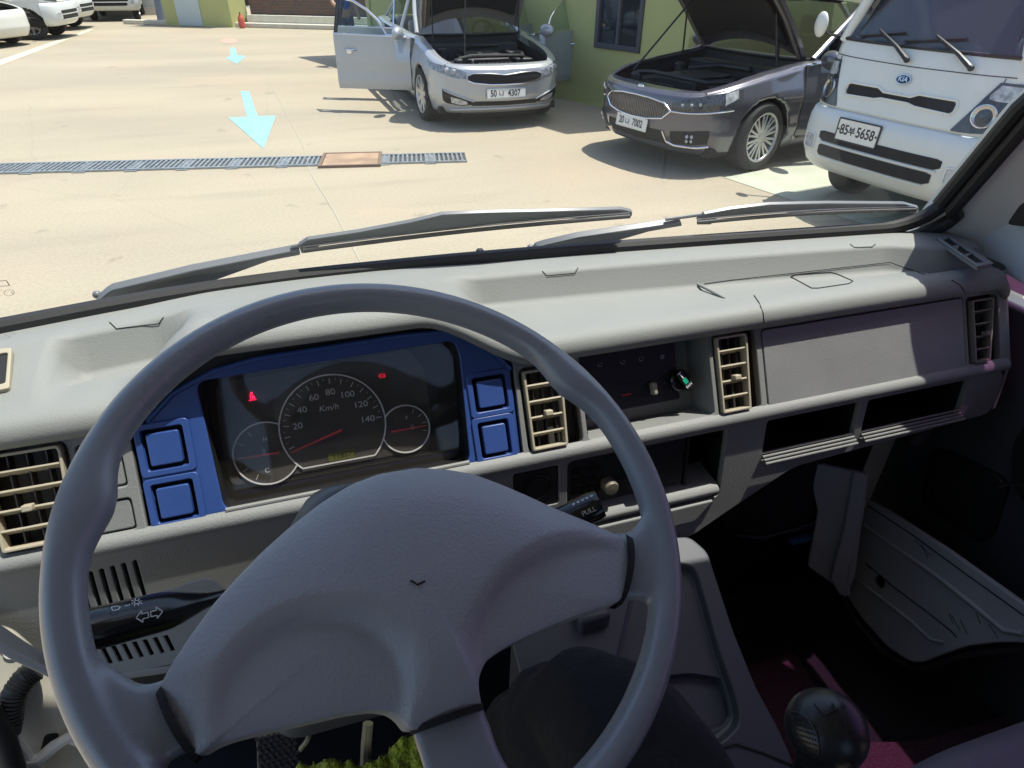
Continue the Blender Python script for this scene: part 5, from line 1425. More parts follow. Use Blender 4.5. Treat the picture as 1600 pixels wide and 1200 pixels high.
mb = MB(); mb.box((x_off + .2, .95, .1), (kl + 13, 2.6, 1.9)); o = mb.build('hedge_core', mat('hedge_inner', (.02, .03, .012), .9), None); o.data.transform(Mk_); tag(o, kind='stuff', label='dark inner mass of the hedge', cat='hedge')  # dark block filling the inside of the leaves
# small red object on the kerb
hy = thing('fire_extinguisher', 'small red cylinder standing at the corner of the green block', 'extinguisher', tuple(gz(379, 44)))
mb = MB(); mb.lathe([(.09, 0), (.09, .05), (.12, .06), (.12, .30), (.09, .40), (.04, .46), (.03, .50), (0, .5)], 14, cap=False); mb.build('red_body', mat('red_paint', (.50, .10, .07), .4), hy)
mb = MB(); mb.box((-.02, -.07, .5), (.02, .07, .55)); mb.build('valve', M['black'], hy)
hy.scale = (.8, .8, .8)
# far trees / skyline so that side views and reflections have something behind
random.seed(5)
def tree(x, y, h, lab):
    t = thing('broadleaf_tree', lab, 'tree', (x, y, 0), group=None)
    mb = MB(); mb.tube([(0, 0, 0), (.05, 0, h * .35), (.0, .1, h * .7)], [.22, .16, .06], 8)
    for k in range(5):
        a = k * 1.26; mb.tube([(0, 0, h * .35 + .15 * k), (math.cos(a) * h * .2, math.sin(a) * h * .2, h * .65)], [.08, .03], 6)
    mb.build('trunk', mat('bark', (.10, .075, .055), .9), t)
    mb = MB()
    cl_ = [(random.gauss(0, h * .17), random.gauss(0, h * .17), h * .62 + random.gauss(0, h * .13), random.uniform(.10, .17) * h) for _ in range(14)]
    for k in range(2600):
        cx_, cy_, cz_, r_ = random.choice(cl_); d = Vector((random.gauss(0, 1), random.gauss(0, 1), random.gauss(0, 1))).normalized() * r_ * random.uniform(.5, 1.05)
        c = Vector((cx_, cy_, cz_)) + d; a = Vector((random.uniform(-1, 1), random.uniform(-1, 1), random.uniform(-1, 1))).normalized(); b = a.cross(Vector((random.uniform(-1, 1), random.uniform(-1, 1), random.uniform(-1, 1)))).normalized(); s_4 = random.uniform(.08, .16)
        mb.add([c - a * s_4, c + b * s_4 * .6, c + a * s_4, c - b * s_4 * .6], [(0, 1, 2, 3)])
    mb.build('crown', M['leaf'], t, smooth=0)

# ================================================================== VEHICLES
M['tyre'] = mat('tyre', (.022, .022, .023), .8, bump=[('noise', 60, .3, .003)])
M['under'] = mat('underbody_black', (.012, .012, .013), .8)
M['cavity'] = mat('engine_bay_black', (.022, .023, .026), .55, var=(14, .3))
M['lampglass'] = mat('lamp_lens', (.38, .40, .42), .08, spec=.8, var=(30, .4))
M['lampmid'] = mat('lamp_interior', (.20, .22, .25), .12, spec=.8, var=(22, .6))
M['lampdark'] = mat('lamp_housing', (.05, .052, .058), .15, spec=.8, var=(40, .5))
M['plate'] = mat('plate_white', (.70, .70, .66), .4)
M['ink'] = mat('plate_ink', (.03, .03, .035), .5)
M['carglass'] = glass('car_glass', (.34, .40, .42), 1.6)
M['interior'] = mat('car_interior', (.10, .105, .11), .7)
M['headrest'] = mat('seat_cover_white', (.62, .62, .58), .7)
M['liner'] = mat('bonnet_liner', (.016, .016, .017), .9, bump=[('noise', 40, .6, .01)])

class Skin:
    """outer skin of a vehicle: plan outline (one half, from the front centre round to the rear) x height"""
    def __init__(s, half, inset, ytop=None):
        P = [Vector(p) for p in half]; Q = []
        n = len(P)
        for i in range(n - 1):          # Catmull-Rom
            p0, p1, p2, p3 = P[max(0, i - 1)] if i else Vector((-P[1].x, P[1].y)), P[i], P[i + 1], P[min(n - 1, i + 2)]
            for k in range(12):
                t = k / 12; Q.append(.5 * ((2 * p1) + (-p0 + p2) * t + (2 * p0 - 5 * p1 + 4 * p2 - p3) * t * t + (-p0 + 3 * p1 - 3 * p2 + p3) * t ** 3))
        Q.append(P[-1]); s.Q = Q; s.D = [0]
        for a, b in zip(Q, Q[1:]): s.D.append(s.D[-1] + (b - a).length)
        s.L = s.D[-1]; s.inset = inset
    def base(s, p):
        q = abs(p); sg = -1 if p < 0 else 1; q = min(q, s.L - 1e-6)
        lo, hi = 0, len(s.D) - 1
        while hi - lo > 1:
            m = (lo + hi) // 2
            if s.D[m] <= q: lo = m
            else: hi = m
        t = (q - s.D[lo]) / (s.D[hi] - s.D[lo]); pt = s.Q[lo].lerp(s.Q[hi], t)
        # smooth tangent
        a = s.Q[max(0, lo - 1)]; b = s.Q[min(len(s.Q) - 1, hi + 1)]; tg = (b - a).normalized(); nn = Vector((tg.y, -tg.x))
        return Vector((pt.x * sg, pt.y)), Vector((nn.x * sg, nn.y))
    def pt(s, p, z, off=0.0):
        b, n = s.base(p); i = s.inset(b.y, z, abs(n.y) if n.y < 0 else 0)
        q = b - n * (i - off); return Vector((q.x, q.y, z))
    def p_of_y(s, y):
        best = min(range(len(s.Q)), key=lambda i: abs(s.Q[i].y - y) + (10 if s.Q[i].x < .6 * max(q.x for q in s.Q) else 0)); return s.D[best]
    def p_of_x(s, x):
        for i, q in enumerate(s.Q):
            if q.x >= abs(x): return s.D[i] * (1 if x >= 0 else -1)
        return s.L
def strip(sk, cols, off, m, name, par, rows=6, th=.012, dens=.035, front=True):
    """cols: list of (p, zlo, zhi); a raised conforming panel"""
    C2 = []
    for (a, b) in zip(cols, cols[1:]):
        n = max(1, int(abs(b[0] - a[0]) / dens))
        for k in range(n): t = k / n; C2.append(tuple(a[i] + (b[i] - a[i]) * t for i in range(3)))
    C2.append(cols[-1]); g = []
    mb = MB()
    outer = [[sk.pt(p, z0 + (z1 - z0) * r / rows, off) for p, z0, z1 in C2] for r in range(rows + 1)]
    inner = [[sk.pt(p, z0 + (z1 - z0) * r / rows, off - th) for p, z0, z1 in C2] for r in range(rows + 1)]
    mb.grid(outer); mb.grid(inner, flip=True)
    mb.grid([outer[0], inner[0]]); mb.grid([inner[-1], outer[-1]])
    mb.grid([[r[0] for r in outer], [r[0] for r in inner]]); mb.grid([[r[-1] for r in outer], [r[-1] for r in inner]])
    return mb.build(name, m, par, smooth=40, weld=True)
def line_on(sk, pts, off, rad, m, name, par, n=10, dens=.05):
    P = []
    for a, b in zip(pts, pts[1:]):
        k_ = max(2, int(math.dist(a, b) / dens))
        for k in range(k_): t = k / k_; P.append(sk.pt(a[0] + (b[0] - a[0]) * t, a[1] + (b[1] - a[1]) * t, off))
    P.append(sk.pt(*pts[-1], off)); mb = MB(); mb.tube(P, rad, 8); return mb.build(name, m, par)

def wheel_obj(par, x, y, r, wid, spokes, rimm, steer=0, split=2, rimr=.70):
    w_ = bpy.data.objects.new('wheel', None); col.objects.link(w_); w_.parent = par; w_.location = (x, y, r); w_.rotation_euler = (0, 0, steer); w_.empty_display_size = .1
    sg = 1 if x > 0 else -1; Tm = Matrix.Rotation(R(90) * sg, 4, 'Y')
    mb = MB(); rr0 = r * rimr
    mb.lathe([(rr0, -wid / 2), (rr0 + .02, -wid / 2 - .004), (r - .03, -wid / 2 + .0), (r - .008, -wid / 2 + .02), (r, -wid / 2 + .045), (r, wid / 2 - .045), (r - .008, wid / 2 - .02), (r - .03, wid / 2), (rr0 + .02, wid / 2 + .004), (rr0, wid / 2 - .004), (rr0 - .02, wid / 2 - .03), (rr0 - .02, -wid / 2 + .03), (rr0, -wid / 2)], 48, Tm, cap=False)
    mb.build('tyre', M['tyre'], w_)
    mb = MB(); mb.lathe([(rr0 + .004, wid / 2 - .002), (rr0 - .012, wid / 2 - .004), (rr0 - .022, wid / 2 - .03), (rr0 - .03, -wid / 2 + .02)], 48, Tm, cap=False)
    mb.lathe([(.0, wid / 2 - .018), (.045, wid / 2 - .018), (.055, wid / 2 - .03), (.06, wid / 2 - .06)], 24, Tm, cap=False)
    for k in range(spokes):
        for q in ((-1, 1) if split == 2 else (0,)):
            a = 2 * math.pi * k / spokes; da = q * (math.pi / spokes) * .42
            w0, w1 = (.014, .011) if split == 2 else (.035, .028)
            d0 = Vector((math.cos(a + da * .5), math.sin(a + da * .5), 0)); d1 = Vector((math.cos(a + da), math.sin(a + da), 0)); n0 = Vector((-d0.y, d0.x, 0)); n1 = Vector((-d1.y, d1.x, 0))
            A_, B_ = d0 * .04, d1 * (rr0 - .012); z0_, z1_ = wid / 2 - .020, wid / 2 - .012
            vs = [A_ + n0 * w0 + Vector((0, 0, z0_)), A_ - n0 * w0 + Vector((0, 0, z0_)), B_ - n1 * w1 + Vector((0, 0, z1_)), B_ + n1 * w1 + Vector((0, 0, z1_))]
            mb.add(vs + [v - Vector((0, 0, .03)) for v in vs], [(0, 1, 2, 3), (7, 6, 5, 4), (0, 4, 5, 1), (1, 5, 6, 2), (2, 6, 7, 3), (3, 7, 4, 0)], Tm)
    mb.build('rim', rimm, w_, bevel=.004)
    mb = MB(); mb.lathe([(0, -.01), (rr0 * .62, -.01), (rr0 * .62, .02), (0, .02)], 28, Tm, cap=False); mb.lathe([(rr0 - .03, -.02), (rr0 - .031, -.04), (0, -.04)], 28, Tm, cap=False); mb.build('brake_disc', mat('disc_dark', (.06, .06, .065), .5, metal=.5), w_)
    return w_

def sedan(root, paint, spec):
    W = spec.get('W', .915)
    half = [(0, -.93), (.30, -.915), (.52, -.87), (.70, -.77), (.81, -.62), (.875, -.42), (.905, -.1), (W, .3), (W, 1.2), (W, 2.2), (.91, 2.8), (.885, 3.3), (.80, 3.72), (.55, 3.86), (.0, 3.92)]
    def inset(y, z, fr):
        i = 0
        if z < .42: i += .10 * ((.42 - z) / .24) ** 1.6 * (.55 + .9 * fr)
        i += .10 * max(0, (z - .60)) ** 1.3 * (.5 + 2.2 * fr)
        if .42 < z < .62: i += .010 * math.sin((z - .42) / .2 * math.pi) * (1 - fr)
        if z > .7 and y < .7: i += .07 * (z - .7) / .25
        return i
    sk = Skin(half, inset)
    def ztop(y):
        return lerp_tab([(-.95, .735), (-.7, .755), (-.4, .82), (0, .885), (.4, .93), (.75, .965), (1.6, .985), (2.6, 1.0), (3.2, 1.03), (3.9, 1.0)], y)
    zb = .20; NRr = 18; step = .035; n = int(sk.L / step)
    PS = [-sk.L + 2 * sk.L * k / (2 * n) for k in range(2 * n + 1)]
    AR = .365; wy = (0.0, 2.80)
    doors = spec.get('doors', ())
    dspan = {'front': (.50, 1.58), 'rear': (1.60, 2.50)}
    def in_door(p, y):
        for nm, sd_ in doors:
            a, b = dspan[nm]
            if (p < 0) == (sd_ < 0) and a < y < b: return True
        return False
    grid_ = []
    for r in range(NRr + 1):
        row = []
        for p in PS:
            b, _n = sk.base(p); zt_ = ztop(b.y); z = zb + (zt_ - zb) * r / NRr
            if b.y < -.5: z0_ = .19
            v = sk.pt(p, z)
            row.append([v, z, p, b])
        grid_.append(row)
    mb = MB(); vs = []; idx = {}
    keep = []
    for r, row in enumerate(grid_):
        for c_, (v, z, p, b) in enumerate(row):
            # wheel arches: push vertices out to the arch circle
            if abs(b.x) > .7:
                for y0 in wy:
                    d = Vector((v.y - y0, v.z - .335)); 
                    if d.length < AR and d.length > AR * .80: d = d.normalized() * AR; v = Vector((v.x, y0 + d.x, .335 + d.y))
            vs.append(v)
    fs = []; ncol = len(PS)
    for r in range(NRr):
        for c_ in range(ncol - 1):
            cc = [(r, c_), (r, c_ + 1), (r + 1, c_ + 1), (r + 1, c_)]
            ce = sum((grid_[a][b_][0] for a, b_ in cc), Vector()) / 4
            b = grid_[r][c_][3]
            if abs(b.x) > .7 and any((Vector((ce.y - y0, ce.z - .335))).length < AR * .985 for y0 in wy): continue
            if in_door(grid_[r][c_][2], ce.y) and ce.z > .30: continue
            fs.append(tuple(a * ncol + b_ for a, b_ in cc))
    mb.add(vs, fs)
    body = mb.build('body', paint, root, smooth=40, weld=True)
    so_ = body.modifiers.new('thick', 'SOLIDIFY'); so_.thickness = .03; so_.offset = -1
    # fender / shoulder flange, deck
    mb = MB()
    for sg in (-1, 1):
        rows_ = []
        for k in range(46):
            y = -.70 + (3.75 + .70) * k / 45; p = sk.p_of_y(y) * sg; zt_ = ztop(y); a = sk.pt(p, zt_)
            wi = lerp_tab([(-.7, .10), (0, .12), (.6, .13), (.8, .10), (2.6, .10), (3.4, .5), (3.75, .6)], y)
            rows_.append([a, a + Vector((-sg * .012, 0, .012)), a + Vector((-sg * .05, 0, .022)), a + Vector((-sg * wi, 0, .022))])
        mb.grid(rows_)
    mb.build('fender_top', paint, root, smooth=50)
    # nose panel above grille
    zt0 = .735
    mb = MB(); rows_ = []
    for k in range(27):
        x = -.74 + 1.48 * k / 26; p = sk.p_of_x(x); y = sk.base(p)[0].y; a = sk.pt(p, ztop(y)); e = 1 - abs(x / .74) ** 3
        rows_.append([a, a + Vector((0, .012, .012)), a + Vector((0, .05, .022)), a + Vector((0, .05 + .10 * e, .028))])
    mb.grid(rows_); mb.build('bonnet_slam_panel', paint, root, smooth=50)
    # wheel wells + underbody
    mb = MB(); mb.box((-.80, -.62, .18), (.80, 3.6, .26)); 
    for y0 in wy:
        for sg in (-1, 1):
            mb.grid([[Vector((sg * x, y0 + AR * 1.0 * math.cos(t), .335 + AR * 1.0 * math.sin(t))) for t in (math.pi * k / 16 for k in range(-2, 19))] for x in (.88, .60)])
            mb.add([(sg * .60, y0 + AR * math.cos(t), .335 + AR * math.sin(t)) for t in (math.pi * k / 16 for k in range(-2, 19))], [tuple(range(21))])
    mb.build('underbody', M['under'], root, smooth=0)
    for y0 in wy:
        for sg in (-1, 1): wheel_obj(root, sg * .80, y0, .332, .225, spec['spokes'], M['alloy'], spec.get('steer', 0) if y0 == 0 else 0, spec.get('split', 2))
    # greenhouse
    CW, RW = .74, .56
    def gh(y0, z0, x0, y1, z1, x1): pass
    roofz = 1.455
    Apt = lambda sg: [(sg * .755, .72, .985), (sg * .69, 1.10, 1.20), (sg * .60, 1.50, 1.40), (sg * .565, 1.66, roofz - .015)]
    mb = MB()
    for sg in (-1, 1): mb.tube([Vector(p) for p in Apt(sg)], .030, 8)
    for sg in (-1, 1):
        mb.tube([Vector(p) for p in ((sg * .565, 1.66, roofz - .015), (sg * .60, 2.2, roofz), (sg * .58, 2.8, roofz - .05), (sg * .66, 3.35, 1.12), (sg * .70, 3.5, 1.02))], .028, 8)
        mb.tube([Vector(p) for p in ((sg * .60, 1.72, roofz - .01), (sg * .80, 1.60, 1.0))], .028, 8)
    mb.build('pillar', paint, root)
    mb = MB(); rows_ = []
    for k in range(13):
        y = 1.62 + 1.25 * k / 12; hx = .57 + .03 * math.sin(math.pi * k / 12); z = roofz + .03 * math.sin(math.pi * k / 12) - .04 * max(0, (k - 9) / 3)
        rows_.append([(hx * math.sin(t), y, z + .035 * (math.cos(t * 1.0) - 1) * 1.2 + .02) for t in (math.pi / 2 * j / 8 for j in range(-8, 9))])
    mb.grid(rows_); mb.build('roof', paint, root, smooth=60)
    def pane(name, a, b, c, d, bow=0.0):
        mb = MB(); n_ = 12; a, b, c, d = map(Vector, (a, b, c, d)); rs_ = []
        for i in range(n_ + 1):
            lo, hi = a.lerp(b, i / n_), d.lerp(c, i / n_); q = 4 * (i / n_) * (1 - i / n_) * bow; row = []
            for j in range(9): p = lo.lerp(hi, j / 8) + Vector((0, -q, 0)); row.append(p)
            rs_.append(row)
        mb.grid(rs_); return mb.build(name, M['carglass'], root, smooth=60)
    pane('windscreen', (-.735, .74, .985), (.735, .74, .985), (.56, 1.64, roofz - .01), (-.56, 1.64, roofz - .01), .13)
    pane('rear_screen', (.64, 3.4, 1.06), (-.64, 3.4, 1.06), (-.54, 2.88, roofz - .04), (.54, 2.88, roofz - .04))
    for sg in (-1, 1):
        for nm, ya, yb, yc, yd in (('front', .86, 1.58, 1.66, 1.62), ('rear', 1.66, 3.1, 2.75, 1.72)):
            if (nm, sg) in doors: continue
            pane('side_window', (sg * .80, ya, .985), (sg * .79, yb, 1.0), (sg * .60, yc, roofz - .03), (sg * .605, yd, roofz - .03))
    mb = MB(); mb.tube([Vector((-.735 + 1.47 * k / 10, .70 - .10 * math.sin(math.pi * k / 10), .975)) for k in range(11)], .02, 8); mb.build('cowl', M['black'], root)
    # interior
    mb = MB(); mb.box((-.74, .82, .30), (.74, 3.0, .36)); 
    mb.add([(-.74, .78, .6), (.74, .78, .6), (.72, .76, .95), (-.72, .76, .95)], [(0, 1, 2, 3)]); mb.box((-.70, .80, .72), (.70, 1.08, .95)); mb.build('dash_and_floor', M['interior'], root, bevel=.02)
    mb = MB()
    for sx in (-.37, .37):
        mb.box((sx - .25, 1.35, .40), (sx + .25, 1.86, .58)); mb.box((sx - .24, 1.82, .50), (sx + .24, 1.97, 1.08), Matrix.Translation((0, 1.9, .55)) @ Matrix.Rotation(R(-14), 4, 'X') @ Matrix.Translation((0, -1.9, -.55))); mb.box((sx - .12, 1.99, 1.09), (sx + .12, 2.10, 1.28))
    mb.box((-.66, 2.25, .42), (.66, 2.75, .58)); mb.box((-.66, 2.70, .5), (.66, 2.85, 1.08)); mb.build('seat', M['interior'] if not spec.get('paleseat') else M['seatpale'], root, bevel=.05, seg=3)
    # steering wheel of the car: driver sits at local +x (its left)
    mb = MB(); Tm = Matrix.Translation((.37, 1.22, .93)) @ Matrix.Rotation(R(68), 4, 'X'); mb.tube([Tm @ Vector((.18 * math.cos(t), .18 * math.sin(t), 0)) for t in (2 * math.pi * k / 24 for k in range(25))], .014, 8, cap=False); mb.box((-.17, -.02, -.01), (.17, .02, .01), Tm); mb.build('inner_wheel', M['black'], root)
    # engine bay
    mb = MB(); mb.box((-.70, -.72, .48), (.70, .68, .50)); 
    mb.add([(-.70, -.74, .50), (.70, -.74, .50), (.70, -.74, .72), (-.70, -.74, .72)], [(0, 1, 2, 3)]); mb.add([(-.71, -.7, .5), (-.71, .68, .5), (-.71, .68, .9), (-.71, -.70, .74)], [(0, 1, 2, 3)]); mb.add([(.71, -.7, .5), (.71, .68, .5), (.71, .68, .9), (.71, -.70, .74)], [(0, 1, 2, 3)]); mb.add([(-.72, .68, .5), (.72, .68, .5), (.72, .68, .95), (-.72, .68, .95)], [(0, 1, 2, 3)])
    mb.build('engine_bay', M['cavity'], root, smooth=0)
    mb = MB(); mb.box((-.34, -.36, .50), (.24, .30, .78)); mb.box((-.28, -.30, .78), (.18, .22, .815)); mb.box((.36, -.30, .5), (.60, .0, .76)); mb.box((-.64, -.42, .5), (-.42, -.12, .74)); mb.box((.38, .12, .5), (.62, .5, .80)); mb.box((-.66, -.70, .58), (.66, -.58, .74)); mb.box((-.62, .38, .6), (.62, .62, .88))
    mb.lathe([(.06, .7), (.06, .84), (.045, .86), (0, .86)], 14, Matrix.Translation((-.54, .16, 0)), cap=False); mb.lathe([(.06, .6), (.06, .80), (.0, .81)], 14, Matrix.Translation((-.50, -.5, 0)), cap=False)
    mb.build('engine_block', M['cavity'], root, bevel=.02)
    mb = MB()
    for k in range(8): mb.box((-.26 + .058 * k, -.63, .742), (-.225 + .058 * k, -.585, .758))
    mb.lathe([(.03, .81), (.03, .83), (.0, .835)], 12, Matrix.Translation((-.12, -.18, 0)), cap=False); mb.lathe([(.012, .74), (.02, .79), (0, .80)], 8, Matrix.Translation((-.34, -.60, 0)), cap=False)
    mb.build('slam_fitting', M['silver'] if spec.get('brightfit') else M['cavity'], root)
    mb = MB(); mb.tube([Vector(p) for p in ((-.5, -.5, .8), (-.3, -.44, .82), (.1, -.48, .82), (.42, -.38, .80), (.5, -.1, .80))], .022, 8); mb.tube([Vector(p) for p in ((-.34, .1, .82), (-.1, .34, .86), (.3, .36, .86))], .03, 8); mb.build('engine_hose', M['rubber'], root)
    # open bonnet
    hinge = Vector((0, .66, .965 + spec.get('lift', .03))); ang_ = spec['bonnet']
    hd = bpy.data.objects.new('bonnet', None); col.objects.link(hd); hd.parent = root; hd.location = hinge; hd.rotation_euler = (-R(ang_), 0, 0); hd.empty_display_size = .1
    Lh = 1.42
    def hsec(f):    # f: 0 hinge .. 1 nose ; half width
        return lerp_tab([(0, .72), (.15, .74), (.5, .73), (.8, .68), (.93, .60), (1, .45)], f)
    rows_o, rows_i = [], []
    for i in range(21):
        f = i / 20; hw = hsec(f); r1, r2 = [], []
        for j in range(-10, 11):
            s = j / 10; y = -(Lh * f) - .08 * (1 - s * s) * (1 if f > .5 else 0) * (f - .5) * 2 + (.12 * (1 - s * s) * -1 * (1 - f) ** 2 if spec.get('arch', 1) else 0)
            z = -.02 * f + .075 * (1 - s ** 2) * (1 - .4 * f) - .10 * f ** 3 * 1.2
            r1.append((hw * s, y, z)); r2.append((hw * s * .97, y + .012 * (f > .5), z - .022 - .012 * math.cos(s * 1.2)))
        rows_o.append(r1); rows_i.append(r2)
    mb = MB(); mb.grid(rows_o); mb.grid(rows_i, flip=True); mb.grid([rows_o[0], rows_i[0]]); mb.grid([rows_i[-1], rows_o[-1]]); mb.grid([[r[0] for r in rows_o], [r[0] for r in rows_i]]); mb.grid([[r[-1] for r in rows_i], [r[-1] for r in rows_o]])
    mb.build('bonnet_skin', spec.get('hoodpaint', paint), hd, smooth=50, weld=True)
    mb = MB(); rr1 = [[(p[0] * .84, p[1] * .90 - .06, p[2] - .012) for p in r] for r in rows_i[2:19]]; mb.grid(rr1); mb.grid([[(a, b, c_ - .02) for a, b, c_ in r] for r in rr1], flip=True); mb.build('bonnet_liner', M['liner'], hd, smooth=60)
    mb = MB()
    for sg in (-1, 1): mb.tube([Vector(p) for p in ((sg * .66, -.02, -.03), (sg * .66, -.5, -.03), (sg * .62, -1.0, -.055), (sg * .5, -1.28, -.10))], .018, 8)
    mb.build('bonnet_frame', spec.get('hoodframe', M['black']), hd)
    a = R(ang_)
    def hp_(s, f, z=-.05): y, zz = -Lh * f, z; return hinge + Vector((s, y * math.cos(a) - 0 + zz * math.sin(a) * 1, -y * math.sin(a) + zz * math.cos(a)))
    mb = MB()
    for s, b_, f in spec.get('props', ()): mb.tube([Vector(b_), hp_(s, f)], .010, 6)
    mb.build('bonnet_prop', M['black'], root)
    # open doors
    for nm, sd_ in doors:
        ya, yb = dspan[nm]; hx = sk.pt(sk.p_of_y(ya) * sd_, .6); oa = spec['open'][(nm, sd_)]
        d = bpy.data.objects.new('door', None); col.objects.link(d); d.parent = root; d.location = (hx.x, ya, 0); d.rotation_euler = (0, 0, -sd_ * R(oa)); d.empty_display_size = .1
        ofs = Vector((hx.x, ya, 0))
        rows_ = []; rin = []
        for r in range(15):
            row = []; ri = []
            for k in range(21):
                y = ya + .008 + (yb - ya - .016) * k / 20; z1 = ztop(y) + .0; z0 = .30
                if nm == 'rear': 
                    dd = math.hypot(y - 2.8, 0); z0 = max(.30, .335 + math.sqrt(max(0, .37 ** 2 - (y - 2.8) ** 2))) if abs(y - 2.8) < .37 else .30
                z = z0 + (z1 - z0) * r / 14; p = sk.pt(sk.p_of_y(y) * sd_, z); p.y = y
                row.append(p - ofs); ri.append(p - ofs - Vector((sd_ * .075, 0, 0)))
            rows_.append(row); rin.append(ri)
        mb = MB(); mb.grid(rows_); mb.grid([rows_[-1], [p - Vector((sd_ * .075, 0, -.012)) for p in rows_[-1]]]); mb.grid([rows_[0], rin[0]]); mb.grid([[r[0] for r in rows_], [r[0] for r in rin]]); mb.grid([[r[-1] for r in rows_], [r[-1] for r in rin]]); mb.build('door_skin', paint, d, smooth=40, weld=True)
        mb = MB(); mb.grid(rin, flip=True); mb.build('door_lining', M['interior'], d, smooth=40)
        # chrome belt moulding
        mb = MB(); mb.tube([p + Vector((-sd_ * .01, 0, .006)) for p in rows_[-1]], .012, 8); mb.build('belt_moulding', M['chrome'], d)
        zt_ = ztop(yb)
        if nm == 'front': up = [(0.33, .98), (.45, 1.14), (.62, 1.27), (.82, 1.37), (1.03, 1.415)]; dn_ = (1.06, .99)
        else: up = [(.03, 1.0), (.02, 1.40), (.45, 1.42), (.80, 1.36)]; dn_ = (.88, 1.0)
        def tilt(y, z): return Vector((hx.x * 0 - sd_ * (.075 + (z - .98) * .44), y - 0, z))
        rim_ = [tilt(y, z) for y, z in up]
        if nm == 'front': rim_ = [tilt(.06, .965)] + rim_
        mb = MB(); mb.tube(rim_, .016, 8); mb.build('door_frame', M['chrome'] if spec.get('chromeframe') else paint, d)
        mb = MB(); mb.tube([tilt(up[-1][0], up[-1][1]), tilt(*dn_)], .028, 8); mb.build('door_post', M['black'], d)
        ring_ = [tilt(*dn_)] + rim_[::-1]; mb = MB(); mb.add([p * 1.0 for p in ring_], [tuple(range(len(ring_)))]); mb.build('door_glass', M['doorglass'], d, smooth=0)
        yh = yb - ya - .22; ph = sk.pt(sk.p_of_y(yb - .22) * sd_, .80) - ofs
        mb = MB(); mb.tube([ph + Vector((sd_ * .0, -.10, 0)), ph + Vector((sd_ * .035, -.07, .003)), ph + Vector((sd_ * .038, .03, .003)), ph + Vector((0, .06, 0))], .014, 8); mb.ball((0, 0, 0), (.012, .04, .03), Matrix.Translation(ph + Vector((0, .0, -.03)))); mb.build('door_handle', M['chrome'], d)
        if nm == 'front':
            mb = MB(); c_ = Vector((sd_ * .13, .12, 1.02)); mb.ball((0, 0, 0), (.135, .075, .085), Matrix.Translation(c_), 24, 14); mb.build('mirror_shell', paint, d, smooth=80)
            mb = MB(); mb.box((min(0, sd_ * .1), .10, .965), (max(0, sd_ * .1), .15, .99)); mb.build('mirror_foot', M['black'], d)
    for sg in (-1, 1):
        if ('front', sg) not in doors:
            mb = MB(); mb.ball((0, 0, 0), (.12, .07, .08), Matrix.Translation((sg * 1.0, .90, 1.03)), 24, 14); mb.box((min(sg * .80, sg * .93), .88, .97), (max(sg * .80, sg * .93), .93, 1.0)); mb.build('mirror', paint, root, smooth=60)
    # closed door seams and handle (visible flank)
    return sk, ztop

def car_plate(sk, root, p0, z0, w_, h_, txt, frontoff=.012, sx=1, text_h=.085, Mxx=None, markdots=False):
    a = sk.pt(p0, z0, frontoff) if sk else None
    Mx = Mxx or frame(a, Vector((1, 0, 0)), Vector((sk.base(p0)[1].x, sk.base(p0)[1].y, .12)))
    pl_ = bpy.data.objects.new('number_plate', None); col.objects.link(pl_); pl_.parent = root; pl_.empty_display_size = .05
    o = plate('plate_back', [rr(-w_ / 2, -h_ / 2, w_ / 2, h_ / 2, .008)], .006, Mx, M['plate'], pl_, bevel=.001, top=.004, w=False)
    o = plate('plate_rim', [rr(-w_ / 2 - .006, -h_ / 2 - .006, w_ / 2 + .006, h_ / 2 + .006, .01), rr(-w_ / 2 + .006, -h_ / 2 + .006, w_ / 2 - .006, h_ / 2 - .006, .006)], .01, Mx, M['ink'] if markdots else M['silver'], pl_, top=.005, w=False)
    return Mx, pl_

GL = {}
def glyph_bu(mb, x, y, s, Mx, h=.0065):
    """syllable with a box letter above and a T letter below, drawn as strokes"""
    wd = s * .13
    def st(a, b): v_, f_ = _line(Vector((x + a[0] * s, y + a[1] * s)), Vector((x + b[0] * s, y + b[1] * s)), wd, h); mb.add(v_, f_, Mx)
    st((-.28, .5), (-.28, .05)); st((.28, .5), (.28, .05)); st((-.28, .28), (.28, .28)); st((-.28, .08), (.28, .08)); st((-.5, -.12), (.5, -.12)); st((0, -.12), (0, -.5))
def glyph_na(mb, x, y, s, Mx, h=.0065):
    wd = s * .13
    def st(a, b): v_, f_ = _line(Vector((x + a[0] * s, y + a[1] * s)), Vector((x + b[0] * s, y + b[1] * s)), wd, h); mb.add(v_, f_, Mx)
    st((-.45, .42), (-.45, -.3)); st((-.45, -.28), (.15, -.28)); st((.32, .5), (.32, -.5)); st((.32, .05), (.52, .05))
def glyph_mark(mb, x, y, s, Mx, h=.0065):
    v_, f_ = _line(Vector((x - s, y)), Vector((x + s, y)), s, h); mb.add(v_, f_, Mx); v_, f_ = _line(Vector((x, y - s)), Vector((x, y + s)), s, h); mb.add(v_, f_, Mx)
def plate_text(Mx, pl_, left, gl, right, xl, xg, xr, sz, gs, dots=None):
    for s, x in ((left, xl), (right, xr)):
        o = text('plate_digits', s, sz, Mx @ Matrix.Translation((x, -.004 * sz, .0045)), M['ink'], pl_, .001, w=False, sx=.80, bold=.0022)
    mb = MB(); gl(mb, xg, 0, gs, Mx)
    if dots:
        for d in dots: glyph_mark(mb, d, 0, .009, Mx)
    mb.build('plate_letter', M['ink'], pl_, smooth=0)

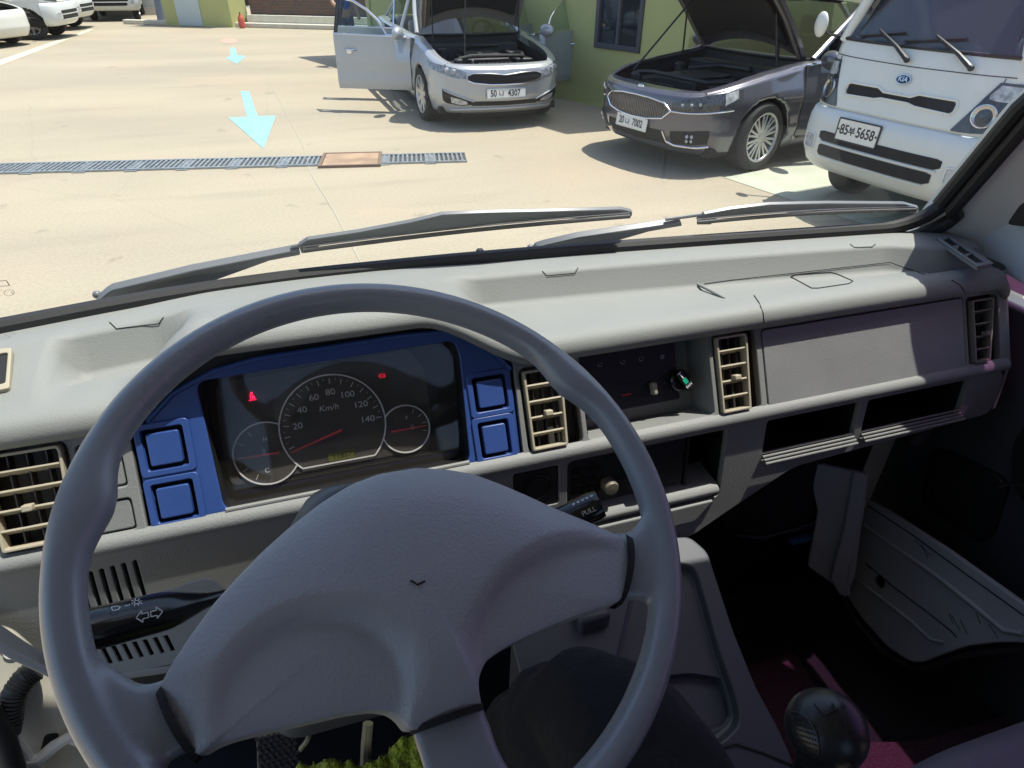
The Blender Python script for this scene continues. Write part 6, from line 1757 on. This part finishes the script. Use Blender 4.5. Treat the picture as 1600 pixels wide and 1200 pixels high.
# ---------------------------------------------------------------- silver sedan
M['silverpaint'] = mat('silver_paint', (.40, .42, .445), .32, metal=.35, coat=.8, spec=.6)
M['greypaint'] = mat('dark_grey_paint', (.095, .095, .118), .28, metal=.4, coat=1.0, spec=.6)
M['alloy'] = mat('alloy', (.50, .51, .52), .28, metal=.8)
M['doorglass'] = glass('door_glass', (.72, .80, .80), 1.0)
M['seatpale'] = mat('seat_beige', (.40, .38, .33), .7)
sil = thing('silver_sedan', 'silver sedan with its bonnet raised and front doors open beside the green building', 'car', (2.63, 9.41, 0), R(1.5))
sk, zt_f = sedan(sil, M['silverpaint'], dict(spokes=9, split=0, bonnet=62, doors=[('front', -1), ('rear', -1), ('front', 1), ('rear', 1)], open={('front', -1): 64, ('rear', -1): 66, ('front', 1): 68, ('rear', 1): 68}, paleseat=True, lift=.10, brightfit=True, chromeframe=True, steer=R(3),
    props=[(-.60, (-.62, .35, .93), .35), (.60, (.62, .35, .93), .35), (-.2, (-.42, -.5, .75), .8)], hoodframe=mat('brown_grey_metal', (.16, .145, .13), .5, metal=.3), hoodpaint=mat('bonnet_inner_paint', (.24, .22, .20), .4, metal=.3, coat=.3)))
X_ = sk.p_of_x
strip(sk, [(X_(-.47), .600, .655), (X_(-.42), .578, .672), (X_(-.2), .555, .668), (0, .552, .650), (X_(.2), .555, .668), (X_(.42), .578, .672), (X_(.47), .600, .655)], .004, M['under'], 'grille', sil)
line_on(sk, [(X_(-.48), .60), (X_(-.40), .572), (X_(-.2), .549), (0, .545), (X_(.2), .549), (X_(.40), .572), (X_(.48), .60)], .004, .009, M['chrome'], 'grille_trim', sil)
line_on(sk, [(X_(-.48), .655), (X_(-.40), .680), (X_(-.2), .674), (0, .655), (X_(.2), .674), (X_(.40), .680), (X_(.48), .655)], .004, .006, M['chrome'], 'grille_trim', sil)
for sg in (-1, 1):
    e = sk.p_of_y(-.32)
    strip(sk, [(sg * X_(.50), .615, .690), (sg * (X_(.62)), .625, .735), (sg * (X_(.75)), .660, .755), (sg * (e - .12), .71, .775), (sg * e, .785, .80)], .005, M['lampmid'], 'headlight', sil)
    for q in (.64, .72):
        c_ = sk.pt(sg * X_(q), .682 + (q - .56) * .18, .008); mb = MB(); mb.ball((0, 0, 0), (.034, .010, .028), Matrix.Translation(c_)); mb.build('lamp_unit', M['lampglass'], sil, smooth=80)
    strip(sk, [(sg * X_(.42), .315, .345), (sg * X_(.56), .300, .40), (sg * X_(.74), .325, .475), (sg * (X_(.74) + .05), .35, .49)], .005, M['under'], 'fog_recess', sil)
    strip(sk, [(sg * X_(.50), .318, .352), (sg * X_(.58), .312, .385), (sg * X_(.68), .335, .405)], .010, M['lampglass'], 'fog_light', sil)
    line_on(sk, [(sg * X_(.40), .355), (sg * X_(.56), .408), (sg * X_(.76), .482)], .006, .010, M['silverpaint'], 'fog_trim', sil)
strip(sk, [(X_(-.44), .300, .355), (0, .292, .348), (X_(.44), .300, .355)], .004, M['under'], 'lower_intake', sil)
line_on(sk, [(X_(-.72), .245), (X_(-.4), .262), (0, .258), (X_(.4), .262), (X_(.72), .245)], .012, .016, M['silverpaint'], 'lower_lip', sil)
mb = MB(); mb.grid([[sk.pt(p, .20, -.02) for p in [X_(-.6) + 2 * X_(.6) * k / 20 for k in range(21)]], [sk.pt(p, .12, -.06) for p in [X_(-.6) + 2 * X_(.6) * k / 20 for k in range(21)]]]); mb.build('front_valance', M['under'], sil)
Mx, pl_ = car_plate(sk, sil, X_(.0), .445, .52, .11, '')
plate_text(Mx, pl_, '50', glyph_na, '4307', -.175, -.07, .10, .105, .062)
# windscreen sun shade / papers on the silver car's dash seen through the glass
# ---------------------------------------------------------------- grey sedan
gr_ = thing('grey_sedan', 'dark grey sedan with its bonnet raised between the building and the white truck', 'car', (4.387, 6.77, 0), R(-76.4))
gr_.scale = (1.03, 1.03, 1.03)
sk, zt_f = sedan(gr_, M['greypaint'], dict(spokes=10, split=2, bonnet=47, doors=[('front', 1)], open={('front', 1): 20}, steer=R(3), chromeframe=True, props=[(.60, (.66, .30, .93), .42), (-.60, (-.66, .30, .93), .42), (.5, (.5, .52, .95), .18), (-.45, (-.62, -.45, .80), .5)], hoodframe=mat('warm_grey_metal', (.20, .18, .165), .5, metal=.2)))
X_ = sk.p_of_x
strip(sk, [(X_(-.46), .575, .610), (X_(-.38), .520, .655), (X_(-.2), .490, .672), (0, .482, .675), (X_(.2), .490, .672), (X_(.38), .520, .655), (X_(.46), .575, .610)], .004, M['lampdark'], 'grille', gr_)
mb = MB()
for k in range(-17, 18):
    x = k * .0235; h_ = lerp_tab([(0, .182), (.2, .172), (.38, .128), (.44, .06)], abs(x)); zc = .578; p = X_(x) if k else 0
    a, b_ = sk.pt(p, zc - h_ / 2, .008), sk.pt(p, zc + h_ / 2, .008); mb.tube([a, (a + b_) / 2, b_], .0042, 6)
mb.build('grille_bar', mat('grille_bar_dark', (.22, .21, .22), .3, metal=.8), gr_)
line_on(sk, [(X_(-.48), .592), (X_(-.385), .655), (X_(-.2), .678), (0, .682), (X_(.2), .678), (X_(.385), .655), (X_(.48), .592)], .008, .008, M['chrome'], 'grille_trim', gr_)
line_on(sk, [(X_(-.48), .592), (X_(-.385), .515), (X_(-.2), .484), (0, .476), (X_(.2), .484), (X_(.385), .515), (X_(.48), .592)], .008, .008, M['chrome'], 'grille_trim', gr_)
for sg in (-1, 1):
    e = sk.p_of_y(-.36)
    strip(sk, [(sg * X_(.47), .598, .668), (sg * X_(.62), .600, .715), (sg * X_(.77), .612, .755), (sg * (e - .1), .64, .785), (sg * e, .72, .80)], .005, M['lampdark'], 'headlight', gr_)
    line_on(sk, [(sg * X_(.46), .592), (sg * X_(.62), .590), (sg * X_(.77), .600), (sg * (e - .1), .622)], .009, .008, M['chrome'], 'headlight_trim', gr_)
    for q in (.58, .65, .72):
        c_ = sk.pt(sg * X_(q), .652 + (q - .55) * .12, .007); mb = MB(); mb.ball((0, 0, 0), (.020, .008, .014), Matrix.Translation(c_)); mb.build('lamp_unit', M['lampglass'], gr_, smooth=80)
    strip(sk, [(sg * (e - .20), .665, .765), (sg * (e - .06), .725, .79)], .011, M['lampglass'], 'indicator_lens', gr_)
    strip(sk, [(sg * X_(.50), .285, .41), (sg * X_(.74), .30, .44), (sg * (X_(.74) + .10), .31, .44)], .005, M['under'], 'fog_recess', gr_)
    line_on(sk, [(sg * X_(.40), .40), (sg * X_(.45), .30), (sg * X_(.52), .272), (sg * X_(.74), .270), (sg * (X_(.74) + .12), .285)], .009, .011, M['chrome'], 'fog_trim', gr_)
    for dx in (0, .045):
        for dz in (0, .045):
            c_ = sk.pt(sg * (X_(.66) + dx), .335 + dz, .010); mb = MB(); mb.ball((0, 0, 0), (.018, .012, .018), Matrix.Translation(c_)); mb.build('fog_light', M['lampglass'], gr_, smooth=80)
strip(sk, [(X_(-.42), .27, .40), (0, .262, .40), (X_(.42), .27, .40)], .004, M['under'], 'lower_intake', gr_)
Mx, pl_ = car_plate(sk, gr_, X_(0), .415, .46, .11, '')
plate_text(Mx, pl_, '20', glyph_na, '7002', -.155, -.06, .09, .098, .058)
mb = MB(); a = sk.pt(0, .735, .0); mb.ball((0, 0, 0), (.055, .02, .02), Matrix.Translation(a + Vector((0, .03, .018)))); mb.build('nose_badge', M['chrome'], gr_)

# ================================================================== WHITE TRUCKS AND VANS
M['whitepaint'] = mat('white_paint', (.66, .665, .62), .38, coat=.6, var=(2, .03))
M['bumperw'] = mat('bumper_white', (.60, .63, .62), .4, coat=.3)
M['truckglass'] = mat('truck_glass', (.03, .034, .042), .06, spec=.9)
def truck(root, label_detail=True, W=.87, body='cargo'):
    half = [(0, 0), (.35, .008), (.62, .04), (.76, .10), (.84, .22), (W, .42), (W, .8), (W, 1.2), (W, 1.50)]
    def inset(y, z, fr):
        i = 0
        if z > .86: i += lerp_tab([(.86, .0), (1.0, .03), (1.27, .10), (1.34, .125), (1.95, .44), (2.02, .52)], z) * (1 if fr > .02 else 0) * min(1, fr * 1.15 + .0)
        if z > 1.3: i += (z - 1.3) * .16 * (1 - fr)
        if z < .5: i += .05 * ((.5 - z) / .15) ** 2
        return i
    sk = Skin(half, inset); X_ = sk.p_of_x
    PS = [-sk.L + 2 * sk.L * k / 150 for k in range(151)]
    def shell(name, z0, z1, m, nz=14, off=0.0, prange=None, th=.02):
        P = PS if prange is None else [prange[0] + (prange[1] - prange[0]) * k / 80 for k in range(81)]
        rows_ = [[sk.pt(p, z0 + (z1 - z0) * r / nz, off) for p in P] for r in range(nz + 1)]
        keep = MB(); vs = [v for r in rows_ for v in r]; n = len(P); fs = []
        for r in range(nz):
            for c in range(n - 1):
                q = (r * n + c, r * n + c + 1, (r + 1) * n + c + 1, (r + 1) * n + c); ce = sum((vs[i] for i in q), Vector()) / 4
                if z0 < .8 and math.hypot(ce.y - .72, ce.z - .33) < .40 and abs(ce.x) > .5: continue
                fs.append(q)
        keep.add(vs, fs); return keep.build(name, m, root, smooth=40, weld=True)
    shell('cab_body', .86, 1.34, M['whitepaint']); shell('cab_lower', .44, .86, M['whitepaint'], off=-.012)
    # bumper: proud, full width, rounded
    fb_ = sk.p_of_y(.34)
    rows_ = []
    for z, o in ((.31, -.05), (.32, .0), (.38, .035), (.50, .05), (.66, .052), (.76, .045), (.82, .025), (.845, -.01)):
        rows_.append([sk.pt(-fb_ + 2 * fb_ * k / 90, z, o) for k in range(91)])
    mb = MB(); mb.grid(rows_); mb.build('bumper', M['bumperw'], root, smooth=60, weld=True)
    # roof and pillars, windscreen
    shell('windscreen', 1.36, 1.93, M['truckglass'], off=-.004, prange=(-X_(.80) - .02, X_(.80) + .02))
    mb = MB()
    for sg in (-1, 1):
        mb.tube([sk.pt(sg * (X_(.80) + .05), 1.33 + .62 * k / 8, -.012) for k in range(9)], .045, 8)
        mb.tube([Vector((sg * (W - .02), 1.45, 1.3)), Vector((sg * (W - .13), 1.42, 1.97))], .05, 8)
    rows_ = []
    for k in range(15):
        y = .44 + 1.05 * k / 14; rows_.append([(.76 * math.sin(t), y + (.06 * (1 - abs(math.sin(t))) * -1 if k < 3 else 0), 1.93 + .075 * math.cos(t) * min(1, .35 + k / 4)) for t in (math.pi / 2 * j / 10 for j in range(-10, 11))])
    mb.grid(rows_); mb.build('roof', M['whitepaint'], root, smooth=60)
    for sg in (-1, 1):
        mb = MB(); mb.add([sk.pt(sg * sk.p_of_y(.38), 1.34, -.01), sk.pt(sg * sk.p_of_y(1.35), 1.34, -.01), (sg * .755, 1.38, 1.9), (sg * .755, .62, 1.9)], [(0, 1, 2, 3)]); mb.build('side_window', M['truckglass'], root, smooth=0)
    mb = MB(); mb.add([(-W + .02, 1.5, .5), (W - .02, 1.5, .5), (W - .02, 1.5, 1.4), (.75, 1.48, 1.98), (-.75, 1.48, 1.98), (-W + .02, 1.5, 1.4)], [(0, 1, 2, 3, 4, 5)]); mb.build('cab_rear', M['whitepaint'], root, smooth=0)
    line_on(sk, [(-X_(.80), 1.355), (0, 1.352), (X_(.80), 1.355)], .004, .014, M['black'], 'windscreen_seal', root, dens=.05)
    line_on(sk, [(-X_(.80), 1.235), (0, 1.225), (X_(.80), 1.235)], .0005, .0035, M['ink'], 'panel_gap', root)
    for sg in (-1, 1):
        line_on(sk, [(sg * X_(.62), .87), (sg * X_(.655), 1.0), (sg * X_(.70), 1.10), (sg * X_(.74), 1.225)], .0005, .003, M['ink'], 'panel_gap', root)
        e = sk.p_of_y(.18)
        strip(sk, [(sg * X_(.50), .862, .875), (sg * X_(.57), .862, .985), (sg * X_(.65), .865, 1.11), (sg * X_(.71), .872, 1.20), (sg * e, .90, 1.20), (sg * (e + .06), .96, 1.17)], .008, M['lampdark'], 'headlight', root)
        c_ = sk.pt(sg * X_(.68), .985, .012); mb = MB(); nn = Vector((sk.base(sg * X_(.685))[1].x, sk.base(sg * X_(.685))[1].y, .12)); Mh = frame(c_, Vector((1, 0, 0)), nn)
        mb.lathe([(.080, -.01), (.080, .002), (.074, .003), (.04, -.016), (0, -.022)], 30, Mh, cap=False); mb.build('headlight_reflector', M['chrome'], root)
        mb = MB(); mb.ball((0, 0, 0), (.078, .078, .016), Mh); mb.build('headlight_bulb_lens', glass('lens_clear', (.8, .8, .8), 1.5), root, smooth=80)
        strip(sk, [(sg * X_(.67), 1.095, 1.12), (sg * X_(.73), 1.085, 1.185), (sg * (e + .01), 1.08, 1.18)], .012, M['lampglass'], 'indicator_lens', root)
        mb = MB(); c_ = sk.pt(sg * X_(.66), .56, .054); nb = sk.base(sg * X_(.66))[1]; Mfg = frame(c_, Vector((1, 0, 0)), Vector((nb.x, nb.y, 0)))
        plate('fog_light', [rr(-.06, -.055, .06, .055, .02)], .02, Mfg, M['lampglass'], root, bevel=.004, top=.002, w=False)
        plate('fog_bezel', [rr(-.075, -.068, .075, .068, .025), rr(-.062, -.056, .062, .056, .02)], .02, Mfg, M['bumperw'], root, bevel=.002, top=.006, w=False)
        for y0 in (.72, 3.1): wheel_obj(root, sg * .665, y0, .325, .19, 6, M['silver'], 0, 0, .62)
    # slim grille, dipped in the middle
    strip(sk, [(-X_(.46), .985, 1.035), (-X_(.44), .965, 1.05), (-X_(.16), .978, 1.048), (-X_(.09), .992, 1.022), (X_(.09), .992, 1.022), (X_(.16), .978, 1.048), (X_(.44), .965, 1.05), (X_(.46), .985, 1.035)], .003, M['under'], 'grille', root)
    line_on(sk, [(-X_(.475), 1.01), (-X_(.46), 1.055), (-X_(.16), 1.056), (-X_(.09), 1.03), (X_(.09), 1.03), (X_(.16), 1.056), (X_(.46), 1.055), (X_(.475), 1.01), (X_(.46), .960), (X_(.16), .970), (X_(.09), .984), (-X_(.09), .984), (-X_(.16), .970), (-X_(.46), .960), (-X_(.475), 1.01)], .004, .009, M['whitepaint'], 'grille_rim', root)
    # bumper intakes
    for z0, z1, x0, x1 in ((.585, .665, .56, .56), (.465, .555, .54, .50)):
        strip(sk, [(-X_(x0), z0 + .02, z1 - .01), (-X_(x0 - .04), z0, z1), (X_(x1 - .04), z0, z1), (X_(x1), z0 + .02, z1 - .01)], .056, M['under'], 'intake', root)
    for z_ in (.572, ): line_on(sk, [(-X_(.53), z_), (X_(.53), z_)], .058, .008, M['bumperw'], 'intake_bar', root)
    line_on(sk, [(-X_(.5), .452), (X_(.47), .452)], .056, .006, M['bumperw'], 'intake_bar', root)
    # wipers
    for x0, x1, z1 in ((-.02, -.42, 1.30), (.47, .06, 1.29)):
        a = sk.pt(X_(x0), 1.27, .035); b = sk.pt(X_(x1) if x1 > 0 else X_(x1), 1.44, .02)
        mb = MB(); mb.tube([a, a.lerp(b, .35) + Vector((0, -.01, .015)), b], [.020, .016, .010], 8)
        c2 = sk.pt(X_(x1 - .2), 1.385, .016); c3 = sk.pt(X_(x1 + .26), 1.44, .016); mb.tube([c2, (c2 + c3) / 2, c3], .009, 6); mb.ball((0, 0, 0), .022, Matrix.Translation(a)); mb.build('wiper', M['black'], root)
    # mirrors
    for sg in (-1, 1):
        mb = MB(); c_ = Vector((sg * 1.0, .16, 1.44)); Rm = Matrix.Translation(c_) @ Matrix.Rotation(R(10) * sg, 4, 'Z')
        mb.ball((0, 0, 0), (.075, .035, .10), Rm, 20, 12); mb.build('mirror_head', M['whitepaint'] if sg < 0 else M['black'], root, smooth=80)
        mb = MB(); mb.tube([Vector((sg * .83, .34, 1.36)), Vector((sg * .93, .22, 1.36)), c_ + Vector((0, .02, -.02))], .014, 6); mb.build('mirror_arm', M['black'], root)
    mb = MB(); mb.box((-.60, .1, .38), (.60, 4.4, .52)); mb.box((-.78, .30, .3), (.78, 1.4, .46)); mb.build('chassis', M['under'], root)
    if body == 'cargo':
        mb = MB(); mb.box((-.84, 1.62, .72), (.84, 4.5, .80)); mb.box((-.84, 1.60, .80), (-.80, 4.5, 1.15)); mb.box((.80, 1.60, .80), (.84, 4.5, 1.15)); mb.box((-.80, 1.60, .80), (.80, 1.64, 1.55)); mb.box((-.80, 4.46, .80), (.80, 4.5, 1.15)); mb.build('cargo_bed', mat('bed_blue_grey', (.30, .36, .42), .5), root, bevel=.01)
    elif body == 'box':
        mb = MB(); mb.box((-.88, 1.60, .70), (.88, 4.6, 2.35)); mb.build('cargo_box', M['whitepaint'], root, bevel=.02)
    else:
        mb = MB(); mb.box((-.86, 1.46, .42), (.86, 4.5, 1.92)); mb.build('van_body', M['whitepaint'], root, bevel=.08, seg=4)
        for sg in (-1, 1):
            mb = MB(); mb.box((min(sg * .85, sg * .868), 1.6, 1.25), (max(sg * .85, sg * .868), 4.2, 1.75)); mb.build('side_window', M['truckglass'], root)
    return sk
wt = thing('white_truck', 'white cab over truck with number plate 85 5658 at the right edge, facing left', 'truck', (4.447, 4.226, 0), R(-82))
wt.scale = (.985, .985, .985)
sk = truck(wt)
X_ = sk.p_of_x
a = sk.pt(0, 1.135, .006); Mb = frame(a, Vector((1, 0, 0)), Vector((0, -1, .30)))
bdg = bpy.data.objects.new('badge', None); col.objects.link(bdg); bdg.parent = wt; bdg.empty_display_size = .05
ell_ = lambda rx, ry: [(rx * math.cos(R(a_)), ry * math.sin(R(a_))) for a_ in range(0, 360, 10)]
plate('badge_oval', [ell_(.062, .034)], .008, Mb, M['ink'], bdg, bevel=.0015, top=.006, w=False)
plate('badge_ring', [ell_(.064, .036), ell_(.058, .030)], .009, Mb, M['chrome'], bdg, top=.0075, w=False)
text('badge_letters', 'KIA', .050, Mb @ Matrix.Translation((0, .001, .008)), M['chrome'], bdg, .0012, w=False, sx=1.05, bold=.0012)
c_ = sk.pt(-X_(.17), .715, .058); Mpl2 = frame(c_, Vector((1, 0, 0)), Vector((0, -1, .06)))
Mx, pl_ = car_plate(None, wt, 0, 0, .40, .17, '', Mxx=Mpl2, markdots=True)
plate_text(Mx, pl_, '85', glyph_bu, '5658', -.128, -.052, .078, .108, .066, dots=(-.182, .182))

def small(name, label, x, y, rz, body, cat, grp=None):
    t = thing(name, label, cat, (x, y, 0), rz, grp); truck(t, body=body); return t
G_ = 'white vehicles parked along the left edge of the yard'
v1 = small('white_van', 'white van nearest on the left, its side and dark rear lamp facing the yard', -5.2, 22.55, R(84), 'van', 'van', G_)
small('white_van', 'white van parked directly behind the nearest van', -5.35, 25.4, R(84), 'van', 'van', G_)
small('white_van', 'white van farthest back in the left row, showing only its nose', -6.5, 28.0, R(85), 'van', 'van', G_)
small('box_truck', 'white truck facing the camera at the back left of the yard', -5.15, 27.9, R(4), 'box', 'truck', None)
# orange side marker on the nearest van
mb = MB(); mb.box((.872, 2.0, 1.0), (.882, 2.35, 1.08)); mb.build('side_marker', mat('orange_marker', (.55, .12, .06), .4), v1)
# white car cut by the left edge
wc = thing('white_car', 'white car cut off at the far left in front of the nearest white van', 'car', tuple(gz(-22, 72)), R(62))
M['whitecar'] = M['whitepaint']
sedan_spec = dict(spokes=5, split=0, bonnet=4, doors=(), open={}, props=())
sedan(wc, M['whitepaint'], sedan_spec)

# person in blue behind the silver car
pb_ = thing('person', 'person in a blue work shirt standing beyond the silver car', 'person', tuple(gz(570, 78)), R(20))
pb_.location = (1.35, 15.2, 0)
M['shirt'] = mat('blue_shirt', (.035, .12, .42), .8); M['skin'] = mat('skin', (.45, .27, .19), .55); M['trouser'] = mat('trousers_grey', (.10, .10, .12), .8); M['cap'] = mat('cream_cap', (.55, .52, .38), .8)
def fig(name, vs, es, m):
    me = bpy.data.meshes.new(name); me.from_pydata([v[0] for v in vs], [], []); me = bpy.data.meshes.new(name); me.from_pydata([v[0] for v in vs], es, []); o = link(name, me, m, pb_, 0)
    k_ = o.modifiers.new('skin', 'SKIN'); k_.use_smooth_shade = True
    for i, v in enumerate(vs): me.skin_vertices[0].data[i].radius = (v[1], v[2] if len(v) > 2 else v[1])
    me.skin_vertices[0].data[0].use_root = True
    s = o.modifiers.new('sub', 'SUBSURF'); s.levels = 2; s.render_levels = 2; return o
fig('body', [((0, 0, .95), .12, .09), ((0, 0, 1.15), .12, .085), ((0, -.02, 1.36), .15, .09), ((0, -.02, 1.48), .055), ((0, -.04, 1.56), .06), ((0, -.045, 1.64), .095, .085), ((0, -.04, 1.70), .075),
             ((-.19, 0, 1.38), .055), ((-.26, -.06, 1.14), .042), ((-.20, -.26, 1.02), .032), ((-.18, -.33, 1.0), .035), ((.19, 0, 1.38), .055), ((.25, .02, 1.12), .042), ((.24, -.12, .90), .032), ((.24, -.16, .83), .035),
             ((-.09, 0, .86), .09), ((-.10, -.01, .48), .06), ((-.10, .02, .10), .045), ((-.10, -.12, .05), .04), ((.09, 0, .86), .09), ((.12, .03, .48), .06), ((.13, .05, .10), .045), ((.14, -.09, .05), .04)],
    [(0, 1), (1, 2), (2, 3), (3, 4), (4, 5), (5, 6), (2, 7), (7, 8), (8, 9), (9, 10), (2, 11), (11, 12), (12, 13), (13, 14), (0, 15), (15, 16), (16, 17), (17, 18), (0, 19), (19, 20), (20, 21), (21, 22)], M['skin'])
fig('shirt', [((0, 0, .93), .14, .11), ((0, 0, 1.15), .138, .10), ((0, -.02, 1.36), .165, .105), ((0, -.02, 1.46), .075), ((-.20, 0, 1.375), .068), ((-.24, -.03, 1.22), .06), ((.20, 0, 1.375), .068), ((.235, .01, 1.22), .06)], [(0, 1), (1, 2), (2, 3), (2, 4), (4, 5), (2, 6), (6, 7)], M['shirt'])
fig('trousers', [((0, 0, .95), .13, .10), ((-.09, 0, .84), .105), ((-.10, -.01, .48), .075), ((-.10, .02, .12), .065), ((.09, 0, .84), .105), ((.12, .03, .48), .075), ((.13, .05, .12), .065)], [(0, 1), (1, 2), (2, 3), (0, 4), (4, 5), (5, 6)], M['trouser'])
mb = MB(); mb.ball((0, -.03, 1.69), (.10, .11, .075)); mb.box((-.07, -.19, 1.655), (.07, -.09, 1.67)); mb.build('cap', M['cap'], pb_, smooth=60)
mb = MB(); mb.ball((-.035, -.125, 1.645), .010); mb.ball((.035, -.125, 1.645), .010); mb.build('eyes', M['ink'], pb_)
mb = MB(); mb.ball((0, -.14, 1.615), (.012, .018, .02)); mb.ball((0, -.128, 1.58), (.022, .008, .006)); mb.ball((-.092, -.04, 1.63), (.012, .02, .028)); mb.ball((.092, -.04, 1.63), (.012, .02, .028)); mb.build('face_features', M['skin'], pb_, smooth=80)
tree(-14, 38, 7, 'broadleaf tree behind the pale panel wall on the left'); tree(4.5, 33, 6, 'broadleaf tree rising behind the hedge near the silver car'); tree(-1, 37, 7.5, 'tall broadleaf tree rising behind the small green block')
